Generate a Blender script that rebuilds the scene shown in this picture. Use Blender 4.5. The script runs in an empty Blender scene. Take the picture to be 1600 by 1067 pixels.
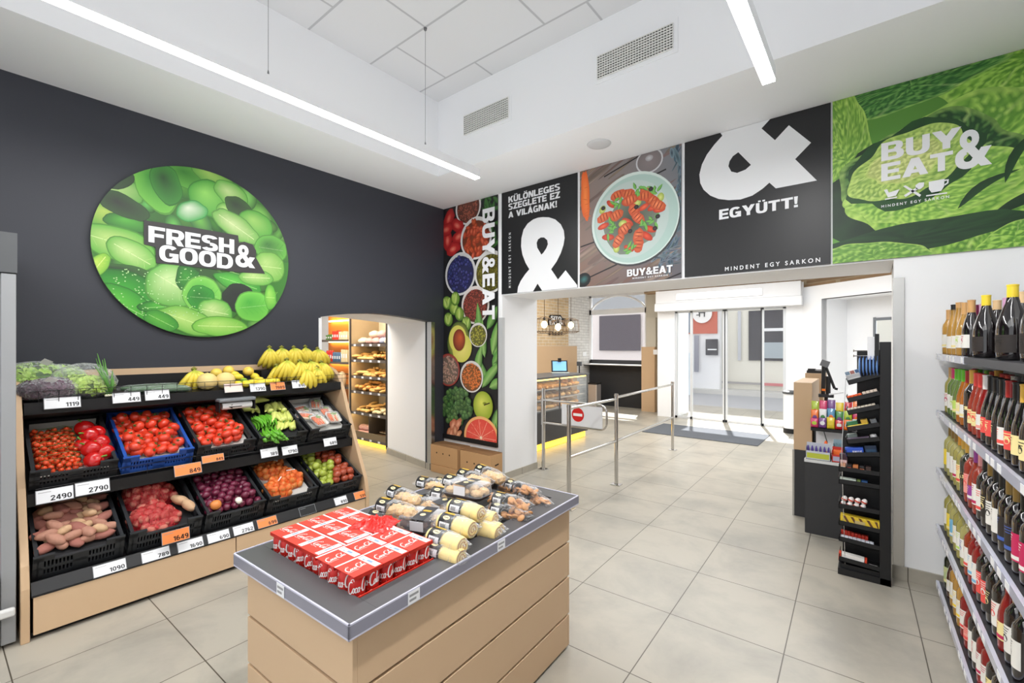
import bpy, math, random
from mathutils import Vector, Matrix, noise

# ------------------------------------------------------------ camera, world, lights, exposure
S = bpy.context.scene
C = S.collection
F, Y0, TH, H = 702.0, 539.5, math.radians(38.75), 1.66
cam_d = bpy.data.cameras.new('camera')
cam_d.sensor_width = 36.0
cam_d.lens = F / 1600 * 36
cam_d.shift_y = 6.0 / 1600
cam_d.clip_start = 0.05
cam = bpy.data.objects.new('camera', cam_d)
C.objects.link(cam)
cam.location = (0, 0, H)
cam.rotation_euler = (math.pi / 2, 0, TH)
S.camera = cam
W = bpy.data.worlds.new('world')
S.world = W
W.use_nodes = True
W.node_tree.nodes['Background'].inputs[0].default_value = (0.93, 0.965, 1.0, 1)
W.node_tree.nodes['Background'].inputs[1].default_value = 0.85
S.view_settings.view_transform = 'Standard'
S.view_settings.look = 'None'
S.view_settings.gamma = 1
S.view_settings.exposure = 0.56
S.view_settings.use_curve_mapping = False
S.cycles.use_denoising = True
S.cycles.max_bounces = 7
S.cycles.diffuse_bounces = 4
S.cycles.glossy_bounces = 3
S.cycles.transmission_bounces = 5
S.cycles.transparent_max_bounces = 10
S.cycles.caustics_reflective = False
S.cycles.caustics_refractive = False
S.cycles.sample_clamp_indirect = 4

def area(name, loc, rot, sx, sy, power, col=(1, 1, 1), spread=180):
    l = bpy.data.lights.new(name, 'AREA')
    l.shape = 'RECTANGLE'; l.size = sx; l.size_y = sy; l.energy = power; l.color = col
    l.spread = math.radians(spread)
    o = bpy.data.objects.new(name, l); C.objects.link(o)
    o.location = loc; o.rotation_euler = rot
    return o
sun = bpy.data.lights.new('sun', 'SUN'); sun.energy = 10; sun.angle = 0.02; sun.color = (1, .985, .96)
so = bpy.data.objects.new('sun', sun); C.objects.link(so)
so.rotation_euler = Vector((-0.30, 1.0, 1.35)).to_track_quat('Z', 'Y').to_euler()
# lamps of the shop: ceiling light rows over the aisles behind the camera, cafe downlights; plus two added fill lights
area('shop_light_rear', (-1.6, -1.6, 3.45), (0, 0, 0), 3.6, 2.6, 45, (1, .99, .98))


area('shop_light_row', (-2.965, 1.6, 3.235), (0, 0, 0), .07, 2.9, 38, (1, .99, .98))
area('shop_light_row2', (-0.49, 1.6, 3.235), (0, 0, 0), .07, 2.9, 38, (1, .99, .98))
area('added_ceiling_fill', (-2.6, 2.3, 1.95), (math.pi, 0, 0), 3.2, 3.2, 20, (.97, .985, 1))  # unseen upward fill added above the island to brighten the lowered ceiling
area('cafe_light', (-2.7, 7.6, 3.1), (0, 0, 0), 3.4, 3.6, 95, (.98, .99, 1))
area('cafe_counter_light', (-5.2, 7.6, 3.1), (0, 0, 0), 1.2, 3.0, 26, (1, .93, .82))
area('added_cafe_fill', (-.6, 7.4, 3.1), (0, 0, 0), 1.2, 2.4, 30, (.98, .99, 1))  # fill added to brighten the window recess, not a fitted lamp
area('bakery_light', (-6.4, 3.4, 2.75), (math.radians(25), 0, 0), 2.0, 1.0, 60, (1, .92, .8))

# ------------------------------------------------------------ pixel to plane helpers (photograph frame 1600x1067)
RX, RY = math.cos(TH), math.sin(TH)
DX, DY = -math.sin(TH), math.cos(TH)
def ray(u, v):
    a = (u - 800) / F; b = -(v - Y0) / F
    return (DX + a * RX, DY + a * RY, b)
def on_z(u, v, z):
    r = ray(u, v); t = (z - H) / r[2]; return Vector((r[0] * t, r[1] * t, z))
def on_x(u, v, x):
    r = ray(u, v); t = x / r[0]; return Vector((x, r[1] * t, H + r[2] * t))
def on_y(u, v, y):
    r = ray(u, v); t = y / r[1]; return Vector((r[0] * t, y, H + r[2] * t))
def proj(p):
    d = p[0] * DX + p[1] * DY; l = p[0] * RX + p[1] * RY
    return 800 + F * l / d, Y0 - F * (p[2] - H) / d

# ------------------------------------------------------------ colour + materials
def lin(c):
    return tuple((x / 12.92 if x <= .04045 else ((x + .055) / 1.055) ** 2.4) for x in [q / 255 for q in c[:3]])
MATS = {}
def mat(name, rgb=(200, 200, 200), rough=.6, metal=0, spec=.5, noise_amt=0, noise_scale=8, stretch=(1, 1, 1), emit=None, estr=0,
        trans=0, ior=1.45, alpha=1, vcol=False, coat=0, bump=0, bump_scale=40, rgb2=None, coords='Object', sheen=0, sss=0):
    if name in MATS: return MATS[name]
    m = bpy.data.materials.new(name); m.use_nodes = True
    nt = m.node_tree; n = nt.nodes; L = nt.links
    b = n['Principled BSDF']
    col = (*lin(rgb), 1)
    b.inputs['Base Color'].default_value = col
    b.inputs['Roughness'].default_value = rough
    b.inputs['Metallic'].default_value = metal
    b.inputs['Specular IOR Level'].default_value = spec
    b.inputs['IOR'].default_value = ior
    b.inputs['Transmission Weight'].default_value = trans
    b.inputs['Alpha'].default_value = alpha
    b.inputs['Coat Weight'].default_value = coat
    if sss:
        b.inputs['Subsurface Weight'].default_value = sss; b.inputs['Subsurface Radius'].default_value = (.02, .01, .005)
    if emit:
        b.inputs['Emission Color'].default_value = (*lin(emit), 1); b.inputs['Emission Strength'].default_value = estr
    src = None
    if vcol:
        a = n.new('ShaderNodeVertexColor'); a.layer_name = 'Col'; src = a.outputs['Color']
    if noise_amt or bump:
        tc = n.new('ShaderNodeTexCoord'); mp = n.new('ShaderNodeMapping'); mp.inputs['Scale'].default_value = stretch
        L.new(tc.outputs[coords], mp.inputs[0])
    if noise_amt:
        nz = n.new('ShaderNodeTexNoise'); nz.inputs['Scale'].default_value = noise_scale; nz.inputs['Detail'].default_value = 6
        L.new(mp.outputs[0], nz.inputs['Vector'])
        rp = n.new('ShaderNodeValToRGB')
        rp.color_ramp.elements[0].position = .3; rp.color_ramp.elements[1].position = .7
        if rgb2 is not None:
            rp.color_ramp.elements[0].position = .38; rp.color_ramp.elements[1].position = .62; rp.color_ramp.elements[0].color = col; rp.color_ramp.elements[1].color = (*lin(rgb2), 1)
            src2 = rp.outputs[0]
            L.new(src2, b.inputs['Base Color'])
        else:
            k0, k1 = 1 - noise_amt, 1 + noise_amt
            rp.color_ramp.elements[0].color = (k0, k0, k0, 1); rp.color_ramp.elements[1].color = (k1, k1, k1, 1)
            mx = n.new('ShaderNodeMixRGB'); mx.blend_type = 'MULTIPLY'; mx.inputs[0].default_value = 1
            if src: L.new(src, mx.inputs[1])
            else: mx.inputs[1].default_value = col
            L.new(rp.outputs[0], mx.inputs[2]); L.new(mx.outputs[0], b.inputs['Base Color'])
    elif src: L.new(src, b.inputs['Base Color'])
    if bump:
        n2 = n.new('ShaderNodeTexNoise'); n2.inputs['Scale'].default_value = bump_scale; n2.inputs['Detail'].default_value = 3
        L.new(mp.outputs[0], n2.inputs['Vector'])
        bp = n.new('ShaderNodeBump'); bp.inputs['Strength'].default_value = bump; bp.inputs['Distance'].default_value = .01
        L.new(n2.outputs[0], bp.inputs['Height']); L.new(bp.outputs[0], b.inputs['Normal'])
    MATS[name] = m
    return m
def clear(name, rgb, alpha, rough=.08, spec=.5, wrinkle=0):
    """thin clear plastic or glass sheet: glossy coat over transparency"""
    if name in MATS: return MATS[name]
    m = bpy.data.materials.new(name); m.use_nodes = True
    nt = m.node_tree; n = nt.nodes; L = nt.links
    for x in list(n): n.remove(x)
    out = n.new('ShaderNodeOutputMaterial'); mix = n.new('ShaderNodeMixShader')
    tr = n.new('ShaderNodeBsdfTransparent'); pb = n.new('ShaderNodeBsdfPrincipled')
    pb.inputs['Base Color'].default_value = (*lin(rgb), 1); pb.inputs['Roughness'].default_value = rough
    pb.inputs['Specular IOR Level'].default_value = spec
    fr = n.new('ShaderNodeLayerWeight'); fr.inputs['Blend'].default_value = .5; pw = n.new('ShaderNodeMath'); pw.operation = 'POWER'; pw.inputs[1].default_value = 3.5; L.new(fr.outputs['Facing'], pw.inputs[0])
    ad = n.new('ShaderNodeMath'); ad.operation = 'ADD'; ad.use_clamp = True; ad.inputs[1].default_value = alpha
    L.new(pw.outputs[0], ad.inputs[0]); L.new(ad.outputs[0], mix.inputs[0]); L.new(tr.outputs[0], mix.inputs[1]); L.new(pb.outputs[0], mix.inputs[2])
    if wrinkle:
        tc = n.new('ShaderNodeTexCoord'); nz = n.new('ShaderNodeTexNoise'); nz.inputs['Scale'].default_value = wrinkle; nz.inputs['Detail'].default_value = 4
        nz.inputs['Distortion'].default_value = 1.5
        bp = n.new('ShaderNodeBump'); bp.inputs['Strength'].default_value = 1; bp.inputs['Distance'].default_value = .02
        L.new(tc.outputs['Object'], nz.inputs['Vector']); L.new(nz.outputs[0], bp.inputs['Height']); L.new(bp.outputs[0], pb.inputs['Normal']); L.new(bp.outputs[0], fr.inputs['Normal'])
    L.new(mix.outputs[0], out.inputs[0])
    MATS[name] = m
    return m

# ------------------------------------------------------------ mesh builder
class MB:
    def __init__(s, M=None):
        s.v = []; s.f = []; s.fm = []; s.vc = []; s.mi = 0; s.M = M; s.col = (1, 1, 1)
    def add(s, vs, fs, cols=None):
        k = len(s.v)
        if s.M is not None: vs = [tuple(s.M @ Vector(p)) for p in vs]
        s.v += [tuple(p) for p in vs]
        s.vc += cols if cols else [s.col] * len(vs)
        for f in fs:
            s.f.append(tuple(i + k for i in f)); s.fm.append(s.mi)
        return s
    def box(s, x0, x1, y0, y1, z0, z1):
        return s.add([(x0, y0, z0), (x1, y0, z0), (x1, y1, z0), (x0, y1, z0), (x0, y0, z1), (x1, y0, z1), (x1, y1, z1), (x0, y1, z1)],
              [(0, 3, 2, 1), (4, 5, 6, 7), (0, 1, 5, 4), (1, 2, 6, 5), (2, 3, 7, 6), (3, 0, 4, 7)])
    def obox(s, M, sx, sy, sz):
        o = s.M; s.M = (o @ M) if o is not None else M
        s.box(-sx / 2, sx / 2, -sy / 2, sy / 2, -sz / 2, sz / 2); s.M = o; return s
    def prism(s, pts, fn, h0, h1):
        n = len(pts)
        area2 = sum(pts[i][0] * pts[(i + 1) % n][1] - pts[(i + 1) % n][0] * pts[i][1] for i in range(n))
        if area2 < 0: pts = pts[::-1]
        vs = [fn(p[0], p[1], h0) for p in pts] + [fn(p[0], p[1], h1) for p in pts]
        fs = [tuple(range(n - 1, -1, -1)), tuple(range(n, 2 * n))] + [(i, (i + 1) % n, n + (i + 1) % n, n + i) for i in range(n)]
        return s.add(vs, fs)
    def ring(s, rings, close=True, cap0=True, cap1=True, cols=None):
        n = len(rings[0]); vs = [p for r in rings for p in r]; fs = []
        for i in range(len(rings) - 1):
            for j in range(n if close else n - 1):
                a = i * n + j; b = i * n + (j + 1) % n
                fs.append((a, b, b + n, a + n))
        if cap0: fs.append(tuple(range(n - 1, -1, -1)))
        if cap1: fs.append(tuple(range((len(rings) - 1) * n, len(rings) * n)))
        return s.add(vs, fs, cols)
    def lathe(s, prof, n=16, c=(0, 0, 0), a0=0, a1=2 * math.pi, cap0=True, cap1=True, cols=None):
        full = abs(a1 - a0 - 2 * math.pi) < 1e-6
        k = n if full else n + 1
        rings = [[(c[0] + r * math.cos(a0 + (a1 - a0) * j / n), c[1] + r * math.sin(a0 + (a1 - a0) * j / n), c[2] + z) for j in range(k)] for r, z in prof]
        cc = [cl for cl in cols for _ in range(k)] if cols else None
        return s.ring(rings, close=full, cap0=cap0 and full, cap1=cap1 and full, cols=cc)
    def tube(s, path, r, n=8, cap=True, cols=None):
        path = [Vector(p) for p in path]; rings = []; up = None
        for i, p in enumerate(path):
            t = (path[min(i + 1, len(path) - 1)] - path[max(i - 1, 0)]).normalized()
            if up is None: up = Vector((0, 0, 1)) if abs(t.z) < .9 else Vector((1, 0, 0))
            a = t.cross(up).normalized(); b = a.cross(t).normalized(); up = b
            rr = r[i] if isinstance(r, (list, tuple)) else r
            rings.append([tuple(p + a * rr * math.cos(2 * math.pi * j / n) + b * rr * math.sin(2 * math.pi * j / n)) for j in range(n)])
        cc = [cl for cl in cols for _ in range(n)] if cols else None
        rings = [r_[::-1] for r_ in rings]
        return s.ring(rings, True, cap, cap, cc)
    def ball(s, c, rx, ry=None, rz=None, n=12, m=8, fn=None, cf=None):
        ry = rx if ry is None else ry; rz = rx if rz is None else rz
        rings = []; cols = [] if cf else None
        for i in range(m + 1):
            ph = math.pi * i / m; R = []
            for j in range(n):
                th = 2 * math.pi * j / n
                d = Vector((math.sin(ph) * math.cos(th), math.sin(ph) * math.sin(th), -math.cos(ph)))
                k = fn(d) if fn else 1
                R.append((c[0] + d.x * rx * k, c[1] + d.y * ry * k, c[2] + d.z * rz * k))
                if cf: cols.append(cf(d))
            rings.append(R)
        return s.ring(rings, True, False, False, cols)
    def build(s, name, mats, parent=None, smooth=False, bevel=0, seg=2, sub=0, world=False, autos=None):
        me = bpy.data.meshes.new(name)
        me.from_pydata(s.v, [], s.f)
        mats = mats if isinstance(mats, (list, tuple)) else [mats]
        for m in mats: me.materials.append(m)
        if len(mats) > 1: me.polygons.foreach_set('material_index', s.fm)
        if any(m and m.node_tree and any(nd.type == 'VERTEX_COLOR' for nd in m.node_tree.nodes) for m in mats):
            ca = me.color_attributes.new('Col', 'FLOAT_COLOR', 'POINT')
            ca.data.foreach_set('color', [x for c in s.vc for x in (*c, 1.0)])
        if smooth:
            me.polygons.foreach_set('use_smooth', [True] * len(me.polygons))
        me.update()
        if smooth and autos: me.set_sharp_from_angle(angle=math.radians(autos))
        o = bpy.data.objects.new(name, me); C.objects.link(o)
        if parent is not None:
            o.parent = parent
            if world: o.matrix_parent_inverse = XF[parent.name].inverted()
        if bevel:
            b = o.modifiers.new('bevel', 'BEVEL'); b.width = bevel; b.segments = seg; b.limit_method = 'ANGLE'; b.angle_limit = math.radians(40)
        if sub:
            b = o.modifiers.new('sub', 'SUBSURF'); b.levels = sub; b.render_levels = sub
        return o
XF = {}
def tag(o, label=None, cat=None, group=None, kind=None):
    if label: o['label'] = label
    if cat: o['category'] = cat
    if group: o['group'] = group
    if kind: o['kind'] = kind
    return o
def thing(name, label, cat, loc=(0, 0, 0), rotz=0, group=None, M=None):
    o = bpy.data.objects.new(name, None); C.objects.link(o); o.empty_display_size = .05
    mt = M if M is not None else Matrix.Translation(Vector(loc)) @ Matrix.Rotation(rotz, 4, 'Z')
    o.matrix_world = mt; XF[o.name] = mt.copy()
    return tag(o, label, cat, group)
def place(o, M):
    o.matrix_world = M; XF[o.name] = M.copy(); return o
def dup(root, M, label=None, group=None, mats=None):
    r = root.copy(); C.objects.link(r); r.matrix_world = M; XF[r.name] = M.copy()
    if label: r['label'] = label
    if group: r['group'] = group
    for ch in root.children:
        c = ch.copy(); C.objects.link(c); c.parent = r
        for g in ch.children:
            d = g.copy(); C.objects.link(d); d.parent = c
    return r
def omat(o, m, slot=0):
    o.material_slots[slot].link = 'OBJECT'; o.material_slots[slot].material = m
def struct(name, mb, m, **k):
    return tag(mb.build(name, m, **k), kind='structure')
def T(x, y, z): return Matrix.Translation((x, y, z))
def R(a, ax='Z'): return Matrix.Rotation(math.radians(a), 4, ax)
def frame(o, ex, ey):
    ex = Vector(ex).normalized(); ey = Vector(ey).normalized(); ez = ex.cross(ey)
    M = Matrix.Identity(4)
    for i in range(3): M[i][0] = ex[i]; M[i][1] = ey[i]; M[i][2] = ez[i]; M[i][3] = o[i]
    return M
_txt = {}
def text(s, size, m, name='lettering', parent=None, M=None, bold=0.0, xs=1.0, align='CENTER', spacing=1.0, extrude=.0006, world=False, line=1.0, shear=0):
    key = (s, size, bold, xs, align, spacing, extrude, line, shear, m.name)
    if key not in _txt:
        cu = bpy.data.curves.new(name, 'FONT'); cu.body = s; cu.size = size; cu.align_x = align; cu.align_y = 'CENTER'
        cu.offset = bold * size; cu.space_character = spacing; cu.extrude = extrude; cu.space_line = line; cu.shear = shear; cu.resolution_u = 4
        t = bpy.data.objects.new('tmp', cu); C.objects.link(t)
        dg = bpy.context.evaluated_depsgraph_get()
        me = bpy.data.meshes.new_from_object(t.evaluated_get(dg))
        bpy.data.objects.remove(t)
        me.transform(Matrix.Diagonal((xs, 1, 1, 1)))
        me.materials.clear(); me.materials.append(m); me.name = name
        _txt[key] = me
    o = bpy.data.objects.new(name, _txt[key]); C.objects.link(o)
    if parent is not None: o.parent = parent
    if M is not None:
        o.matrix_local = M if not world else XF[parent.name].inverted() @ M
    return o

# ------------------------------------------------------------ flat printed art: clipped polygons with per-vertex colour
class Art:
    def __init__(s, M, clip, eps=1.2e-5):
        s.M = M; s.clip = clip; s.z = 0; s.eps = eps; s.mb = MB()
    def tri(s, P, Cc):
        poly = [(p[0], p[1], *c) for p, c in zip(P, Cc)]
        n = len(s.clip)
        for i in range(n):
            ax, ay = s.clip[i]; bx, by = s.clip[(i + 1) % n]; out = []
            def side(q): return (bx - ax) * (q[1] - ay) - (by - ay) * (q[0] - ax)
            for j in range(len(poly)):
                a = poly[j]; b = poly[(j + 1) % len(poly)]; da = side(a); db = side(b)
                if da >= 0: out.append(a)
                if (da >= 0) != (db >= 0):
                    t = da / (da - db); out.append(tuple(a[k] + (b[k] - a[k]) * t for k in range(5)))
            poly = out
            if len(poly) < 3: return
        s.mb.add([tuple(s.M @ Vector((q[0], q[1], s.z))) for q in poly], [tuple(range(len(poly)))], [q[2:5] for q in poly])
    def fan(s, c, pts, ci, co):
        ci = lin(ci); n = len(pts)
        co = [lin(x) for x in co] if isinstance(co[0], (tuple, list)) else [lin(co)] * n
        for i in range(n): s.tri([c, pts[i], pts[(i + 1) % n]], [ci, co[i], co[(i + 1) % n]])
        s.z += s.eps
    def ell(s, x, y, rx, ry, ci, co=None, rot=0, n=20, off=(0, 0), wob=0, seed=0):
        co = co or ci; a = math.radians(rot); pts = []
        for i in range(n):
            t = 2 * math.pi * i / n; k = 1 + wob * (noise.noise(Vector((math.cos(t) * 1.7 + seed, math.sin(t) * 1.7, seed * 3.1))))
            px, py = rx * k * math.cos(t), ry * k * math.sin(t)
            pts.append((x + px * math.cos(a) - py * math.sin(a), y + px * math.sin(a) + py * math.cos(a)))
        s.fan((x + off[0], y + off[1]), pts, ci, co)
    def leaf(s, x, y, L, w, ang, c1, c2, cm=None, bend=0, tip=1.0):
        """leaf from its base point along ang; c1 light edge half, c2 dark half, cm midrib"""
        a = math.radians(ang); n = 8; up = []; dn = []; mid = []
        for i in range(n + 1):
            t = i / n; wd = w * math.sin(math.pi * t ** (0.8 * tip)) * (1 if 0 < t < 1 else 0)
            cx = t * L; cy = bend * L * math.sin(math.pi * t)
            def g(px, py): return (x + px * math.cos(a) - py * math.sin(a), y + px * math.sin(a) + py * math.cos(a))
            mid.append(g(cx, cy)); up.append(g(cx, cy + wd / 2)); dn.append(g(cx, cy - wd / 2))
        C1, C2, CM = lin(c1), lin(c2), lin(cm or c1)
        for i in range(n):
            for side, cc, f in ((up, C1, 1), (dn, C2, -1)):
                q = [mid[i], mid[i + 1], side[i + 1], side[i]]
                if f < 0: q = q[::-1]; cols = [cc, cc, CM, CM]
                else: cols = [CM, CM, cc, cc]
                s.tri([q[0], q[1], q[2]], [cols[0], cols[1], cols[2]]); s.tri([q[0], q[2], q[3]], [cols[0], cols[2], cols[3]])
        s.z += s.eps
    def poly(s, pts, col):
        c = lin(col); from_ = [Vector((p[0], p[1], 0)) for p in pts]
        from mathutils.geometry import tessellate_polygon
        for t in tessellate_polygon([from_]):
            q = [pts[i] for i in t]
            if (q[1][0] - q[0][0]) * (q[2][1] - q[0][1]) - (q[1][1] - q[0][1]) * (q[2][0] - q[0][0]) < 0: q = q[::-1]
            s.tri(q, [c] * 3)
        s.z += s.eps
    def quad(s, pts, cols):
        c = [lin(x) for x in cols]
        s.tri([pts[0], pts[1], pts[2]], [c[0], c[1], c[2]]); s.tri([pts[0], pts[2], pts[3]], [c[0], c[2], c[3]]); s.z += s.eps
    def line(s, a, b, w, col):
        d = Vector((b[0] - a[0], b[1] - a[1])); d.normalize(); nx, ny = -d.y * w / 2, d.x * w / 2
        s.quad([(a[0] + nx, a[1] + ny), (a[0] - nx, a[1] - ny), (b[0] - nx, b[1] - ny), (b[0] + nx, b[1] + ny)], [col] * 4)
def mixc(a, b, t): return tuple(a[i] + (b[i] - a[i]) * t for i in range(3))
def jit(c, rnd, d=12): k = rnd.uniform(-d, d); return tuple(max(0, min(255, x + k + rnd.uniform(-d / 3, d / 3))) for x in c)
# shared materials
M_white = mat('white_paint', (236, 237, 239), .55)
M_wallw = mat('white_wall', (244, 245, 247), .7)
M_black = mat('black_metal', (22, 22, 24), .45)
M_blackp = mat('black_plastic', (30, 31, 33), .4, noise_amt=.15, noise_scale=30)
M_steel = mat('brushed_steel', (190, 188, 184), .25, metal=1, noise_amt=.12, noise_scale=60, stretch=(1, 1, .03))
M_chrome = mat('chrome', (205, 203, 200), .12, metal=1)
M_print = mat('printed_picture', vcol=True, rough=.45, noise_amt=.10, noise_scale=25)
M_letw = mat('white_letters', (232, 233, 236), .5)
M_letk = mat('black_letters', (20, 20, 22), .5)
def wood(name, rgb, rgb2, stretch, scale=3):
    return mat(name, rgb, .5, noise_amt=1, noise_scale=scale, stretch=stretch, rgb2=rgb2)
M_woodx = wood('oak_board_x', (190, 154, 116), (222, 196, 164), (.5, 11, 11))
M_woody = wood('oak_board_y', (190, 154, 116), (222, 196, 164), (11, .5, 11))
M_woodz = wood('oak_board_z', (184, 150, 114), (214, 186, 152), (9, 9, .6))
# ============================================================ setting
def floor_mat():
    m = bpy.data.materials.new('stone_tiles'); m.use_nodes = True; nt = m.node_tree; n = nt.nodes; L = nt.links; b = n['Principled BSDF']
    tc = n.new('ShaderNodeTexCoord'); mp = n.new('ShaderNodeMapping')
    mp.vector_type = 'TEXTURE'
    mp.inputs['Location'].default_value = (-0.977, 2.78, 0); mp.inputs['Rotation'].default_value = (0, 0, math.radians(1.6))
    L.new(tc.outputs['Object'], mp.inputs[0])
    br = n.new('ShaderNodeTexBrick'); br.offset = 0; br.squash = 1
    br.inputs['Scale'].default_value = 1; br.inputs['Brick Width'].default_value = .605; br.inputs['Row Height'].default_value = .632
    br.inputs['Mortar Size'].default_value = .0028; br.inputs['Mortar Smooth'].default_value = 0
    br.inputs['Color1'].default_value = (1, 1, 1, 1); br.inputs['Color2'].default_value = (.95, .95, .95, 1); br.inputs['Mortar'].default_value = (0.2, 0.18, .16, 1)
    L.new(mp.outputs[0], br.inputs['Vector'])
    n1 = n.new('ShaderNodeTexNoise'); n1.inputs['Scale'].default_value = 1.7; n1.inputs['Detail'].default_value = 9; n1.inputs['Roughness'].default_value = .62; n1.inputs['Distortion'].default_value = .3
    L.new(tc.outputs['Object'], n1.inputs['Vector'])
    rp = n.new('ShaderNodeValToRGB'); e = rp.color_ramp.elements
    e[0].position = .34; e[0].color = (*lin((154, 150, 140)), 1); e[1].position = .56; e[1].color = (*lin((176, 170, 157)), 1)
    L.new(n1.outputs[0], rp.inputs[0])
    mx = n.new('ShaderNodeMixRGB'); mx.blend_type = 'MULTIPLY'; mx.inputs[0].default_value = 1
    L.new(rp.outputs[0], mx.inputs[1]); L.new(br.outputs[0], mx.inputs[2]); L.new(mx.outputs[0], b.inputs['Base Color'])
    b.inputs['Roughness'].default_value = .34; b.inputs['Specular IOR Level'].default_value = .45
    return m
MF = floor_mat()
struct('floor', MB().box(-9.5, 1.2, -1.4, 13, -.1, 0), MF)
M_dark = mat('anthracite_paint', (52, 54, 62), .5)
# left wall with its low arched opening
arch = [(2.454, 0), (2.454, 1.963), (2.6, 1.99), (2.85, 2.022), (3.1, 2.036), (3.3, 2.034), (3.55, 2.018), (3.8, 1.995), (3.99, 1.975), (3.99, 0)]
pts = [(-5, 0)] + arch + [(4.22, 0), (4.22, 3.6), (-5, 3.6)]
struct('wall_left', MB().prism(pts, lambda a, b, h: (h, a, b), -4.70, -4.58), M_dark)
# splayed white reveal of the passage
def reveal():
    mb = MB()
    inner = [(2.454, 0)] + arch[1:9] + [(3.99, 0)]
    n = len(inner)
    A = [(-4.585, y, z) for y, z in inner]
    B = []
    for i, (y, z) in enumerate(inner):
        t = (y - 2.454) / (3.99 - 2.454); B.append((-5.85, 2.30 + t * (4.215 - 2.30), z + (.02 if z else 0)))
    O = [(x, y + (.16 if i == n - 1 or i == n - 2 else (-.16 if i < 2 else 0)), z + (.16 if z else 0)) for i, (x, y, z) in enumerate(A)]
    vs = A + B; fs = [(i, i + 1, n + i + 1, n + i) for i in range(n - 1)]
    mb.add(vs, [f[::-1] for f in fs]); return mb
struct('wall_passage', reveal(), M_wallw)
struct('trim_1', MB().box(-4.60, -4.572, 2.430, 2.462, 0, 1.95).box(-4.572, -4.50, 2.454, 2.4545, 0, .01), M_white)
struct('trim_2', MB().box(-4.578, -4.574, 3.99, 4.045, 0, 1.972).box(-4.66, -4.574, 3.986, 3.99, 0, 1.972), M_steel)
struct('baseboard_passage', MB().add([(-4.60, 3.975, 0), (-4.60, 3.975, .085), (-5.84, 4.185, .085), (-5.84, 4.185, 0), (-4.6, 3.995, 0), (-4.6, 3.995, .085), (-5.84, 4.205, .085), (-5.84, 4.205, 0)],
       [(0, 1, 2, 3), (1, 5, 6, 2), (0, 4, 5, 1)]), MF)
# bakery room beyond the passage
struct('wall_bakery_back', MB().box(-9.2, -5.0, 4.95, 5.05, 0, 3.2), M_wallw)
struct('wall_bakery_side', MB().box(-9.3, -9.2, 0, 5, 0, 3.2), M_wallw)
struct('ceiling_bakery', MB().box(-9.3, -4.72, 0, 5, 2.85, 2.95), M_wallw)
# poster wall: pillar, lintel, right part
struct('wall_pillar', MB().box(-4.70, -3.54, 4.22, 4.95, 0, 3.55), M_wallw)
struct('wall_lintel', MB().box(-3.54, .118, 4.22, 4.95, 2.272, 3.55), M_wallw)
struct('wall_front_right', MB().box(.118, 3.2, 4.22, 4.40, 0, 3.55).box(.125, .4, 4.40, 4.95, 0, 3.55), M_wallw)
struct('wall_right', MB().box(.80, .9, -5, 4.22, 0, 3.6), M_wallw)
struct('trim_3', MB().box(.114, .118, 4.212, 4.30, .09, 2.14).box(.114, .175, 4.208, 4.212, .09, 2.14), M_steel)
struct('trim_4', MB().box(-3.60, -3.538, 4.214, 4.219, .03, 2.0).box(-3.539, -3.534, 4.214, 4.26, .03, 2.0), mat('grey_corner_trim', (196, 198, 200), .4))
struct('baseboard_pillar', MB().box(-3.545, -3.528, 4.21, 4.95, 0, .085), MF)
struct('baseboard_right', MB().box(.108, .80, 4.203, 4.22, 0, .095), MF)
# ceiling: lowered bands along the walls and the tiled field
struct('ceiling_1', MB().box(-4.7, -3.735, -5, 4.95, 3.52, 4.5), M_white)
struct('ceiling_2', MB().box(-3.735, 3.2, 3.352, 4.95, 3.52, 4.5), M_white)
def ceil_mat():
    m = bpy.data.materials.new('ceiling_tiles'); m.use_nodes = True; nt = m.node_tree; n = nt.nodes; L = nt.links; b = n['Principled BSDF']
    tc = n.new('ShaderNodeTexCoord'); mp = n.new('ShaderNodeMapping'); mp.vector_type = 'TEXTURE'
    mp.inputs['Location'].default_value = (-2.94, 2.495, 0)
    L.new(tc.outputs['Object'], mp.inputs[0])
    br = n.new('ShaderNodeTexBrick'); br.offset = .33; br.offset_frequency = 2; br.squash = 1
    br.inputs['Scale'].default_value = 1; br.inputs['Brick Width'].default_value = 1.2; br.inputs['Row Height'].default_value = .602
    br.inputs['Mortar Size'].default_value = .010; br.inputs['Mortar Smooth'].default_value = .1
    br.inputs['Color1'].default_value = (*lin((212, 213, 215)), 1); br.inputs['Color2'].default_value = (*lin((212, 213, 215)), 1); br.inputs['Mortar'].default_value = (*lin((178, 179, 182)), 1)
    L.new(mp.outputs[0], br.inputs['Vector']); L.new(br.outputs[0], b.inputs['Base Color']); b.inputs['Roughness'].default_value = .8
    bp = n.new('ShaderNodeBump'); bp.invert = True; bp.inputs['Strength'].default_value = .6; bp.inputs['Distance'].default_value = .004
    L.new(br.outputs['Fac'], bp.inputs['Height']); L.new(bp.outputs[0], b.inputs['Normal'])
    return m
struct('ceiling', MB().box(-3.735, 3.2, -5, 3.352, 4.34, 4.44), ceil_mat())
M_lamp = mat('lamp_diffuser', (255, 255, 255), .5, emit=(255, 255, 255), estr=7)
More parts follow.
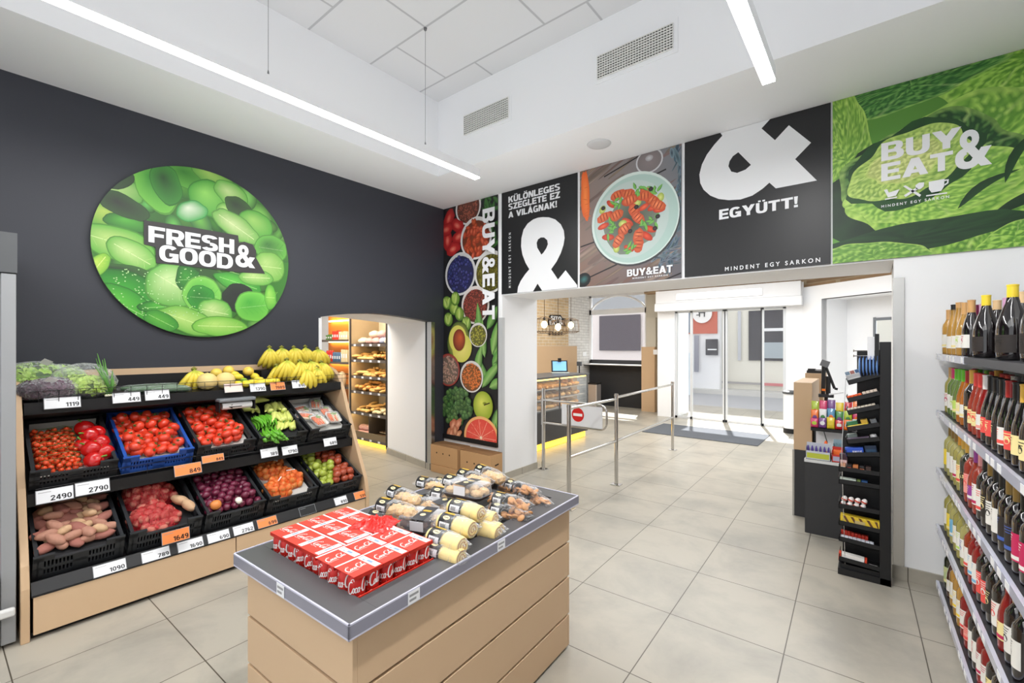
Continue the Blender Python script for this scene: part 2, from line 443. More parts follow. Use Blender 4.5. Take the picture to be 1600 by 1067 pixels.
def led(x, y0, y1, label, wires):
    t = thing('linear_lamp', label, 'ceiling lamp', (x, (y0 + y1) / 2, 3.25), group='suspended linear lamps')
    MB().box(x - .036, x + .036, y0, y1, 3.258, 3.335).build('housing', M_white, t, world=True)
    MB().box(x - .034, x + .034, y0 + .002, y1 - .002, 3.248, 3.258).build('diffuser', M_lamp, t, world=True)
    l = bpy.data.lights.new('lamp_uplight', 'AREA'); l.shape = 'RECTANGLE'; l.size = .05; l.size_y = y1 - y0; l.energy = 2.5; lo = bpy.data.objects.new('lamp_uplight', l); C.objects.link(lo); lo.location = (x, (y0 + y1) / 2, 3.34); lo.rotation_euler = (math.pi, 0, 0)
    for y in wires:
        MB().tube([(x + .0, y, 3.335), (x, y, 4.34)], .0016, 6).lathe([(.006, 0), (.006, .03), (.002, .045)], 8, (x, y, 3.335)).lathe([(.002, -.03), (.012, -.02), (.014, 0)], 8, (x, y, 4.34)).build('suspension_wire', mat('wire_grey', (120, 120, 122), .4, metal=.6), t, world=True)
led(-2.945, -3.0, 3.14, 'long white suspended LED lamp over the fruit stand and dark wall', (-2.0, 1.236, 2.50))
led(-.49, -3.0, 3.1, 'shorter-looking white suspended LED lamp at the right, pointing at the ampersand poster', (-2.0,))
# vents
M_vd = mat('vent_shadow', (58, 56, 52), .9)
def vent(x0, x1, z0, z1, label):
    y = 3.352
    t = thing('air_vent', label, 'vent', ((x0 + x1) / 2, y, z0), group='wall vents')
    MB().box(x0 - .035, x1 + .035, y - .006, y - .001, z0 - .035, z1 + .035).build('frame', M_white, t, world=True)
    MB().box(x0, x1, y - .0075, y - .0065, z0, z1).build('duct_shade', M_vd, t, world=True)  # flat dark sheet painted as the shade inside the duct
    g = MB(); n = int((x1 - x0) / .022)
    for i in range(n + 1):
        x = x0 + (x1 - x0) * i / n; g.box(x - .003, x + .003, y - .016, y - .008, z0, z1)
    k = 9
    for i in range(k + 1):
        z = z0 + (z1 - z0) * i / k; g.box(x0, x1, y - .018, y - .009, z - .0035, z + .0035)
    g.build('grille', mat('vent_white', (222, 222, 218), .5), t, world=True)
vent(-1.775, -1.153, 3.86, 4.045, 'larger white air vent high on the ceiling step, nearer the right lamp')
vent(-3.324, -2.73, 3.85, 4.043, 'smaller-looking white air vent on the ceiling step, nearer the dark wall')
sp = on_z(936, 225, 3.52)
t = thing('ceiling_speaker', 'flat round white loudspeaker set in the ceiling above the food poster', 'speaker', sp)
MB().lathe([(.001, -.012), (.07, -.012), (.105, -.006), (.11, 0)], 32, sp).build('grille', mat('speaker_grille', (205, 206, 208), .7), t, world=True, smooth=True)

# ---------------- vestibule and cafe beyond the opening
def brick_mat(name, c1, c2, mo, w=.25, h=.075, rough=.9):
    m = bpy.data.materials.new(name); m.use_nodes = True; nt = m.node_tree; n = nt.nodes; L = nt.links; b = n['Principled BSDF']
    tc = n.new('ShaderNodeTexCoord'); sx = n.new('ShaderNodeSeparateXYZ'); cx = n.new('ShaderNodeCombineXYZ'); ad = n.new('ShaderNodeMath'); ad.operation = 'ADD'
    L.new(tc.outputs['Object'], sx.inputs[0]); L.new(sx.outputs[0], ad.inputs[0]); L.new(sx.outputs[1], ad.inputs[1]); L.new(ad.outputs[0], cx.inputs[0]); L.new(sx.outputs[2], cx.inputs[1])
    br = n.new('ShaderNodeTexBrick'); br.inputs['Scale'].default_value = 1; br.inputs['Brick Width'].default_value = w; br.inputs['Row Height'].default_value = h
    br.inputs['Mortar Size'].default_value = .008; br.inputs['Color1'].default_value = (*lin(c1), 1); br.inputs['Color2'].default_value = (*lin(c2), 1); br.inputs['Mortar'].default_value = (*lin(mo), 1)
    L.new(cx.outputs[0], br.inputs['Vector'])
    nz = n.new('ShaderNodeTexNoise'); nz.inputs['Scale'].default_value = 7; nz.inputs['Detail'].default_value = 5; L.new(tc.outputs['Object'], nz.inputs[0])
    rp = n.new('ShaderNodeValToRGB'); rp.color_ramp.elements[0].color = (.75, .72, .7, 1); rp.color_ramp.elements[1].color = (1.1, 1.1, 1.1, 1); L.new(nz.outputs[0], rp.inputs[0])
    mx = n.new('ShaderNodeMixRGB'); mx.blend_type = 'MULTIPLY'; mx.inputs[0].default_value = 1; L.new(br.outputs[0], mx.inputs[1]); L.new(rp.outputs[0], mx.inputs[2]); L.new(mx.outputs[0], b.inputs[0])
    b.inputs['Roughness'].default_value = rough
    return m
M_brick = brick_mat('sand_brick', (214, 188, 148), (196, 172, 138), (214, 204, 186))
M_brickw = brick_mat('white_brick', (232, 232, 230), (224, 224, 222), (202, 202, 200))
M_brickd = brick_mat('brown_brick', (170, 140, 105), (120, 98, 76), (160, 145, 120))
struct('wall_cafe_back', MB().box(-6.45, -6.3, 4.95, 10.25, 1.64, 3.4), M_brick)
struct('wall_cafe_white', MB().box(-6.45, -6.3, 10.25, 11.5, 0, 3.4), M_brickw)
struct('trim_5', MB().box(-6.45, -6.26, 4.95, 10.62, 0, 1.64), M_woodz)
struct('ceiling_cafe', MB().box(-6.5, 2.5, 4.95, 10.7, 3.4, 3.5).box(-6.5, -3.9, 10.7, 11.6, 3.4, 3.5), M_wallw)
# street facade seen from inside: big arched window on the left
y1 = 11.4
def arcwall():
    mb = MB()
    # parapet and sides around the window opening x -6.28..-4.55, z 1.17..3.05
    mb.box(-6.3, -4.2, y1, y1 + .15, 0, 1.17)
    mb.box(-4.62, -4.2, y1, y1 + .15, 1.17, 3.4)
    mb.box(-6.3, -4.62, y1, y1 + .15, 3.05, 3.4)
    return mb
struct('wall_cafe_window', arcwall(), M_wallw)
t = thing('window_1', None, None, (-5.45, y1, 1.2)); tag(t, kind='structure')
mb = MB()
for x in (-6.30, -4.66): mb.box(x, x + .06, y1 - .03, y1 + .05, 1.17, 3.05)
mb.box(-6.3, -4.6, y1 - .03, y1 + .05, 2.52, 2.66); mb.box(-6.3, -4.6, y1 - .03, y1 + .05, 1.17, 1.24); mb.box(-6.3, -4.6, y1 - .03, y1 + .05, 3.0, 3.06)
# arch trim
ar = [(-6.24 + 1.6 * (i / 14), 2.66 + .36 * math.sin(math.pi * i / 14) ** .7) for i in range(15)]
mb.tube([(a, y1 - .02, b) for a, b in ar], .03, 6)
mb.build('window_frame', M_white, t, world=True)
M_glass = clear('window_glass', (220, 230, 235), .02)
MB().box(-6.28, -4.62, y1 + .0, y1 + .004, 1.2, 3.03).build('window_pane', M_glass, t, world=True)
struct('trim_6', MB().box(-4.555, -4.215, 10.9, 11.05, 0, 1.62), M_woodz)
struct('wall_column', MB().box(-4.50, -3.93, 11.06, 11.4, 0, 3.4).box(-4.44, -4.20, 10.93, 11.06, 1.62, 2.35), mat('concrete_column', (196, 190, 176), .9, noise_amt=.2, noise_scale=12))
# entrance wall with sliding door: opening x -3.52..-1.38, z 0..2.43
y2 = 10.4
struct('wall_entrance', MB().box(-3.95, -3.55, y2, y2 + 1.0, 0, 2.9).box(-1.345, -1.05, y2, y2 + .3, 0, 2.9).box(-3.55, -1.345, y2, y2 + .3, 2.45, 2.9), M_wallw)
struct('wall_entrance_brick', MB().box(-4.3, -.2, y2 + .05, y2 + .3, 2.9, 3.4), M_brickd)
t = thing('door_1', None, None, (-2.45, y2, 0)); tag(t, kind='structure')
mf = MB()
for x, w in ((-3.55, .05), (-3.215, .05), (-2.53, .04), (-2.478, .04), (-1.79, .05), (-1.40, .055)):
    mf.box(x, x + w, y2 + .03, y2 + .08, 0, 2.43)
mf.box(-3.55, -1.345, y2 + .03, y2 + .08, 2.40, 2.46); mf.box(-3.55, -1.345, y2 + .03, y2 + .08, 0, .05)
mf.build('door_frame', mat('door_aluminium', (214, 217, 220), .4, metal=.2), t, world=True)
mg = MB(); mg.box(-2.495, -2.475, y2 + .025, y2 + .075, 0, 2.43); mg.box(-1.80, -1.775, y2 + .025, y2 + .075, 0.02, 2.43)
mg.build('seal', mat('rubber_grey', (70, 72, 76), .7), t, world=True)
for a, b in ((-3.5, -3.215), (-3.165, -2.53), (-2.438, -1.79), (-1.74, -1.40)):
    MB().box(a, b, y2 + .05, y2 + .055, .05, 2.40).build('door_pane', M_glass, t, world=True)
t = thing('door_operator', 'white boxy automatic door drive above the glass sliding doors', 'door operator', (-2.5, y2, 2.44))
MB().box(-3.911, -1.075, y2 - .22, y2 - .002, 2.62, 2.9).build('upper_cover', M_white, t, world=True)
MB().box(-3.93, -1.06, y2 - .24, y2 - .002, 2.44, 2.615).build('lower_cover', M_white, t, world=True)
pa = [on_y(1055, 460, y2 - .23), on_y(1195, 449, y2 - .23)]
MB().add([(-3.45, y2 - .26, 2.80), (-1.75, y2 - .26, 2.80), (-1.66, y2 - .62, 2.78), (-3.45, y2 - .62, 2.78), (-3.45, y2 - .26, 2.83), (-1.75, y2 - .26, 2.83), (-1.66, y2 - .62, 2.81), (-3.45, y2 - .62, 2.81)],
   [(0, 3, 2, 1), (4, 5, 6, 7), (0, 1, 5, 4), (1, 2, 6, 5), (2, 3, 7, 6), (3, 0, 4, 7)])
t2 = thing('entrance_lamp', 'bright flat strip lamp on the white box above the doors', 'lamp', (-2.6, y2 - .24, 2.7))
MB().box(-3.42, -1.75, y2 - .245, y2 - .222, 2.68, 2.80).build('diffuser', mat('lamp_diffuser_soft', (255, 255, 255), .5, emit=(255, 255, 255), estr=2), t2, world=True)
MB().box(-3.45, -1.72, y2 - .24, y2 - .221, 2.665, 2.815).build('lamp_body', M_white, t2, world=True)
# slanted white wall at the right of the entrance with its window recess
A0 = Vector((-1.055, 10.4)); AD = Vector((.792, -.611)); AN = Vector((-.611, -.792))
MA = frame((A0.x, A0.y, 0), (AD.x, AD.y, 0), (0, 0, 1))   # local x along wall, y up, z towards the room
mb = MB(MA); L3 = 3.2
mb.box(0, .392, 0, 2.79, -.12, 0); mb.box(.392, 2.4, 2.525, 2.79, -.12, 0); mb.box(.392, 2.4, 0, .3, -.12, 0)
mb.box(.39, .392, .3, 2.525, -.6, -.0); mb.box(.392, 2.4, 2.525, 2.53, -.6, 0); mb.box(.39, .93, .3, 2.525, -.62, -.6); mb.box(.93, 2.4, 2.15, 2.525, -.62, -.6)
struct('wall_slanted', mb, M_wallw)
struct('wall_slanted_brick', MB(MA).box(-.1, 3.2, 2.79, 3.4, -.3, -.02), M_brickd)
t = thing('window_2', None, None, M=MA); tag(t, kind='structure')
mb = MB(); mb.box(.90, .93, .3, 2.16, -.6, -.57); mb.box(.93, 2.4, 2.10, 2.15, -.6, -.57); mb.box(1.46, 1.50, .3, 2.1, -.6, -.57)
mb.build('window_frame', mat('frame_grey', (120, 124, 130), .5), t)
MB().box(.93, 2.4, .3, 2.12, -.6, -.595).build('window_pane', M_glass, t)
struct('wall_cafe_right', MB().box(1.4, 1.5, 4.95, 8.5, 0, 3.4), M_wallw)
# entrance mat
tag(MB().add([(*on_z(1010, 672, 0).xy, .001), (*on_z(1200, 680, 0).xy, .001), (*on_z(1183, 699, 0).xy, .001), (*on_z(990, 674, 0).xy, .001)], []).v and
    MB().box(-3.45, -1.47, 8.28, 9.42, .001, .012).build('door_mat', mat('mat_fibre', (92, 96, 102), .95, noise_amt=.3, noise_scale=60, bump=.5, bump_scale=200), bevel=.004),
    'grey ribbed door mat on the tiles before the sliding doors', 'mat')
# black bench front under the cafe window
t = thing('standing_counter', 'black panelled window counter with a thin pale top edge', 'counter', (-5.4, 11.2, 0))
MB().box(-6.25, -4.58, 11.30, 11.39, 0, 1.10).build('front_panel', mat('black_panel', (44, 45, 48), .5), t, world=True)
MB().box(-6.28, -4.56, 11.02, 11.39, 1.125, 1.15).build('worktop', mat('pale_edge', (215, 216, 216), .4), t, world=True)
MB().box(-6.26, -4.57, 11.36, 11.395, 1.15, 1.26).build('upstand', mat('black_panel', (44, 45, 48), .5), t, world=True)
MB().box(-6.28, -4.56, 11.03, 11.39, 1.10, 1.125).build('worktop_underside', M_black, t, world=True)
# ---------------- street outside
struct('ground_street', MB().box(-16, 9, 11.6, 30, -.16, -.1), mat('asphalt', (176, 176, 180), .9, noise_amt=.12, noise_scale=2))
struct('ground_pavement', MB().box(-16, 9, 10.7, 12.6, -.1, -.01), mat('pavement', (222, 220, 214), .9, noise_amt=.06, noise_scale=3))
struct('ground_kerb', MB().box(-16, 9, 17.2, 18.2, -.1, .05), mat('kerb', (206, 204, 200), .9))
t = thing('street_building', 'cream plastered building across the street with a dark shop window', 'building', (-4, 18.2, 0))
MB().box(-16, 8, 18.2, 19, 0, 9).build('facade', mat('cream_plaster', (232, 229, 218), .9), t, world=True)
def yb(u, v): return on_y(u, v, 18.15)
def rect(u0, v0, u1, v1, y, d=.04):
    a = on_y(u0, v0, y); b = on_y(u1, v1, y); return MB().box(min(a.x, b.x), max(a.x, b.x), y - d, y, min(a.z, b.z), max(a.z, b.z))
MW = mat('dark_shop_glass', (58, 56, 64), .2, noise_amt=.5, noise_scale=1.2)
rect(1170, 486, 1226, 564, 18.18).build('window', MW, t, world=True)
rect(1193, 513, 1226, 517, 18.12).build('window_sign', M_white, t, world=True)
rect(1193, 535, 1226, 560, 18.12).build('window_display', mat('display_stuff', (170, 180, 186), .6, noise_amt=.5, noise_scale=6), t, world=True)
rect(1153, 486, 1158, 563, 18.14).build('drain_pipe', mat('pipe_grey', (196, 198, 204), .5), t, world=True)
rect(915, 440, 1032, 600, 17.9).build('pink_facade', mat('pale_pink_plaster', (240, 230, 228), .9), t, world=True)
rect(937, 494, 1001, 548, 17.8).build('window', mat('dark_shop_glass2', (96, 88, 96), .3, noise_amt=.3, noise_scale=1), t, world=True)
rect(925, 455, 1025, 479, 17.8).build('upper_window', mat('grey_blind', (168, 170, 174), .6), t, world=True)
rect(1060, 595, 1230, 600, 18.1).build('ledge', mat('ledge', (170, 166, 166), .8), t, world=True)
rect(1193, 598, 1228, 604, 18.05).build('red_kerb_stripe', mat('faded_red', (206, 130, 132), .8), t, world=True)
t = thing('shop_front', 'white neighbouring shop front with a rust red band and a round white sign', 'shop front', (-8, 17.6, 0))
rect(1030, 470, 1128, 690, 17.9, .3).build('facade', mat('shop_white', (238, 238, 240), .8), t, world=True)
rect(1040, 470, 1121, 521, 17.55).build('fascia', mat('rust_red', (196, 108, 90), .7), t, world=True)
c = on_y(1097, 490, 17.45)
MB().add([(c.x + .35 * math.cos(i * math.pi / 12), 17.45, c.z + .35 * math.sin(i * math.pi / 12)) for i in range(24)], [tuple(range(24))]).build('round_sign', mat('sign_white', (235, 232, 230), .6), t, world=True)
MB(frame(c, (1, 0, 0), (0, 0, 1))).box(-.12, .12, .02, .05, .02, .03).box(-.1, -.07, -.12, .05, .02, .03).box(.07, .1, -.12, .05, .02, .03).box(-.2, -.1, -.06, -.03, .02, .03).build('sign_mark', M_letk, t, world=True)
rect(1103, 530, 1122, 555, 17.5).build('window', MW, t, world=True)
rect(1106, 545, 1120, 547, 17.44).build('window_bar', M_white, t, world=True)
rect(1085, 524, 1092, 581, 17.52).build('door_gap', mat('gap_grey', (150, 150, 160), .6), t, world=True)
rect(1056, 486, 1079, 520, 17.5).build('awning', mat('awning_grey', (120, 134, 150), .6), t, world=True)
# light blue door seen at the left of the glass
t = thing('street_door', 'pale blue panelled door across the street', 'door', (-9.4, 16.4, 0))
rect(1058, 551, 1080, 640, 16.4).build('door_leaf', mat('pale_blue', (214, 226, 236), .6), t, world=True)
rect(1062, 555, 1076, 572, 16.34).build('upper_panel', mat('pale_blue2', (228, 236, 242), .6), t, world=True)
rect(1062, 578, 1076, 592, 16.34).build('lower_panel', mat('pale_blue2', (228, 236, 242), .6), t, world=True)
# ============================================================ printed posters on the wall over the opening
PY = 4.214
def fit(s, m, parent, o, ex, ey, w, h, bold=.02, spacing=1.0, name='lettering', extrude=.0006):
    """one line of text stretched to a box of width w and cap height h, lower left at o"""
    t = text(s, 1.0, m, name, None, None, bold, 1, 'LEFT', spacing, 0)
    me = t.data.copy(); t.data = me
    me.name = name
    xs = [v.co.x for v in me.vertices]; ys = [v.co.y for v in me.vertices]
    x0, x1 = min(xs), max(xs)
    ref = text('E', 1.0, m, 'tmpref', None, None, bold, 1, 'LEFT', 1, 0); ry = [v.co.y for v in ref.data.vertices]; y0_, y1_ = min(ry), max(ry)
    bpy.data.objects.remove(ref)
    if s == '&': y0_, y1_ = min(ys), max(ys)
    me.transform(Matrix.Diagonal((w / (x1 - x0), h / (y1_ - y0_), 1, 1)) @ Matrix.Translation((-x0, -y0_, 0)))
    if extrude:
        pass
    t.parent = parent; t.matrix_parent_inverse = XF[parent.name].inverted(); t.matrix_basis = frame(o, ex, ey)
    return t
# heavy extended block letters built from bars and rings
def _bx(x0, y0, x1, y1): return [(x0, y0), (x1, y0), (x1, y1), (x0, y1)]
def _bar(x0, y0, x1, y1, t):
    """slanted bar with horizontal cuts; t is the horizontal thickness"""
    return [(x0 - t / 2, y0), (x0 + t / 2, y0), (x1 + t / 2, y1), (x1 - t / 2, y1)]
def _ring(cx, cy, rx, ry, a0, a1, tx, ty, p=2.7, n=20):
    def pt(a, rx, ry):
        c, s_ = math.cos(a), math.sin(a); return (cx + rx * math.copysign(abs(c) ** (2 / p), c), cy + ry * math.copysign(abs(s_) ** (2 / p), s_))
    out = []
    for i in range(n):
        a, b = math.radians(a0 + (a1 - a0) * i / n), math.radians(a0 + (a1 - a0) * (i + 1) / n)
        out.append([pt(a, rx - tx, ry - ty), pt(a, rx, ry), pt(b, rx, ry), pt(b, rx - tx, ry - ty)])
    return out
def glyph(ch):
    V, Hh = .27, .21
    base = {'Ü': 'U', 'Ö': 'O', 'É': 'E', 'Á': 'A'}.get(ch, ch); w = .86; P = []
    if base == 'E': w = .78; P = [_bx(0, 0, V, 1), _bx(V, 0, w, Hh), _bx(V, .395, w - .06, .605), _bx(V, 1 - Hh, w, 1)]
    elif base == 'F': w = .76; P = [_bx(0, 0, V, 1), _bx(V, .36, w - .06, .57), _bx(V, 1 - Hh, w, 1)]
    elif base == 'L': w = .72; P = [_bx(0, 0, V, 1), _bx(V, 0, w, Hh)]
    elif base == 'T': w = .84; P = [_bx(w / 2 - V / 2, 0, w / 2 + V / 2, 1), _bx(0, 1 - Hh, w, 1)]
    elif base == 'I': w = V; P = [_bx(0, 0, V, 1)]
    elif base == 'H': P = [_bx(0, 0, V, 1), _bx(w - V, 0, w, 1), _bx(V, .395, w - V, .605)]
    elif base == 'N': P = [_bx(0, 0, V * .9, 1), _bx(w - V * .9, 0, w, 1), _bar(w - .17, 0, .17, 1, .32)]
    elif base == 'M': w = 1.02; P = [_bx(0, 0, V * .9, 1), _bx(w - V * .9, 0, w, 1), _bar(w / 2, .1, .17, 1, .3), _bar(w / 2, .1, w - .17, 1, .3)]
    elif base == 'U': P = [_bx(0, .4, V, 1), _bx(w - V, .4, w, 1)] + _ring(w / 2, .4, w / 2, .42, 180, 360, V, Hh)
    elif base == 'O': w = .92; P = _ring(w / 2, .5, w / 2, .52, 0, 360, V, Hh, 2.6, 32)
    elif base == 'G': w = .92; P = _ring(w / 2, .5, w / 2, .52, 42, 325, V, Hh, 2.6, 28) + [_bx(w * .52, .34, w, .54), _bx(w - V, .0, w, .54)]
    elif base == 'S': P = _ring(w / 2, .74, w / 2, .28, 20, 270, V, .2, 2.5) + _ring(w / 2, .26, w / 2, .28, -160, 90, V, .2, 2.5)
    elif base == 'D': w = .9; P = [_bx(0, 0, V, 1)] + _ring(.40, .5, w - .40, .5, -90, 90, V, Hh, 2.4) + [_bx(V, 0, .4, Hh), _bx(V, 1 - Hh, .4, 1)]
    elif base == 'B': w = .86; P = [_bx(0, 0, V, 1), _bx(V, 0, .5, .19), _bx(V, .41, .5, .59), _bx(V, .81, .5, 1)] + _ring(.5, .74, .32, .26, -90, 90, V * .95, .185, 2.4) + _ring(.5, .29, .36, .29, -90, 90, V, .185, 2.4)
    elif base in 'PR': 
        w = .86; P = [_bx(0, 0, V, 1), _bx(V, .36, .5, .55), _bx(V, .81, .5, 1)] + _ring(.5, .68, .36, .32, -90, 90, V, .19, 2.4)
        if base == 'R': P += [_bar(.70, 0, .48, .42, .31)]
    elif base == 'A': w = 1.0; P = [_bar(.15, 0, w / 2, 1, .31), _bar(w - .15, 0, w / 2, 1, .31), _bx(.25, .17, .75, .36)]
    elif base == 'V': w = 1.0; P = [_bar(w / 2, 0, .15, 1, .31), _bar(w / 2, 0, w - .15, 1, .31)]
    elif base == 'Y': w = 1.0; P = [_bx(w / 2 - V / 2, 0, w / 2 + V / 2, .45), _bar(w / 2, .38, .16, 1, .32), _bar(w / 2, .38, w - .16, 1, .32)]
    elif base == 'Z': w = .82; P = [_bx(0, 0, w, Hh), _bx(0, 1 - Hh, w, 1), _bar(.20, .1, w - .20, .9, .34)]
    elif base == 'K': w = .9; P = [_bx(0, 0, V, 1), _bar(.3, .38, w - .18, 1, .33), _bar(w - .16, 0, .42, .62, .33)]
    elif base == '!': w = V; P = [_bx(0, 0, V, .22), [(.05, .3), (V - .05, .3), (V, 1), (0, 1)]]
    elif base == '&':
        w = .98; P = _ring(.40, .76, .27, .26, 0, 360, .2, .17, 2.1, 20) + _ring(.36, .27, .36, .29, 100, 350, .24, .19, 2.2, 20) + [_bar(.86, 0, .30, .66, .30), _bar(.62, .16, .86, .50, .28), _bar(.25, .42, .5, .62, .26)]
    elif base.isdigit():
        w = .68; V = .2; Hh = .17
        if base == '0': P = _ring(w / 2, .5, w / 2, .5, 0, 360, V, Hh, 2.5, 24)
        elif base == '1': w = .42; P = [_bx(w - V, 0, w, 1), _bx(0, .72, w - V, .9)]
        elif base == '2': P = _ring(w / 2, .70, w / 2, .30, -10, 175, V, Hh, 2.3, 14) + [_bx(0, 0, w, Hh), _bar(.15, .12, w - .13, .62, .26)]
        elif base == '3': P = _ring(w / 2, .73, w / 2, .27, -90, 165, V, .15, 2.3, 14) + _ring(w / 2, .28, w / 2, .28, -165, 90, V, .15, 2.3, 14)
        elif base == '4': P = [_bx(w - V - .08, 0, w - .08, 1), _bx(0, .2, w, .37), _bar(.11, .3, w - V - .02, 1, .22)]
        elif base == '5': P = [_bx(.02, .5, V, 1), _bx(.02, 1 - Hh, w - .04, 1)] + _ring(w / 2, .32, w / 2, .32, -165, 130, V, Hh, 2.3, 16)
        elif base == '6': P = _ring(w / 2, .32, w / 2, .32, 0, 360, V, Hh, 2.3, 20) + _ring(w / 2, .6, w / 2, .4, 60, 180, V, Hh, 2.2, 10) + [_bx(0, .3, V, .62)]
        elif base == '7': P = [_bx(0, 1 - Hh, w, 1), _bar(.2, 0, w - .12, .86, .24)]
        elif base == '8': P = _ring(w / 2, .74, w / 2 - .03, .26, 0, 360, V, .14, 2.3, 18) + _ring(w / 2, .28, w / 2, .28, 0, 360, V, .15, 2.3, 18)
        elif base == '9': P = _ring(w / 2, .68, w / 2, .32, 0, 360, V, Hh, 2.3, 20) + _ring(w / 2, .4, w / 2, .4, 240, 360, V, Hh, 2.2, 10) + [_bx(w - V, .38, w, .7)]
    elif base == ' ': return .42, []
    if ch in 'ÜÖ': P += [_bx(w / 2 - .26, 1.07, w / 2 - .06, 1.22), _bx(w / 2 + .06, 1.07, w / 2 + .26, 1.22)]
    if ch in 'ÉÁ': P += [_bar(w / 2 - .03, 1.05, w / 2 + .1, 1.25, .2)]
    return w, P
def heavy_local(s, m, parent, x0, y0, z, w, h, gap=.09, name='lettering', right=False, cw=None):
    """block text in the local frame of its parent"""
    mb = MB(); x = 0
    for ch in s:
        gw, P = glyph(ch)
        for k, pl in enumerate(P): mb.add([(x + a, b, k * 4e-5 / max(h, .01) * 0 + k * 3e-5) for a, b in pl], [(0, 1, 2, 3)])
        x += gw + gap
    x -= gap; sx = (w / x) if w else h * (cw or 1); off = -x * sx if right else 0
    mb.v = [(x0 + off + v[0] * sx, y0 + v[1] * h, z + v[2]) for v in mb.v]
    return mb.build(name, m, parent)
def heavy(s, m, parent, o, ex, ey, w, h, gap=.07, name='lettering'):
    mb = MB(); x = 0
    for ch in s:
        gw, P = glyph(ch)
        for k, pl in enumerate(P): mb.add([(x + a, b, k * 4e-5) for a, b in pl], [(0, 1, 2, 3)])
        x += gw + gap
    x -= gap; M = Matrix.Diagonal((w / x, h, 1, 1))
    mb.v = [tuple(M @ Vector(v)) for v in mb.v]
    t = mb.build(name, m, parent)
    t.matrix_parent_inverse = XF[parent.name].inverted(); t.matrix_basis = frame(o, ex, ey)
    return t
class Panel:
    """flat panel on plane y=PY (front faces the shop) or x=const"""
    def __init__(s, name, label, x0, x1, z0, z1, base, group='printed wall panels', cat='poster', th=.008):
        s.y = PY - th
        s.t = thing(name, label, cat, (x0, PY, z0), group=group)
        s.x0, s.x1, s.z0, s.z1 = x0, x1, z0, z1
        MB().box(x0, x1, s.y, PY, z0, z1).build('board', base, s.t, world=True)
        s.w, s.h = x1 - x0, z1 - z0
        s.art = Art(frame((x0, s.y - .0004, z0), (1, 0, 0), (0, 0, 1)), [(0, 0), (s.w, 0), (s.w, s.h), (0, s.h)])
    def P(s, u, v):
        p = on_y(u, v, s.y); return (p.x - s.x0, p.z - s.z0)
    def done(s, name='picture', m=None):
        s.art.mb.build(name, m or M_print, s.t, world=True)
    def txt(s, st, u0, vt, vb, u1, m=M_letw, bold=.02, spacing=1.0, name='lettering'):
        a = on_y(u0, vb, s.y); b = on_y(u0, vt, s.y); c = on_y(u1, vb, s.y)
        (heavy if spacing == 1.0 and st[0] in 'KSABE&MFG' else fit)(st, m, s.t, (a.x, s.y - .012 if s.art.z > .002 else s.y - .004, a.z), (1, 0, 0), (0, 0, 1), c.x - a.x, b.z - a.z, **({'name': name} if spacing == 1.0 and st[0] in 'KSABE&MFG' else {'bold': bold, 'spacing': spacing, 'name': name}))
M_panelk = mat('black_panel_print', (30, 30, 32), .4)
zt = 3.518
def crop(ox, oy, sc): return lambda x, y: (ox + x * sc, oy + y * sc)
# ---- first black panel with the big ampersand
p = Panel('poster', 'narrow black poster with white Hungarian text and a tall ampersand with teardrop hole', -3.538, -2.476, 2.283, zt, M_panelk)
q = crop(680, 290, .2156)
amp1 = [(592, 800), (600, 735), (620, 690), (650, 645), (682, 606), (655, 560), (632, 500), (622, 440), (625, 380), (640, 320), (670, 275), (710, 245), (745, 232), (780, 228), (825, 230), (870, 245), (910, 280), (932, 325), (938, 380), (930, 430), (910, 490), (880, 550), (840, 606), (890, 680), (945, 613), (1040, 735), (1030, 800), (800, 800), (742, 710), (690, 800)]
hole = [(770, 500), (740, 450), (736, 415), (745, 390), (765, 376), (790, 376), (812, 395), (817, 425), (805, 455), (785, 485)]
p.art.poly([p.P(*q(*a)) for a in amp1], (228, 229, 231)); p.art.z += .0006
p.art.poly([p.P(*q(*a)) for a in hole], (30, 30, 32))
p.done('ampersand')
p.txt('KÜLÖNLEGES', 794.7, 307.7, 317.2, 875.3); p.txt('SZEGLETE EZ', 794.7, 319.0, 328.6, 875.3); p.txt('A VILÁGNAK!', 794.7, 331.6, 341.0, 870.5)
a = on_y(798.6, 449.5, p.y); b = on_y(798.6, 363.5, p.y)
fit('MINDENT EGY SARKON', M_letw, p.t, (a.x, p.y - .004, a.z), (0, 0, 1), (-1, 0, 0), b.z - a.z, .035, .012, 1.9)
# ---- food plate poster
rnd = random.Random(5)
p = Panel('poster', 'poster of a pale plate with grilled chicken salad on weathered boards', -2.445, -1.375, 2.283, zt, mat('poster_back', (120, 112, 108), .5))
A = p.art; q = crop(890, 220, .2155)
A.quad([(0, 0), (p.w, 0), (p.w, p.h), (0, p.h)], [(128, 100, 88), (95, 92, 98), (120, 124, 130), (140, 124, 116)])
for k in range(60):
    x = rnd.uniform(-.1, 1.1); y = rnd.uniform(-.1, 1.3); c = jit((140, 118, 106), rnd, 26); A.ell(x, y, rnd.uniform(.12, .35), rnd.uniform(.008, .03), c, jit((112, 98, 92), rnd, 12), 27, 12)
for (x0, y0), (x1, y1) in (((80, 1020), (420, 860)), ((80, 770), (300, 690)), ((250, 262), (530, 95)), ((610, 250), (700, 205)), ((560, 1060), (830, 950))):
    A.line(p.P(*q(x0, y0)), p.P(*q(x1, y1)), .014, (34, 30, 32))
for k in range(80):   # dark knitted cloth down the right side
    t_ = rnd.random(); x = 765 + 60 * math.sin(t_ * 5) + rnd.uniform(-45, 55); y = 60 + 880 * t_
    A.ell(*p.P(*q(x, y)), rnd.uniform(.04, .11), rnd.uniform(.006, .02), jit((48, 62, 74), rnd, 16), jit((96, 116, 128), rnd, 20), rnd.uniform(50, 110), 10)
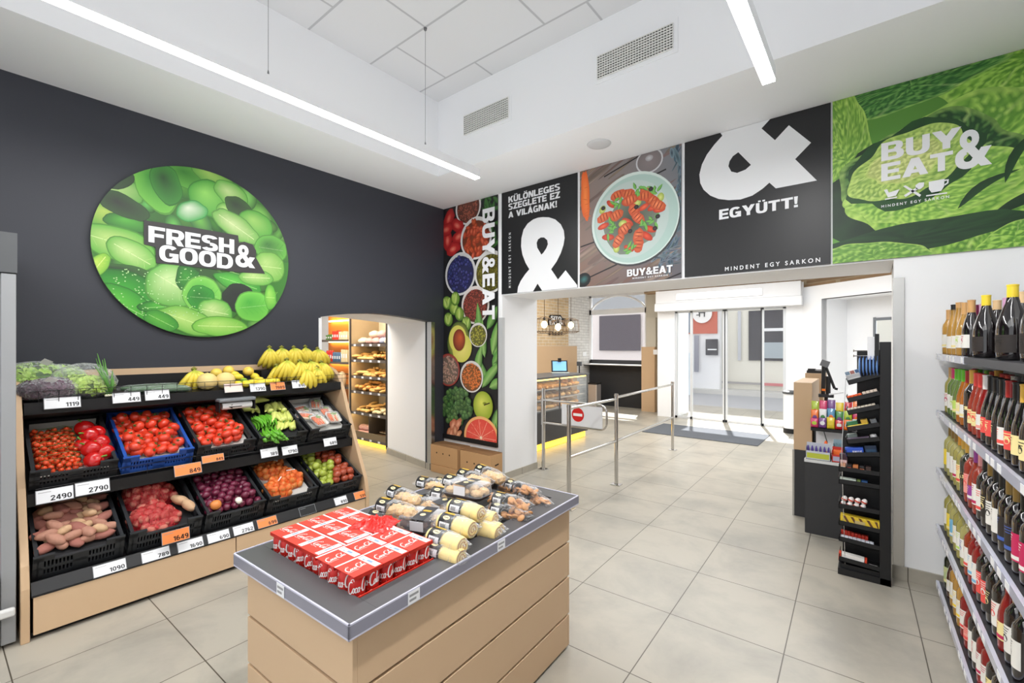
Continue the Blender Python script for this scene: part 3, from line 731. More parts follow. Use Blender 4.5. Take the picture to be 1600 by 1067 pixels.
for k in range(26):
    A.ell(*p.P(*q(rnd.uniform(560, 820), rnd.uniform(770, 890))), rnd.uniform(.03, .08), rnd.uniform(.006, .016), jit((46, 58, 68), rnd, 14), jit((112, 124, 132), rnd, 20), rnd.uniform(-20, 60), 10)
A.ell(*p.P(*q(578, 145)), .135, .12, (150, 144, 146), (196, 196, 200), 0, 24); A.ell(*p.P(*q(578, 145)), .12, .105, (132, 122, 122), (120, 112, 112), 0, 24); A.ell(*p.P(*q(578, 125)), .04, .03, (190, 190, 194), (150, 146, 148), 0, 12)
A.ell(*p.P(*q(115, 400)), .055, .27, (246, 140, 70), (222, 96, 40), 2, 20, wob=.2, seed=2)
for k in range(8): A.ell(*p.P(*q(rnd.uniform(100, 140), rnd.uniform(240, 560))), .03, .004, (214, 104, 50), None, rnd.uniform(-20, 20), 8)
A.ell(*p.P(*q(100, 1010)), .09, .075, (40, 44, 46), (26, 26, 28), 20, 18); A.ell(*p.P(*q(105, 1005)), .06, .045, (60, 110, 110), (26, 30, 32), 20, 14)
A.ell(*p.P(*q(462, 572)), .462, .458, (70, 72, 74), (60, 60, 62), 0, 44)
A.ell(*p.P(*q(460, 562)), .455, .452, (198, 208, 204), (206, 220, 214), 0, 48); A.ell(*p.P(*q(465, 566)), .435, .43, (186, 200, 196), (170, 196, 188), 0, 48, (-.06, .02)); A.ell(*p.P(*q(440, 570)), .385, .38, (194, 203, 199), (184, 200, 195), 0, 40)
A.ell(*p.P(*q(435, 590)), .30, .28, (60, 66, 52), (120, 128, 116), 0, 30, wob=.25, seed=4)
for (x, y, r_) in ((300, 460, .05), (270, 545, .06), (245, 620, .055), (280, 700, .06), (610, 480, .055), (650, 500, .05), (585, 640, .055), (430, 780, .05), (560, 690, .06), (420, 590, .06), (540, 480, .05)):
    A.ell(*p.P(*q(x, y)), r_ * 1.2, r_ * .55, jit((232, 96, 60), rnd, 14), jit((176, 52, 34), rnd, 10), rnd.uniform(-60, 60), 12)
for (x, y) in ((490, 450), (385, 600), (340, 780), (660, 410), (240, 500)): A.ell(*p.P(*q(x, y)), .045, .035, (214, 220, 130), (150, 170, 70), rnd.uniform(0, 90), 12)
for (x, y, a_) in ((350, 395, 20), (425, 385, -20), (560, 385, -40), (600, 430, -35), (640, 465, -30), (470, 510, -55), (500, 560, -50), (340, 540, 20), (250, 555, 15), (400, 640, 30), (355, 720, 50), (500, 690, 80), (500, 750, 80), (440, 430, 10), (545, 400, 0)):
    A.ell(*p.P(*q(x, y)), .082, .052, jit((236, 132, 82), rnd, 14), jit((186, 72, 40), rnd, 12), a_, 14, (-.01, .012), .25, rnd.random() * 9)
    for j in (-1, 0, 1):
        px_, py_ = p.P(*q(x, y)); dx_ = j * .034
        A.ell(px_ + dx_ * math.cos(math.radians(a_)), py_ + dx_ * math.sin(math.radians(a_)), .006, .040, (128, 44, 24), (168, 62, 34), a_, 8)
for (x, y) in ((500, 345), (350, 450), (300, 655), (605, 575), (545, 615), (630, 370), (320, 620), (440, 800)):
    for k in range(6): A.leaf(*p.P(*q(x + rnd.uniform(-25, 25), y + rnd.uniform(-20, 20))), rnd.uniform(.05, .09), .032, rnd.uniform(0, 360), jit((92, 160, 66), rnd, 16), (46, 104, 44), (126, 186, 92))
for (x, y) in ((590, 350), (620, 635), (245, 490), (485, 480), (640, 548), (440, 655)): A.ell(*p.P(*q(x, y)), .024, .022, (70, 60, 64), (24, 20, 24), 0, 12)
p.done()
p.txt('BUY&EAT', 980.5, 421.6, 432.6, 1051.6, bold=.03); p.txt('MINDENT EGY SARKON', 989, 434.0, 436.4, 1044, spacing=1.4)
# ---- second black panel
p = Panel('poster', 'large black poster with a lying white ampersand and the word below it', -1.345, -.25, 2.283, zt, M_panelk)
q = crop(1060, 160, .26236)
amp2 = [(225, 150), (262, 198), (215, 250), (170, 310), (140, 370), (125, 430), (130, 480), (150, 520), (190, 555), (240, 575), (300, 582), (370, 578), (440, 555), (500, 515), (542, 478), (580, 512), (825, 465), (695, 338), (790, 240), (658, 136), (575, 225), (495, 155), (560, 85), (540, 40)]
hole = [(357, 297), (432, 372), (400, 400), (350, 420), (315, 412), (298, 380), (305, 350), (325, 320)]
p.art.poly([p.P(*q(*a)) for a in amp2], (228, 229, 231)); p.art.z += .0006
p.art.poly([p.P(*q(*a)) for a in hole], (30, 30, 32)); p.done('ampersand')
p.txt('EGYÜTT!', 1123.8, 328.2, 343.6, 1246.8, bold=.03); p.txt('MINDENT EGY SARKON', 1133, 417.4, 423.6, 1281.7, spacing=1.6)
# ---- cabbage poster
p = Panel('poster', 'wide green cabbage leaf poster with white store lettering and three icons', -.238, 1.05, 2.283, zt, mat('poster_green_back', (90, 140, 50), .5))
A = p.art; q = crop(1280, 70, .3376); rnd = random.Random(11)
A.quad([(0, 0), (p.w, 0), (p.w, p.h), (0, p.h)], [(96, 150, 60), (40, 74, 34), (70, 120, 40), (86, 140, 50)])
def crinkle(cx, cy, rx, ry, rot, base, edge, n, rad, seed, a0=0, a1=360):
    """one cabbage leaf: radial grid, colours from a blistered relief"""
    ca, sa = math.cos(math.radians(rot)), math.sin(math.radians(rot)); nr, na = (22, 120) if n > 30 else (5, 36)
    def hgt(X, Y):
        d = noise.voronoi(Vector((X * 26 + seed, Y * 30, seed * 1.7)))[0]; return d[1] - d[0]
    g = []
    for i in range(nr + 1):
        row = []
        for j in range(na):
            t_ = 2 * math.pi * j / na; k = (1 + .16 * noise.noise(Vector((math.cos(t_) * 1.7 + seed, math.sin(t_) * 1.7, seed * 3.1)))+ .03 * math.sin(9 * t_ + seed)) * i / nr
            px_, py_ = rx * k * math.cos(t_), ry * k * math.sin(t_); X, Y = cx + px_ * ca - py_ * sa, cy + px_ * sa + py_ * ca
            rel = max(0, min(1, .42 + 2.6 * (hgt(X + .009, Y - .009) - hgt(X, Y)) + .5 * noise.noise(Vector((X * 4, Y * 4, seed)))))
            r_ = i / nr; vein = abs(math.sin(t_ * 3.5 + seed + .8 * noise.noise(Vector((r_ * 3, seed, 0)))))
            c = mixc(edge, base, .35 + .65 * rel) if n > 30 else mixc(edge, base, rel * .6)
            if n > 30: c = mixc(c, (206, 226, 130), .55 * max(0, rel - .45)); c = mixc(c, (214, 228, 150), .5 * max(0, 1 - vein * 7))
            if r_ > .93 and n > 30: c = mixc(c, (190, 218, 110), .45)
            row.append(((X, Y), lin(c)))
        g.append(row)
    for i in range(nr):
        for j in range(na):
            a, b, c, d = g[i][j], g[i + 1][j], g[i + 1][(j + 1) % na], g[i][(j + 1) % na]
            A.tri([a[0], b[0], c[0]], [a[1], b[1], c[1]])
            if i: A.tri([a[0], c[0], d[0]], [a[1], c[1], d[1]])
    A.z += A.eps * 4
c0 = p.P(*q(430, 560))
crinkle(p.w * .8, p.h * .95, .55, .30, -8, (140, 196, 66), (54, 104, 30), 260, .020, 1)
crinkle(p.w * .35, p.h * .97, .5, .14, 10, (60, 128, 50), (24, 66, 28), 60, .022, 7)
crinkle(.08, p.h * .62, .17, .55, 4, (160, 204, 84), (62, 112, 36), 190, .020, 2)
crinkle(*p.P(*q(830, 700)), .42, .40, 40, (146, 200, 70), (40, 88, 32), 240, .019, 3)
crinkle(*p.P(*q(500, 640)), .62, .44, 12, (28, 66, 30), (18, 44, 24), 0, .02, 8)
crinkle(*p.P(*q(600, 560)), .60, .40, 20, (158, 208, 80), (58, 112, 36), 420, .017, 4)
crinkle(*p.P(*q(500, 560)), .46, .33, 10, (36, 90, 34), (20, 52, 26), 40, .02, 9)
crinkle(*p.P(*q(500, 650)), .44, .26, 6, (168, 214, 90), (70, 124, 44), 260, .015, 5)
crinkle(*p.P(*q(420, 560)), .36, .27, 24, (40, 92, 36), (26, 64, 30), 30, .02, 10)
crinkle(*p.P(*q(400, 560)), .33, .22, 26, (190, 216, 112), (84, 130, 50), 200, .014, 6)
crinkle(*p.P(*q(400, 540)), .21, .14, 20, (222, 226, 150), (136, 160, 76), 110, .012, 12)
crinkle(*p.P(*q(390, 900)), .60, .10, 6, (44, 86, 42), (24, 52, 30), 20, .02, 13)
crinkle(*p.P(*q(250, 975)), .32, .10, -6, (136, 186, 80), (70, 118, 48), 60, .02, 14)
crinkle(*p.P(*q(900, 900)), .18, .10, 30, (146, 200, 76), (58, 110, 38), 60, .016, 15)
for (x, y, a_, L_) in ((640, 760, 35, .35), (860, 640, 60, .4)):
    A.leaf(*p.P(*q(x, y)), L_, .05, a_, (22, 54, 28), (30, 70, 32), (26, 62, 30), .12)
p.done()
p.txt('BUY', 1376.9, 224.9, 252.6, 1502, bold=.045); p.txt('EAT', 1376.9, 257.0, 284.0, 1489, bold=.045); p.txt('&', 1492, 209, 266.5, 1548, bold=.04, name='ampersand')
p.txt('MINDENT EGY SARKON', 1377, 321.0, 325.0, 1483, spacing=1.5)
def QB(x, y): g = q(x, y); w = on_y(*g, p.y - .014); return (w.x, w.z)
ic = MB(frame((0, p.y - .013, 0), (1, 0, 0), (0, 0, 1)))
def icp(pts): ic.prism([QB(*a) for a in pts], lambda a, b, h: (a, b, h), 0, .001)
icp([(300, 672), (315, 668), (322, 684), (372, 668), (355, 698), (318, 706)]); icp([(305, 712), (360, 702), (360, 708), (305, 718)])
icp([(388, 655), (400, 650), (472, 694), (465, 704)]); icp([(400, 704), (392, 696), (450, 660), (458, 668)]); icp([(448, 668), (445, 650), (462, 638), (486, 636), (484, 655), (468, 668)])
icp([(507, 634), (580, 620), (578, 655), (565, 676), (520, 684), (508, 668)]); icp([(580, 624), (600, 622), (598, 640), (580, 652), (580, 645), (592, 637), (592, 628), (580, 631)]); icp([(495, 696), (592, 682), (592, 688), (495, 702)])
ic.build('icons', M_letw, p.t, world=True)
# ---- tall strip poster beside the corner
p = Panel('poster', 'tall narrow poster of bowls, avocado, broccoli, apple and grapefruit on black', -4.572, -3.60, .40, zt, M_panelk)
A = p.art; q = crop(680, 290, .2156); q2 = crop(680, 480, .2248); rnd = random.Random(21)
def bowl(c, r_, cin, cout, n, sx, sy, rim=(222, 220, 218), seeds=None):
    A.ell(*c, r_, r_, (150, 148, 146), rim, 0, 32); A.ell(c[0], c[1] - .01, r_ * .88, r_ * .86, mixc(cin, (0, 0, 0), .4), mixc(cin, (0, 0, 0), .5), 0, 28)
    for k in range(n):
        a_ = rnd.uniform(0, 6.28); d = math.sqrt(rnd.random()) * r_ * .82
        A.ell(c[0] + d * math.cos(a_), c[1] + d * math.sin(a_), sx * rnd.uniform(.8, 1.2), sy * rnd.uniform(.8, 1.2), jit(cin, rnd, 14), jit(cout, rnd, 14), rnd.uniform(0, 180), 7, (-sx * .2, sy * .3))
for k in range(26):
    A.leaf(*p.P(*q(rnd.uniform(330, 490), rnd.uniform(60, 470))), rnd.uniform(.1, .2), .06, rnd.uniform(0, 360), jit((50, 96, 44), rnd, 16), (26, 56, 26), (70, 120, 60))
bowl(p.P(*q(238, 155)), .23, (178, 104, 84), (140, 72, 56), 170, .012, .009)
for (x, y, a_) in ((100, 240, 60), (160, 290, -30), (170, 370, 20), (90, 400, 90), (130, 460, 10), (80, 320, 0)):
    A.ell(*p.P(*q(x, y)), .14, .09, (206, 60, 56), (150, 26, 30), a_, 12, (.02, .01), .3, x); A.ell(*p.P(*q(x, y)), .07, .04, (236, 130, 110), (196, 50, 48), a_, 10)
bowl(p.P(*q(295, 380)), .275, (214, 104, 66), (150, 50, 32), 62, .05, .026)
bowl(p.P(*q(400, 625)), .27, (164, 152, 62), (84, 84, 30), 240, .013, .010)
bowl(p.P(*q(183, 640)), .285, (82, 84, 150), (24, 26, 62), 95, .032, .030, (206, 206, 206))
bowl(p.P(*q(292, 865)), .245, (176, 92, 78), (134, 58, 48), 260, .010, .008, (216, 208, 204))
for g in [q(90, 850), q(140, 890), q(180, 930), q(100, 970), q(230, 1000), q(150, 820)]:
    c = p.P(*g); A.ell(*c, .085, .095, (178, 200, 96), (72, 116, 40), rnd.uniform(0, 60), 14, (-.02, .03))
    for k in range(3): A.leaf(c[0], c[1] - .07, .15, .07, 90 + rnd.uniform(-30, 30), (150, 184, 76), (96, 144, 54), (190, 210, 120))
c = p.P(*q2(100, 20))
for k in range(16):
    x, y = rnd.uniform(300, 480), rnd.uniform(120, 560)
    A.leaf(*p.P(*q2(x, y)), rnd.uniform(.22, .42), rnd.uniform(.09, .14), rnd.uniform(40, 130), jit((72, 132, 54), rnd, 14), jit((36, 84, 34), rnd, 10), (130, 176, 96), rnd.uniform(-.1, .1))
for (x, y, a_, L_) in ((350, 350, 95, .5), (400, 330, 70, .55), (300, 480, 80, .42), (330, 560, 45, .5), (440, 700, 250, .45), (420, 800, -60, .5), (380, 560, 20, .3)):
    A.leaf(*p.P(*q2(x, y)), L_, .13, a_, (88, 150, 62), (44, 96, 38), (150, 190, 110), .05)
A.ell(*p.P(*q2(165, 235)), .205, .26, (236, 222, 120), (62, 92, 34), -12, 30, (0, 0), .05, 2); A.ell(*p.P(*q2(190, 285)), .175, .19, (240, 226, 128), (206, 204, 90), -30, 26); A.ell(*p.P(*q2(160, 220)), .165, .18, (240, 228, 130), (216, 212, 96), 0, 26)
A.ell(*p.P(*q2(170, 228)), .115, .145, (206, 96, 48), (112, 40, 22), 0, 24, (.03, .04))
bowl(p.P(*q2(302, 192)), .155, (186, 184, 84), (150, 148, 50), 60, .012, .01)
bowl(p.P(*q2(95, 435)), .22, (206, 178, 158), (150, 110, 96), 120, .018, .012, (150, 52, 40))
bowl(p.P(*q2(257, 482)), .205, (236, 146, 74), (206, 100, 44), 160, .013, .010)
for k in range(130):
    a_ = rnd.uniform(0, 6.28); d = math.sqrt(rnd.random()); x, y = p.P(*q2(150 + 105 * d * math.cos(a_), 690 + 125 * d * math.sin(a_)))
    A.ell(x, y, .045, .04, jit((104, 142, 78), rnd, 16), jit((40, 74, 38), rnd, 10), 0, 9, (-.012, .018))
A.ell(*p.P(*q2(338, 685)), .165, .185, (222, 226, 104), (142, 164, 42), 0, 28, (-.03, .05)); A.ell(*p.P(*q2(352, 668)), .04, .022, (96, 104, 30), (170, 184, 60), 0, 12); A.line(p.P(*q2(345, 680)), p.P(*q2(385, 665)), .014, (60, 44, 24))
for k in range(12): A.ell(*p.P(*q2(rnd.uniform(70, 200), rnd.uniform(800, 890))), .08, .04, jit((232, 176, 140), rnd, 16), jit((176, 92, 60), rnd, 16), rnd.uniform(0, 90), 12, wob=.3, seed=k)
gc = p.P(*q2(325, 905)); A.ell(*gc, .30, .27, (246, 222, 190), (238, 176, 110), 0, 36); A.ell(*gc, .265, .235, (236, 92, 76), (226, 78, 66), 0, 32)
for k in range(11):
    a_ = k * 33; A.line(gc, (gc[0] + .25 * math.cos(math.radians(a_)), gc[1] + .225 * math.sin(math.radians(a_))), .007, (246, 170, 150))
for k in range(60):
    a_ = rnd.uniform(0, 6.28); d = rnd.uniform(.05, .22); A.ell(gc[0] + d * math.cos(a_), gc[1] + d * .9 * math.sin(a_), .02, .006, jit((244, 130, 106), rnd, 10), jit((232, 84, 70), rnd, 10), math.degrees(a_), 6)
A.ell(*gc, .02, .02, (250, 226, 200), None, 0, 10)
A.quad([(0, 0), (p.w, 0), (p.w, .062), (0, .062)], [(20, 20, 22)] * 4)
p.done()
a = on_y(758.5, 329, p.y); b = on_y(777.5, 329, p.y); c = on_y(758.5, 500, p.y)
heavy('BUY&EAT', M_letw, p.t, (a.x + .0, p.y - .055, a.z), (0, 0, -1), (1, 0, 0), a.z - c.z, b.x - a.x)
# ---- round leaf sign on the dark wall
XD = -4.545
cy, cz, rr = 1.372, 2.46, .727
t = thing('round_sign', 'big round green leaf sign with the words FRESH and GOOD on the dark wall', 'sign', (-4.58, cy, cz))
n = 96; circ = [(rr * math.cos(2 * math.pi * i / n), rr * math.sin(2 * math.pi * i / n)) for i in range(n)]
MD = frame((XD, cy, cz), (0, 1, 0), (0, 0, 1))
MB(MD).prism([(a * .996, b * .996) for a, b in circ], lambda a, b, h: (a, b, h), -.034, -.0006).build('disc', mat('disc_edge', (150, 180, 130), .5), t, world=True)
A = Art(MD, circ); rnd = random.Random(3)
def PD(u, v): w = on_x(u, v, XD); return (w.y - cy, w.z - cz)
qd = crop(120, 240, .2811)
def D(x, y): return PD(*qd(x, y))
A.fan((0, 0), circ, (44, 66, 40), [(60, 120, 46)] * n)
for k in range(60):
    a_ = rnd.uniform(0, 6.28); d = math.sqrt(rnd.random()) * .7; A.ell(d * math.cos(a_), d * math.sin(a_), rnd.uniform(.06, .16), rnd.uniform(.04, .1), jit((96, 160, 66), rnd, 34), jit((50, 94, 42), rnd, 18), rnd.uniform(0, 180), 20)
big = [  # x, y, rx, ry, centre colour, edge colour, rot
 (210, 185, .19, .10, (190, 216, 140), (96, 160, 70), -10), (560, 90, .25, .10, (196, 214, 140), (120, 170, 80), -14), (630, 130, .20, .11, (52, 118, 40), (90, 160, 60), -8),
 (760, 130, .16, .09, (150, 190, 90), (90, 150, 60), -20), (440, 180, .13, .22, (48, 132, 46), (110, 182, 70), 20), (500, 170, .10, .16, (40, 76, 40), (60, 130, 50), 10), (170, 110, .16, .10, (60, 90, 50), (50, 70, 46), 0),
 (200, 350, .22, .11, (170, 196, 90), (76, 150, 56), -4), (300, 385, .16, .07, (84, 166, 60), (50, 110, 44), 0), (740, 250, .16, .15, (140, 206, 96), (70, 150, 54), 0), (860, 230, .15, .10, (186, 212, 140), (100, 170, 70), -30), (640, 320, .12, .08, (214, 224, 200), (70, 160, 80), 30),
 (830, 320, .08, .07, (170, 210, 120), (90, 160, 60), 0), (260, 290, .16, .08, (46, 50, 44), (52, 80, 46), -20), (900, 300, .12, .08, (48, 60, 46), (60, 90, 50), -30), (1000, 390, .15, .11, (150, 196, 100), (84, 160, 60), -20), (890, 410, .21, .10, (196, 212, 150), (110, 170, 76), -30),
 (230, 500, .22, .12, (178, 206, 120), (96, 168, 64), -12), (310, 560, .16, .10, (190, 214, 140), (104, 170, 70), -30), (230, 660, .20, .06, (38, 44, 40), (60, 100, 50), 0), (300, 780, .30, .15, (60, 160, 50), (40, 110, 40), -22), (250, 840, .22, .12, (96, 190, 66), (52, 140, 44), -30),
 (500, 850, .18, .06, (84, 180, 60), (40, 110, 40), 8), (540, 730, .19, .18, (190, 214, 150), (96, 166, 70), -32), (620, 700, .09, .12, (56, 140, 46), (40, 96, 40), 10), (700, 790, .14, .16, (60, 156, 52), (120, 190, 80), 0), (690, 800, .10, .10, (40, 110, 40), (52, 140, 48), 0),
 (1080, 530, .14, .13, (60, 110, 52), (100, 170, 70), 0), (1070, 630, .14, .14, (170, 200, 120), (112, 170, 74), 0), (900, 720, .20, .07, (90, 180, 66), (60, 140, 50), -14), (1000, 690, .15, .07, (180, 206, 130), (100, 166, 70), 4), (900, 800, .13, .12, (36, 40, 38), (40, 50, 40), 0),
 (770, 880, .13, .11, (190, 212, 140), (96, 170, 66), -10), (980, 850, .15, .14, (66, 156, 54), (110, 190, 74), 10), (1075, 800, .05, .12, (150, 206, 90), (90, 170, 60), 0), (620, 930, .22, .10, (180, 214, 120), (110, 176, 70), -20), (800, 960, .22, .08, (172, 210, 110), (110, 180, 66), 0), (470, 930, .12, .07, (90, 170, 60), (60, 140, 50), -30), (120, 620, .10, .05, (190, 216, 90), (120, 180, 60), 60)]
for (x, y, rx, ry, c1, c2, ro) in big:
    px_, py_ = D(x, y)
    A.ell(px_, py_, rx * 1.05, ry * 1.08, mixc(c2, (20, 50, 20), .2), mixc(c2, (20, 50, 20), .28), ro, 26, wob=.12, seed=x)
    A.ell(px_, py_, rx, ry, c1, c2, ro, 26, (-rx * .25, ry * .3), .12, x)
    if y > 400 and c1[1] > 100:
        A.line((px_ - rx * .8 * math.cos(math.radians(ro)), py_ - rx * .8 * math.sin(math.radians(ro))), (px_ + rx * .8 * math.cos(math.radians(ro)), py_ + rx * .8 * math.sin(math.radians(ro))), .005, mixc(c1, (230, 240, 190), .4))
        for k in range(5):
            f_ = -.7 + .3 * k; bx, by = px_ + rx * f_ * math.cos(math.radians(ro)), py_ + rx * f_ * math.sin(math.radians(ro))
            for sg in (55, -55): A.line((bx, by), (bx + ry * .6 * math.cos(math.radians(ro + sg)), by + ry * .6 * math.sin(math.radians(ro + sg))), .003, mixc(c1, c2, .35))
for k in range(130):
    x, y = rnd.uniform(180, 700), rnd.uniform(640, 900); A.ell(*D(x, y), .006, .005, (214, 236, 190), (120, 180, 90), 0, 6)
A.z += .001
back = [(370, 370), (640, 410), (895, 455), (900, 495), (930, 490), (975, 505), (995, 540), (992, 575), (1045, 668), (900, 660), (740, 640), (440, 608), (436, 520), (372, 505)]
A.poly([D(*a) for a in back], (52, 50, 50))
A.mb.build('picture', M_print, t, world=True)
def dtxt(s, u0, vt, vb, u1, bold=.035):
    a = on_x(u0, vb, XD + .013); b = on_x(u0, vt, XD + .013); c = on_x(u1, vb, XD + .013)
    heavy(s, M_letw, t, (XD + .013, a.y, a.z), (0, 1, 0), (0, 0, 1), c.y - a.y, b.z - a.z, .05)
dtxt('FRESH', 231.9, 352.3, 377.8, 366); dtxt('GOOD', 248.7, 381.8, 407.3, 364); dtxt('&', 367.8, 381.5, 415.5, 397.7, .03)
# ============================================================ fruit and vegetable stand on the left
rnd = random.Random(77)
t = thing('produce_stand', 'long oak and black metal fruit stand with three tilted tiers against the dark wall', 'display stand', (-4.1, 1.33, 0))
side = [(-3.67, 0), (-3.67, .30), (-3.70, .42), (-3.80, .62), (-3.98, 1.0), (-4.10, 1.27), (-4.16, 1.36), (-4.26, 1.42), (-4.56, 1.50), (-4.57, 1.50), (-4.57, 0)]
for y in (.236, 2.405):
    MB().prism(side, lambda a, b, h: (a, h, b), y, y + .036).build('side_panel', M_woodz, t, world=True, bevel=.004)
MB().box(-3.70, -3.672, .285, 1.312, .03, .243).build('base_board', M_woody, t, world=True, bevel=.002)
MB().box(-3.70, -3.672, 1.318, 2.40, .03, .243).build('base_board', M_woody, t, world=True, bevel=.002)
MB().box(-4.5, -3.72, .28, 2.40, 0, .03).build('plinth', M_black, t, world=True)
MB().box(-4.57, -4.545, .275, 2.402, 1.30, 1.478).build('back_board', M_woody, t, world=True)
MB().box(-4.56, -4.53, .275, 2.402, .03, 1.43).build('back_panel', M_black, t, world=True)
def tier(name, x0, z0, x1, z1, lip=.05):
    mb = MB(); L_ = math.hypot(x1 - x0, z1 - z0); ax = (x1 - x0) / L_, (z1 - z0) / L_
    M = frame((x0, 1.34, z0), (0, 1, 0), (ax[0], 0, ax[1]))
    mb.M = M; mb.box(-1.06, 1.06, 0, L_, -.012, 0)
    mb.build(name, M_black, t, world=True)
tier('lower_shelf', -3.70, .265, -4.42, .57)
tier('middle_shelf', -3.90, .765, -4.48, 1.02)
tier('upper_shelf', -4.10, 1.292, -4.54, 1.35)
MB().box(-3.72, -3.668, .278, 2.402, .243, .252).add([(-3.668, .278, .243), (-3.668, 2.402, .243), (-3.715, 2.402, .315), (-3.715, .278, .315), (-3.68, .278, .243), (-3.68, 2.402, .243), (-3.727, 2.402, .315), (-3.727, .278, .315)],
   [(0, 1, 2, 3), (4, 7, 6, 5), (3, 2, 6, 7), (0, 3, 7, 4), (1, 5, 6, 2)]).build('price_rail', M_black, t, world=True)
MB().box(-3.905, -3.895, .278, 2.402, .70, .775).build('middle_apron', M_black, t, world=True)
MB().box(-4.115, -4.095, .278, 2.402, 1.235, 1.30).build('upper_apron', M_black, t, world=True)
MB().prism([(-4.10, 1.24), (-4.10, 1.225), (-4.37, 1.17), (-4.37, 1.185)], lambda a, b, h: (a, h, b), .278, 2.402).build('sloping_panel', M_black, t, world=True)
w = MB()
for x, z, y0_, y1_ in ((-3.888, .845, .31, 2.38), (-3.888, .80, .31, 2.38), (-4.085, 1.372, .30, 2.48), (-4.085, 1.335, .30, 2.48)):
    w.tube([(x, y0_, z), (x, y1_, z)], .0022, 5)
w.tube([(-4.085, 2.48, 1.372), (-4.4, 2.48, 1.40)], .0022, 5)
for i in range(24): w.tube([(-4.085, .34 + i * .09, 1.30), (-4.085, .34 + i * .09, 1.372)], .0018, 4)
for i in range(9): w.tube([(-3.89, .34 + i * .25, .77), (-3.89, .34 + i * .25, .847)], .0018, 4)
w.build('wire_guard', M_black, t, world=True)

# ---- crates
def crate_mb(L_=.565, Wd=.405, hh=.18, front_dip=.035):
    """local: x 0 (front) .. -L (back), y -W/2..W/2, z 0 rim, -hh floor"""
    mb = MB(); th = .009; b = -hh
    mb.box(-L_, 0, -Wd / 2, Wd / 2, b, b + .006)
    def wall(axis, pos, a0, a1, dip):
        # solid bands, slats between them
        def bx(u0, u1, z0, z1, t_=th):
            if axis == 'x': mb.box(pos - t_ / 2, pos + t_ / 2, u0, u1, z0, z1)
            else: mb.box(u0, u1, pos - t_ / 2, pos + t_ / 2, z0, z1)
        Lw = a1 - a0
        d0, d1 = a0 + Lw * .22, a1 - Lw * .22
        bx(a0, d0, -.045, 0); bx(d1, a1, -.045, 0); bx(d0, d1, -.045, -dip)
        bx(a0, a1, b, b + .03); bx(a0, a1, b + (hh - .045) * .52, b + (hh - .045) * .52 + .018)
        bx(a0, a0 + .045, b, 0); bx(a1 - .045, a1, b, 0); bx(a0 + Lw * .42, a0 + Lw * .58, b, -.045)
        n = int(Lw / .016)
        for i in range(n): u = a0 + Lw * (i + .5) / n; bx(u - .0035, u + .0035, b, -.04, th * .7)
        # outward rim
        s_ = 1 if pos >= 0 or (axis == 'x' and pos > -.1) else -1
        def rim(u0, u1, z):
            if axis == 'x': mb.box(min(pos, pos + s_ * .014), max(pos, pos + s_ * .014), u0, u1, z - .009, z)
            else: mb.box(u0, u1, min(pos, pos + s_ * .014), max(pos, pos + s_ * .014), z - .009, z)
        rim(a0, d0, .001); rim(d1, a1, .001); rim(d0, d1, -dip + .001)
    wall('x', 0 - th / 2, -Wd / 2, Wd / 2, front_dip); wall('x', -L_ + th / 2, -Wd / 2, Wd / 2, 0.0)
    wall('y', Wd / 2 - .02, -L_, 0, 0.0); wall('y', -Wd / 2 + .02, -L_, 0, 0.0)
    return mb
M_crk = mat('crate_black', (40, 42, 45), .42); M_crb = mat('crate_blue', (34, 78, 160), .4)
M_liner = mat('tray_liner', (196, 194, 188), .7)
cr_low = crate_mb(.565, .40, .17).build('body', M_crk, None); cr_mid = crate_mb(.565, .40, .135).build('body', M_crk, None)
CR = {}
def crate(key, row, i, label, m=M_crk, liner=None, depth=.085):
    y = .285 + .2 + i * .4225
    if row == 'low': M = T(-3.685, y, .462) @ R(23.5, 'Y'); src = cr_low; hh = .17
    else: M = T(-3.865, y, .915) @ R(25.5, 'Y'); src = cr_mid; hh = .135
    t = thing('vegetable_crate', label, 'crate', M=M, group='produce crates on the stand')
    b = src if not src.get('used') else src.copy()
    if src.get('used'): C.objects.link(b)
    src['used'] = 1; b.parent = t; omat(b, m)
    if liner: MB().box(-.545, -.02, -.17, .17, -depth - .004, -depth).box(-.55, -.547, -.165, .165, -depth, -.02).build('paper_liner', liner, t)
    CR[key] = (M, t, depth)
    return M
M_false = mat('inner_tray', (26, 26, 28), .6)
crate('potato', 'low', 0, 'leftmost lower black crate filled with loose long potatoes', liner=M_false, depth=.05)
crate('netpot', 'low', 1, 'lower black crate holding red net bags and two loose potatoes', liner=M_false, depth=.07)
crate('redonion', 'low', 2, 'lower black crate filled with loose dark red onions', liner=M_false, depth=.055)
crate('onion', 'low', 3, 'lower black crate with orange nets of brown onions on pale paper', liner=M_liner, depth=.07)
crate('apple', 'low', 4, 'rightmost lower black crate of green and red apples', liner=M_false, depth=.06)
crate('cherry', 'mid', 0, 'leftmost middle black crate with vine cherry tomatoes and red bell peppers', liner=M_liner, depth=.065)
crate('tomblue', 'mid', 1, 'bright blue crate of red tomatoes on the middle tier', M_crb, M_liner, .06)
crate('tom', 'mid', 2, 'middle tier black crate of tomatoes, right of the blue crate', liner=M_liner, depth=.06)
crate('greenpep', 'mid', 3, 'middle tier black crate of bright green and pale yellow pointed peppers', liner=M_false, depth=.06)
crate('carrot', 'mid', 4, 'rightmost middle black crate with film wrapped carrot and vegetable trays', liner=M_liner, depth=.06)

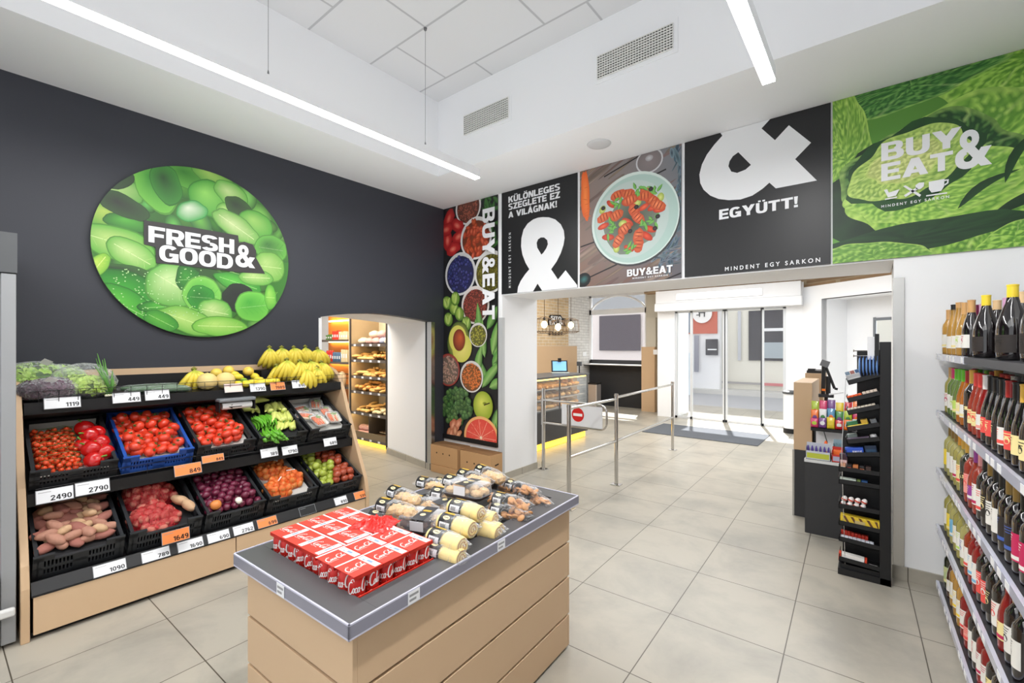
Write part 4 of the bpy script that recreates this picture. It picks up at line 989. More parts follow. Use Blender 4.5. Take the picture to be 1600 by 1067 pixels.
# ---- vegetable prototypes (kept as the first placed copy)
def green_top(r_, h_=.0, n=5, L_=.5, rr_=.0022, stem=.012):
    mb = MB()
    for k in range(n):
        a = 2 * math.pi * k / n + .3
        mb.tube([(0, 0, h_), (r_ * L_ * .5 * math.cos(a), r_ * L_ * .5 * math.sin(a), h_ + .002), (r_ * L_ * math.cos(a), r_ * L_ * math.sin(a), h_ - .002)], [rr_, rr_ * 1.2, rr_ * .3], 4)
    mb.tube([(0, 0, h_ - .002), (.002, .001, h_ + stem)], rr_, 5); return mb
M_tom = mat('tomato_skin', (212, 62, 36), .22, noise_amt=.12, noise_scale=14, coat=.3)
M_calyx = mat('green_calyx', (78, 104, 44), .6)
M_cher = mat('cherry_skin', (220, 76, 36), .2, noise_amt=.12, noise_scale=30, coat=.3)
M_rpep = mat('red_pepper_skin', (190, 22, 22), .16, coat=.4, noise_amt=.1, noise_scale=12)
M_pstem = mat('pepper_stem', (96, 150, 52), .5)
M_gpep = mat('green_pepper_skin', (98, 166, 48), .25, coat=.3, noise_amt=.12, noise_scale=14)
M_ypep = mat('yellow_pepper_skin', (206, 214, 116), .28, coat=.3, noise_amt=.1, noise_scale=14)
M_pot = mat('potato_skin', (176, 128, 108), .75, noise_amt=.14, noise_scale=18, bump=.3, bump_scale=60)
M_potb = mat('potato_skin_red', (156, 100, 88), .75, noise_amt=.14, noise_scale=18, bump=.3, bump_scale=60)
M_pot2 = mat('potato_skin_pale', (200, 164, 128), .75, noise_amt=.14, noise_scale=18, bump=.3, bump_scale=60)
M_ron = mat('red_onion_skin', (104, 30, 56), .3, coat=.3, noise_amt=.3, noise_scale=22, stretch=(1, 1, .15))
M_bon = mat('brown_onion_skin', (216, 132, 66), .38, noise_amt=.2, noise_scale=22, stretch=(1, 1, .15))
M_gap = mat('green_apple_skin', (158, 172, 66), .25, coat=.3, noise_amt=.1, noise_scale=14)
M_rap = mat('red_apple_skin', (140, 44, 32), .28, coat=.3, noise_amt=1, noise_scale=16, rgb2=(176, 84, 50))
M_ban = mat('banana_skin', vcol=True, rough=.45, noise_amt=.06, noise_scale=12)
def proto(name, body, bm, parts=()):
    r = bpy.data.objects.new(name, None); C.objects.link(r)
    body.build('flesh', bm, r, smooth=True)
    for nm, mb, m in parts: mb.build(nm, m, r, smooth=True)
    return r
USED = set()
def put(pr, M, label, cat, group):
    """place a prototype or a copy of it"""
    if pr.name not in USED:
        USED.add(pr.name); place(pr, M); tag(pr, label, cat, group); return pr
    return dup(pr, M, label, group)
def rib(k, n, amp): return lambda d: 1 + amp * math.cos(n * math.atan2(d.y, d.x)) * math.sqrt(max(0, 1 - d.z * d.z)) - .16 * max(0, abs(d.z) - .75) * (2.2 if d.z > 0 else 1.2)
P_tom = proto('tomato', MB().ball((0, 0, 0), .0385, .0385, .032, 16, 10, rib(0, 5, .03)), M_tom, [('calyx', green_top(.03, .0302), M_calyx)])
P_cher = proto('cherry_tomato', MB().ball((0, 0, 0), .0155, .0155, .0155, 9, 6), M_cher, [('calyx', green_top(.016, .015, 4, .6, .0012, .006), M_calyx)])
P_rpep = proto('red_bell_pepper', MB().ball((0, 0, 0), .043, .043, .047, 18, 10, lambda d: 1 + .10 * abs(math.cos(2 * math.atan2(d.y, d.x))) ** .6 * (1 - abs(d.z)) - .32 * max(0, abs(d.z) - .7) + .06 * math.cos(4 * math.atan2(d.y, d.x)) * (d.z > 0) * d.z), M_rpep, [('stem', MB().tube([(0, 0, .034), (0, .002, .046), (.006, .006, .062)], [.009, .004, .0045], 6), M_pstem)])
def horn(L_, r_, curve):
    k = 9; path = [(L_ * (i / k - .5), curve * math.sin(math.pi * i / k), 0) for i in range(k + 1)]
    rad = [r_ * (.55 if i == 0 else (1 - (i / k) ** 1.7 * .85)) for i in range(k + 1)]
    return MB().tube(path, rad, 9)
P_gpep = proto('pointed_pepper', horn(.14, .016, .018), M_gpep, [('stem', MB().tube([(-.063, 0, 0), (-.075, .001, .004), (-.084, .006, .006)], [.007, .003, .003], 5), M_pstem)])
P_ypep = proto('pale_pepper', horn(.13, .030, .004), M_ypep, [('stem', MB().tube([(-.065, 0, 0), (-.075, .001, .002), (-.088, .006, .008)], [.010, .0045, .0045], 5), M_pstem)])
def spud(s_): return lambda d: 1 + .16 * noise.noise(d * 1.7 + Vector((s_ * 7.1, 0, s_)))
P_pot = [proto('potato', MB().ball((0, 0, 0), (.050, .062, .040, .056)[k], .027 + .004 * (k % 2), .026, 14, 9, spud(k * 3)), (M_pot, M_potb, M_pot2, M_pot)[k]) for k in range(4)]
P_ron = [proto('red_onion', MB().ball((0, 0, 0), .028, .028, .026 + .004 * k, 12, 9, lambda d: 1 + (.25 * max(0, d.z - .8) * 3)), M_ron, [('root', MB().lathe([(.004, -.031), (.006, -.026), (.001, -.022)], 6), mat('onion_root', (190, 160, 130), .8))]) for k in range(2)]
P_bon = proto('brown_onion', MB().ball((0, 0, 0), .027, .027, .026, 12, 8, lambda d: 1 + (.3 * max(0, d.z - .8) * 3)), M_bon)
def app(d): return 1 - .35 * max(0, d.z - .72) - .2 * max(0, -d.z - .8)
P_gap = proto('green_apple', MB().ball((0, 0, 0), .035, .035, .032, 14, 9, app), M_gap, [('stem', MB().tube([(0, 0, .022), (.002, 0, .034)], .0016, 4), mat('apple_stem', (90, 66, 36), .7))])
P_rap = proto('red_apple', MB().ball((0, 0, 0), .035, .035, .032, 14, 9, app), M_rap, [('stem', MB().tube([(0, 0, .022), (.002, 0, .034)], .0016, 4), mat('apple_stem', (90, 66, 36), .7))])
def rotr(a=180, tilt=30):
    return R(rnd.uniform(-a, a)) @ R(rnd.uniform(-tilt, tilt), 'X') @ R(rnd.uniform(-tilt, tilt), 'Y')
def spots(x0, x1, y0_, y1_, pitch, jt=.12):
    out = []; r_ = 0; x = x0
    while x <= x1 + 1e-6:
        y = y0_ + (pitch / 2 if r_ % 2 else 0)
        while y <= y1_ + 1e-6:
            out.append((x + rnd.uniform(-jt, jt) * pitch, y + rnd.uniform(-jt, jt) * pitch)); y += pitch
        x += pitch * .87; r_ += 1
    return out
def heap(key, protos, pitch, rad, label, cat, group, top=.5, x0=-.52, x1=-.05, y0_=-.165, y1_=.165, tilt=30, rotfn=None, lift=.0):
    M, tt, depth = CR[key]; n = 0
    first = spots(x0, x1, y0_, y1_, pitch)
    for (x, y) in first:
        put(rnd.choice(protos), M @ T(x, y, -depth + rad + lift) @ (rotfn() if rotfn else rotr(180, tilt)), label, cat, group); n += 1
    for (x, y) in spots(x0 + pitch * .45, x1 - pitch * .4, y0_ + pitch * .3, y1_ - pitch * .3, pitch * 1.05):
        if rnd.random() < top:
            put(rnd.choice(protos), M @ T(x, y, -depth + rad * 2.35 + lift) @ (rotfn() if rotfn else rotr(180, tilt)), label, cat, group); n += 1
    return n
heap('tomblue', [P_tom], .071, .033, 'red tomato in the bright blue crate', 'tomato', 'tomatoes in the blue crate', .55, tilt=50, x0=-.50, x1=-.03, y0_=-.155, y1_=.155)
heap('tom', [P_tom], .069, .033, 'red tomato in the black crate right of the blue one', 'tomato', 'tomatoes in the black crate', .55, tilt=50, x0=-.50, x1=-.03, y0_=-.155, y1_=.155)
# cherry tomatoes on vines, left two thirds; bell peppers on the right
M, tt, dp = CR['cherry']
for layer in (0, 1, 2):
    for (x, y) in spots(-.46 + layer * .02, -.025 - layer * .012, -.165 + layer * .01, .035 - layer * .015, .0345 if layer < 2 else .045, .16):
        if layer == 2 and rnd.random() < .3: continue
        put(P_cher, M @ T(x, y, -dp + .0155 + layer * .026) @ rotr(180, 40), 'small orange red cherry tomato on the vine in the leftmost crate', 'tomato', 'cherry tomatoes in the crate')
for k in range(8):
    x = -.42 + k * .05; z = -dp + .088
    tag(MB(M).tube([(x, -.15, z - .01), (x + .006, -.08, z), (x - .004, -.02, z + .001), (x + .004, .03, z - .01)], .0018, 5).build('tomato_vine', M_calyx), 'thin green vine stem lying over the cherry tomatoes', 'vine', 'vine stems on the cherry tomatoes')
pep = ['topmost at the back of the heap', 'at the back by the crate wall', 'with its stem to the front, middle of the heap', 'big one in the front middle', 'by the right crate wall', 'at the right front corner', 'at the crate edge in front', 'in the second row']
for k, (x, y, z) in enumerate([(-.40, .085, .075), (-.34, .135, .065), (-.29, .095, .085), (-.14, .085, .08), (-.22, .14, .065), (-.13, .150, .05), (-.06, .09, .045), (-.24, .06, .04)]):
    put(P_rpep, M @ T(x, y, -dp + z - .008) @ Matrix.Scale(1.18, 4) @ R(rnd.uniform(0, 360)) @ R(rnd.choice([25, 50, 70]), 'Y'), 'glossy red bell pepper ' + pep[k], 'bell pepper', 'red bell peppers in the leftmost crate')
# potatoes
heap('potato', P_pot, .062, .028, 'loose pinkish brown potato in the leftmost lower crate', 'potato', 'loose potatoes', .75, tilt=14, y0_=-.145, y1_=.145, rotfn=lambda: R(rnd.uniform(20, 140)) @ R(rnd.uniform(-18, 18), 'Y'))
# red nets of potatoes
M, tt, dp = CR['netpot']
M_netr = None
def net_mat(name, rgb, scale=120, fill=.34):
    m = bpy.data.materials.new(name); m.use_nodes = True; nt = m.node_tree; n = nt.nodes; L = nt.links
    b = n['Principled BSDF']; b.inputs['Base Color'].default_value = (*lin(rgb), 1); b.inputs['Roughness'].default_value = .5
    tc = n.new('ShaderNodeTexCoord'); v = n.new('ShaderNodeTexVoronoi'); v.feature = 'DISTANCE_TO_EDGE'; v.inputs['Scale'].default_value = scale; v.inputs['Randomness'].default_value = .35
    L.new(tc.outputs['Object'], v.inputs['Vector']); mt = n.new('ShaderNodeMath'); mt.operation = 'LESS_THAN'; mt.inputs[1].default_value = fill * .25
    L.new(v.outputs['Distance'], mt.inputs[0]); L.new(mt.outputs[0], b.inputs['Alpha']); return m
M_netr = net_mat('red_net', (190, 34, 44), 150, .46); M_neto = net_mat('orange_net', (240, 100, 30), 150, .40)
def net_shell(M, cx, cy, rx, ry, h, z0, centers, rad, seed):
    """net skin draped over the produce below"""
    mb = MB(M); n, m_ = 30, 11; rings = []
    for i in range(m_ + 1):
        k = 1 - i / m_; row = []
        for j in range(n):
            a = 2 * math.pi * j / n; x, y = cx + rx * k * math.cos(a), cy + ry * k * math.sin(a)
            z = z0
            for (px_, py_, pz_) in centers:
                d2 = (x - px_) ** 2 + (y - py_) ** 2
                if d2 < (rad * 1.12) ** 2: z = max(z, pz_ + math.sqrt((rad * 1.12) ** 2 - d2))
            row.append((x, y, z if k < .98 else z0))
        rings.append(row)
    return mb.ring(rings, True, False, True)
def net_bag(M, cx, cy, rx, ry, z0, pr, rad, m, label, plabel, pcat, pgroup, layers=2, seed=1):
    cs = []
    for l in range(layers):
        k = 1 - .22 * l
        for (x, y) in spots(cx - rx * k * .85, cx + rx * k * .85, cy - ry * k * .85, cy + ry * k * .85, rad * 1.95, .1):
            if ((x - cx) / (rx * k)) ** 2 + ((y - cy) / (ry * k)) ** 2 < .82: cs.append((x, y, z0 + rad + l * rad * 1.45))
    for c in cs: put(rnd.choice(pr), M @ T(*c) @ rotr(180, 40), plabel, pcat, pgroup)
    t = thing('net_bag', label, 'net bag', M=M @ T(cx, cy, z0), group='net bags in the crates')
    net_shell(M, cx, cy, rx, ry, .06, z0 + .002, cs, rad, seed).build('net', m, t, world=True, smooth=True)
    return t
P_pot3 = [proto('netted_potato', MB().ball((0, 0, 0), .032, .027, .026, 12, 8, spud(k + 4)), mat('potato_pink', (196, 116, 100), .7, noise_amt=.12, noise_scale=18)) for k in range(2)]
net_bag(M, -.40, -.02, .145, .17, -dp, P_pot3, .028, M_netr, 'red net bag of potatoes at the back of its crate', 'round potato inside the rear red net bag', 'potato', 'potatoes in the rear red net', 3)
net_bag(M, -.15, -.035, .14, .15, -dp, P_pot3, .028, M_netr, 'bright red net bag of potatoes at the front of its crate', 'round potato inside the front red net bag', 'potato', 'potatoes in the front red net', 2)
P_potL = proto('loose_potato', MB().ball((0, 0, 0), .068, .034, .032, 14, 9, spud(11)), M_pot2)
put(P_potL, M @ T(-.24, .125, -dp + .05) @ R(35), 'long pale potato lying left of another beside the red nets', 'potato', 'pale potatoes beside the nets')
put(P_potL, M @ T(-.16, .155, -dp + .055) @ R(15), 'long pale potato against the right wall of the net crate', 'potato', 'pale potatoes beside the nets')
# red onions
heap('redonion', P_ron, .054, .027, 'dark red onion loose in the lower crate', 'onion', 'loose red onions', .7, tilt=80)
M, tt, dp = CR['redonion']
put(P_bon, M @ T(-.05, -.13, -dp + .075) @ R(60, 'X') @ Matrix.Scale(1.35, 4), 'single golden brown onion lying on the red onions at the front', 'onion', 'odd onions')
tag(MB(M @ T(-.045, .02, -dp + .07)).ball((0, 0, 0), .03, .024, .022, 10, 7, spud(31)).build('white_onion', mat('onion_white', (236, 230, 216), .5), smooth=True), 'small white peeled onion at the front of the red onions', 'onion')
# brown onion nets
M, tt, dp = CR['onion']
for k, (x, y, rx, ry, lb) in enumerate([(-.40, -.02, .12, .145, 'orange net bag of brown onions at the back of the crate'), (-.22, .055, .11, .12, 'orange net bag of onions in the middle, by the apple crate side'), (-.14, -.07, .12, .11, 'orange net bag of brown onions at the front left of the crate')]):
    net_bag(M, x, y, rx, ry, -dp, [P_bon], .026, M_neto, lb, 'brown onion inside the ' + ('rear', 'middle', 'front')[k] + ' orange net', 'onion', 'onions in the ' + ('rear', 'middle', 'front') [k] + ' orange net', 2, k)
    tt2 = thing('closing_clip', ('white plastic strip on the rear orange net', 'white plastic strip on the middle orange net', 'white knotted clip on the front orange net')[k], 'clip', M=M @ T(x, y, -dp + .125) @ R(40 * k + 60) @ R(10, 'Y'), group='closing strips on the onion nets')
    MB().box(-.045, .03, -.004, .004, -.001, .001).lathe([(.001, -.004), (.007, 0), (.001, .004)], 8, (.03, 0, 0)).build('strip', mat('white_plastic', (235, 235, 235), .4), tt2)
# apples: green on the left, red on the right
M, tt, dp = CR['apple']
for l in (0, 1):
    for (x, y) in spots(-.51 + l * .03, -.05 - l * .02, -.15 + l * .03, .15 - l * .02, .066, .1):
        if l and rnd.random() < .3: continue
        g = y < .0 + .04 * math.sin(x * 20)
        put(P_gap if g else P_rap, M @ T(x, y, -dp + .032 + l * .045) @ rotr(180, 40), ('green apple on the left side' if g else 'red and yellow apple on the right side') + ' of the apple crate', 'apple', 'green apples' if g else 'red apples')
# pointed peppers: green bunch left, pale yellow right
M, tt, dp = CR['greenpep']
for l in range(3):
    for i in range(9 - l):
        for j in range(2):
            put(P_gpep, M @ T(-.36 + .135 * j * 1.35 + .13 + rnd.uniform(-.02, .02), -.15 + .02 * i + .01 * l, -dp + .016 + l * .024) @ R((180 if j else 0) + rnd.uniform(-16, 16)) @ R(rnd.uniform(-8, 8), 'Y'),
                'bright green pointed pepper on the left of its crate', 'pepper', 'green pointed peppers')
for l in range(2):
    for i in range(5):
        for j in range(3 - l):
            put(P_ypep, M @ T(-.46 + .15 * j + l * .06, .015 + .034 * i - l * .01 + (-.10 if j == 0 and l == 0 and i < 2 else 0), -dp + .027 + l * .04) @ R(rnd.uniform(-35, 10) + (180 if rnd.random() < .3 else 0)) @ R(rnd.uniform(-12, 12), 'Y'),
                'pale yellow green pepper on the right of its crate', 'pepper', 'pale yellow peppers')
put(P_ypep, M @ T(-.50, -.02, -dp + .10) @ R(80) @ Matrix.Scale(1.2, 4), 'large olive yellow pepper on top at the back of the pepper crate', 'pepper', 'pale yellow peppers')
put(P_ypep, M @ T(-.45, -.11, -dp + .05) @ R(70) @ Matrix.Scale(1.1, 4), 'olive pepper at the rear left corner of the pepper crate', 'pepper', 'pale yellow peppers')
# wrapped vegetable trays
M, tt, dp = CR['carrot']
M_film = clear('film', (230, 235, 235), .10, .12, wrinkle=16)
M_car = mat('carrot', (232, 112, 48), .45, noise_amt=.1, noise_scale=20); M_par = mat('parsnip', (232, 216, 180), .5, noise_amt=.1, noise_scale=20)
M_foam = mat('foam_tray', (232, 232, 230), .5)
def rbox(w_, l_, r_, n=4):
    out = []
    for cx, cy, a0 in ((w_ / 2 - r_, l_ / 2 - r_, 0), (-w_ / 2 + r_, l_ / 2 - r_, 90), (-w_ / 2 + r_, -l_ / 2 + r_, 180), (w_ / 2 - r_, -l_ / 2 + r_, 270)):
        for i in range(n + 1): a = math.radians(a0 + 90 * i / n); out.append((cx + r_ * math.cos(a), cy + r_ * math.sin(a)))
    return out
def vegtray(M, label, grn):
    t = thing('vegetable_tray', label, 'vegetable pack', M=M, group='film wrapped vegetable trays')
    w_, l_ = .125, .17
    rings = [[(a * k, b * k, z) for a, b in rbox(w_, l_, .03)] for k, z in ((.82, 0), (.98, .022), (1.0, .024), (.96, .022), (.8, .004))]
    MB().ring(rings, True, True, True).build('foam_tray', M_foam, t, smooth=True, autos=40)
    for i in range(4):
        x = -.035 + i * .018 + rnd.uniform(-.002, .002); MB().tube([(x, -.065, .02), (x, 0, .022), (x + .003, .06, .02)], [.004, .010, .012], 8).build('carrot', M_car if i != 2 or grn else M_par, t, smooth=True)
    MB().tube([(.035, -.065, .018), (.036, .01, .022), (.038, .05, .02)], [.003, .009, .013], 8).build('parsnip', M_par, t, smooth=True)
    g = MB()
    for i in range(22):
        a = rnd.uniform(0, 6.28); g.ball((.012 + .03 * math.cos(a) * rnd.random(), .045 + .024 * math.sin(a) * rnd.random(), .030 + rnd.uniform(0, .008)), .009, .006, .004, 6, 4)
    g.build('green_leaves', mat('celery_green', (128, 168, 70), .6, noise_amt=.2, noise_scale=40), t, smooth=True)
    MB().ring([[(a * k, b * k, z) for a, b in rbox(w_, l_, .03)] for k, z in ((1.01, .02), (1.0, .034), (.9, .043), (.4, .046))], True, False, True).build('film', M_film, t, smooth=True)
    return t
for k, (x, y, z, a, lb) in enumerate([(-.39, -.10, 0, 10, 'at the back left, lying askew'), (-.27, -.12, .006, -30, 'at the left crate side'), (-.43, .06, .02, 70, 'at the back right'), (-.13, -.055, .035, 95, 'in the front middle'), (-.16, .10, .03, 80, 'at the front right with green celery'), (-.32, .11, 0, 85, 'by the right wall')]):
    vegtray(M @ T(x, y, -dp + z) @ R(a), 'film wrapped tray of carrots and greens ' + lb, k % 2)

# ---- upper tier
UZ = lambda x: 1.292 + (-4.10 - x) / .44 * .058 + .001     # shelf surface height
def up(u, v, x, dz=0): w_ = on_x(u, v, x); return Vector((x, w_.y, UZ(x) + dz))
def banana_mb():
    k = 10; path = []; rad = []; cols = []
    for i in range(k + 1):
        a = math.radians(-62 + 124 * i / k); path.append((.112 * (math.cos(a) - .75), 0, .105 * math.sin(a)))
        rad.append([.004, .012, .0180, .0205, .021, .021, .0205, .019, .0140, .007, .005][i])
        g = (184, 188, 66); y_ = (222, 200, 72); cols.append(lin(mixc(y_, (150, 160, 60), 1 if i > 8 else .0) if i > 0 else (90, 76, 40)) if i not in (8,) else lin(g))
    return MB().tube(path, rad, 6, True, cols)
B_me = banana_mb()
def banana_bunch(M, label, n=5, spread=15, s=1.12):
    """hands hang with the crown on top, fingers fanning down"""
    t = thing('banana_bunch', label, 'bananas', M=M, group='banana bunches on the upper tier')
    global _ban
    for i in range(n):
        a = (i - (n - 1) / 2) * spread
        if '_ban' not in globals(): o = B_me.build('banana', M_ban, t, smooth=True); _ban = o.data
        else: o = bpy.data.objects.new('banana', _ban); C.objects.link(o); o.parent = t
        o.matrix_local = R(a, 'X') @ T(.02, 0, -.105) @ R(a * .8 + rnd.uniform(-5, 5), 'Z') @ Matrix.Scale(s * rnd.uniform(.95, 1.05), 4)
    MB().tube([(.0, -.018, -.004), (-.006, 0, .008), (0, .018, -.004)], [.008, .011, .008], 7).build('crown', mat('banana_crown', (132, 128, 52), .6), t, smooth=True)
    return t
M_bx = [ (304, 570, -4.28, 5, 'small greenish bunch of bananas standing alone beside the melons')]
w_ = up(304, 606, -4.26); banana_bunch(T(-4.27, w_.y, UZ(-4.27) + .155) @ R(8, 'Y'), M_bx[0][4], 5, 17)
for k, (u, vtop, x, n, lb) in enumerate([(421, 541, -4.46, 5, 'leftmost bunch in the back row'), (440, 541, -4.46, 5, 'second bunch from the left in the back row'), (459, 541, -4.46, 5, 'middle bunch of the back row'), (477, 540, -4.46, 5, 'fourth bunch of the back row'), (496, 543, -4.46, 6, 'last bunch of the back row by the passage'),
        (432, 569, -4.33, 5, 'lower bunch at the left, partly dark, behind the front row'), (448, 560, -4.20, 6, 'big bunch at the left of the front row'), (468, 562, -4.20, 5, 'second bunch of the front row'), (485, 562, -4.20, 5, 'third bunch of the front row with a brown crown'), (502, 564, -4.20, 6, 'rightmost bunch at the front end'), (478, 574, -4.14, 4, 'short bunch lowest in the front'), (495, 572, -4.14, 4, 'small bunch tucked under the rightmost one')]):
    w_ = on_x(u, vtop, x); banana_bunch(T(x, w_.y, w_.z - .008) @ R(rnd.uniform(-6, 10), 'Y') @ R(rnd.uniform(-12, 12)), 'yellow banana bunch, ' + lb, n, 13 + k % 3 * 2)
MB_b = MB().box(-4.50, -4.38, 1.78, 2.40, UZ(-4.45), UZ(-4.45) + .09)
tag(MB_b.build('banana_riser', M_black), 'black riser box under the back row of bananas', 'riser')
# melons, citrus
M_mel = mat('melon_skin', (226, 200, 132), .6, noise_amt=.1, noise_scale=30, bump=.2, bump_scale=80)
for k, (u, v) in enumerate([(324, 597), (352, 595)]):
    p_ = up(u, v, -4.17)
    t = thing('melon', ('round pale yellow melon beside the small banana bunch', 'round pale yellow melon right of its neighbour, before the lemons')[k], 'melon', (p_.x, p_.y, p_.z + .068), group='melons')
    MB().ball((0, 0, 0), .072, .072, .068, 20, 12).build('rind', M_mel, t, smooth=True)
    MB().lathe([(.004, .062), (.006, .070), (.001, .073)], 8).build('stem_scar', mat('scar', (170, 150, 90), .8), t)
M_lem = mat('lemon_skin', (236, 212, 66), .4, bump=.15, bump_scale=200); M_lime = mat('lime_skin', (150, 190, 50), .35)
lemon = proto('lemon', MB().ball((0, 0, 0), .042, .031, .031, 12, 10, lambda d: 1 + .22 * max(0, abs(d.x) - .82) * 3), M_lem)
grape = proto('grapefruit', MB().ball((0, 0, 0), .045, .045, .042, 14, 9), mat('grapefruit_skin', (236, 204, 90), .4, bump=.1, bump_scale=200))
for k, (u, v, x, pr, lb) in enumerate([(338, 583, -4.36, grape, 'yellow grapefruit at the back, just right of the lone bananas'), (357, 579, -4.38, grape, 'yellow grapefruit at the back in the middle'), (372, 589, -4.30, lemon, 'lemon leaning in front of the back grapefruits'), (366, 585, -4.36, lemon, 'lemon between the grapefruits and the pears'), (388, 580, -4.38, grape, 'greenish grapefruit nearest the bananas at the back'), (398, 588, -4.36, lemon, 'brown spotted lemon beside the big bananas'),
      (381, 596, -4.20, lemon, 'small lime green citrus among the lemons'), (394, 598, -4.2, lemon, 'lemon in the front row above the orange price card'), (405, 594, -4.24, lemon, 'lemon in the front row, second from its left'), (414, 597, -4.19, lemon, 'front lemon touching the price cards'), (425, 598, -4.20, lemon, 'front lemon below the big bananas'), (371, 601, -4.16, lemon, 'lemon lying flat behind the wire, right of the melons'), (384, 603, -4.15, lemon, 'lemon at the wire beside the lime'), (408, 602, -4.15, lemon, 'lemon nearest the wire rim'), (432, 601, -4.18, lemon, 'last lemon of the front row')]):
    p_ = up(u, v, x)
    o = put(pr, T(p_.x, p_.y, max(p_.z + .031, on_x(u, v, x).z)) @ rotr(180, 15), lb, 'citrus fruit', 'citrus fruit on the upper tier')
    if k == 6: omat(o.children[0], M_lime)
# cucumbers in film
M_cuc = mat('cucumber', (58, 96, 52), .35, noise_amt=.2, noise_scale=40)
for k, (u0, v0, u1, v1, x) in enumerate([(188, 600, 282, 591, -4.30), (200, 603, 292, 597, -4.21), (238, 606, 296, 604, -4.15)]):
    a = up(u0, v0, x); b = up(u1, v1, x)
    t = thing('cucumber', ('film wrapped cucumber at the back of the three', 'film wrapped cucumber in the middle, lying on the shelf', 'front film wrapped cucumber behind the price card')[k], 'cucumber', (a + b) / 2, group='wrapped cucumbers')
    L_ = (b - a).length; n = 8
    path = [(0, (i / n - .5) * L_, .022 + .004 * math.sin(math.pi * i / n)) for i in range(n + 1)]
    MB().tube(path, [.012] + [.021] * (n - 1) + [.013], 10).build('flesh', M_cuc, t, smooth=True)
    MB().tube([(0, -L_ * .56, .02)] + path + [(0, L_ * .56, .02)], [.006, .016] + [.0235] * (n - 1) + [.016, .006], 10).build('film', M_film, t, smooth=True)
# bagged salads
def leafball(M, rx, ry, rz, n, c1, c2, seed, frilly=1):
    mb = MB(M); r2 = random.Random(seed)
    mb.ball((0, 0, 0), rx * .8, ry * .8, rz * .8, 10, 7, cf=lambda d: lin(c2))
    for k in range(n):
        th = r2.uniform(0, 6.28); ph = math.acos(r2.uniform(-.5, 1)); d = Vector((math.sin(ph) * math.cos(th), math.sin(ph) * math.sin(th), math.cos(ph)))
        c = Vector((d.x * rx, d.y * ry, d.z * rz)) * r2.uniform(.85, 1.02); a = d.orthogonal().normalized(); b = d.cross(a); an = r2.uniform(0, 6.28)
        e1 = (a * math.cos(an) + b * math.sin(an)); e2 = d.cross(e1); s_ = r2.uniform(.018, .034); m_ = 9
        cc = lin(mixc(c1, c2, r2.random() * .8)); ce = lin(mixc(c1, (220, 232, 150), .35 * frilly)) if frilly else lin(mixc(c1, (150, 110, 130), .3))
        vs = [tuple(c)] + [tuple(c + (e1 * math.cos(t_) + e2 * math.sin(t_)) * s_ * (1 + .25 * math.sin(t_ * 3)) + d * (.008 * math.sin(t_ * 4 + k) + .006)) for t_ in [2 * math.pi * q_ / m_ for q_ in range(m_)]]
        mb.add(vs, [(0, 1 + j, 1 + (j + 1) % m_) for j in range(m_)], [cc] + [ce] * m_)
    return mb
M_leafv = mat('leaf_colours', vcol=True, rough=.45)
def bag(M, rx, ry, rz, seed, peak=0, flat=.25):
    def f(d): return 1.06 + .10 * noise.noise(d * 2.6 + Vector((seed, 0, 0))) + peak * max(0, d.z - .3)
    return MB(M).ball((0, 0, 0), rx, ry, rz, 22, 14, f)
M_bag = clear('bag_film', (240, 243, 245), .10, .14, wrinkle=26)
# positions from the photograph on the shelf
def salad(u, v, x, rx, ry, rz, c1, c2, seed, label, peak=0, frilly=1, bagit=True, stick=None, n=190):
    p_ = up(u, v, x); M = T(p_.x, p_.y, p_.z + rz * .86)
    t = thing('bagged_salad', label, 'salad', M=M, group='bagged salads on the upper tier')
    leafball(M, rx * .93, ry * .93, rz * .9, n, c1, c2, seed, frilly).build('leaves', M_leafv, t, world=True)
    bag(M @ T(0, 0, peak * .035), rx, ry, rz * (1 + peak * .55), seed, 0).build('bag', M_bag, t, world=True, smooth=True)
    if stick:
        q_ = on_x(*stick, p_.x + rx * .9); MB(T(*q_) @ R(-50, 'Y') @ R(35)).box(-.022, .022, -.026, .026, 0, .001).build('label', mat('paper_label', (236, 236, 236), .6), t, world=True)
    return t
salad(52, 603, -4.40, .13, .19, .115, (156, 204, 62), (104, 156, 44), 1, 'bagged bright green lettuce at the far left with a white label', stick=(72, 566))
salad(100, 600, -4.42, .10, .12, .10, (150, 196, 70), (104, 150, 50), 5, 'second bagged green lettuce peeking out behind the clear bag')
salad(78, 613, -4.19, .10, .155, .075, (84, 58, 74), (44, 32, 44), 2, 'bagged dark purple lettuce with a white label in front', frilly=0, stick=(80, 594))
salad(131, 610, -4.22, .10, .165, .080, (176, 212, 84), (126, 172, 60), 3, 'clear crinkled bag of pale green lettuce with an empty folded top', peak=.9)
t = thing('spring_onions', 'bunch of spring onions with long green leaves and white bulbs', 'spring onions', up(172, 610, -4.17), group=None)
b0 = up(172, 612, -4.16, .012)
for k, (u, v, c) in enumerate([(150, 560, 1), (152, 552, .3), (160, 562, 1), (163, 560, 0), (176, 578, 1), (178, 590, .6), (156, 575, .5), (148, 572, .2)]):
    e = on_x(u, v, -4.20 + .01 * k); m_ = (b0 + e) / 2 + Vector((.01, .01 * (k - 4) / 4, .012))
    MB().tube([b0 + Vector((0, .004 * (k - 4), 0)), m_, e], [.007, .0075, .0015], 7).build('leaf', mat('onion_green', (88, 140, 62), .45), t, world=True, smooth=True)
for k in range(5): MB().ball((b0.x + .02, b0.y + .012 * (k - 2), b0.z - .002), .011, .009, .009, 8, 6).build('bulb', mat('onion_bulb', (232, 226, 200), .5), t, world=True, smooth=True)
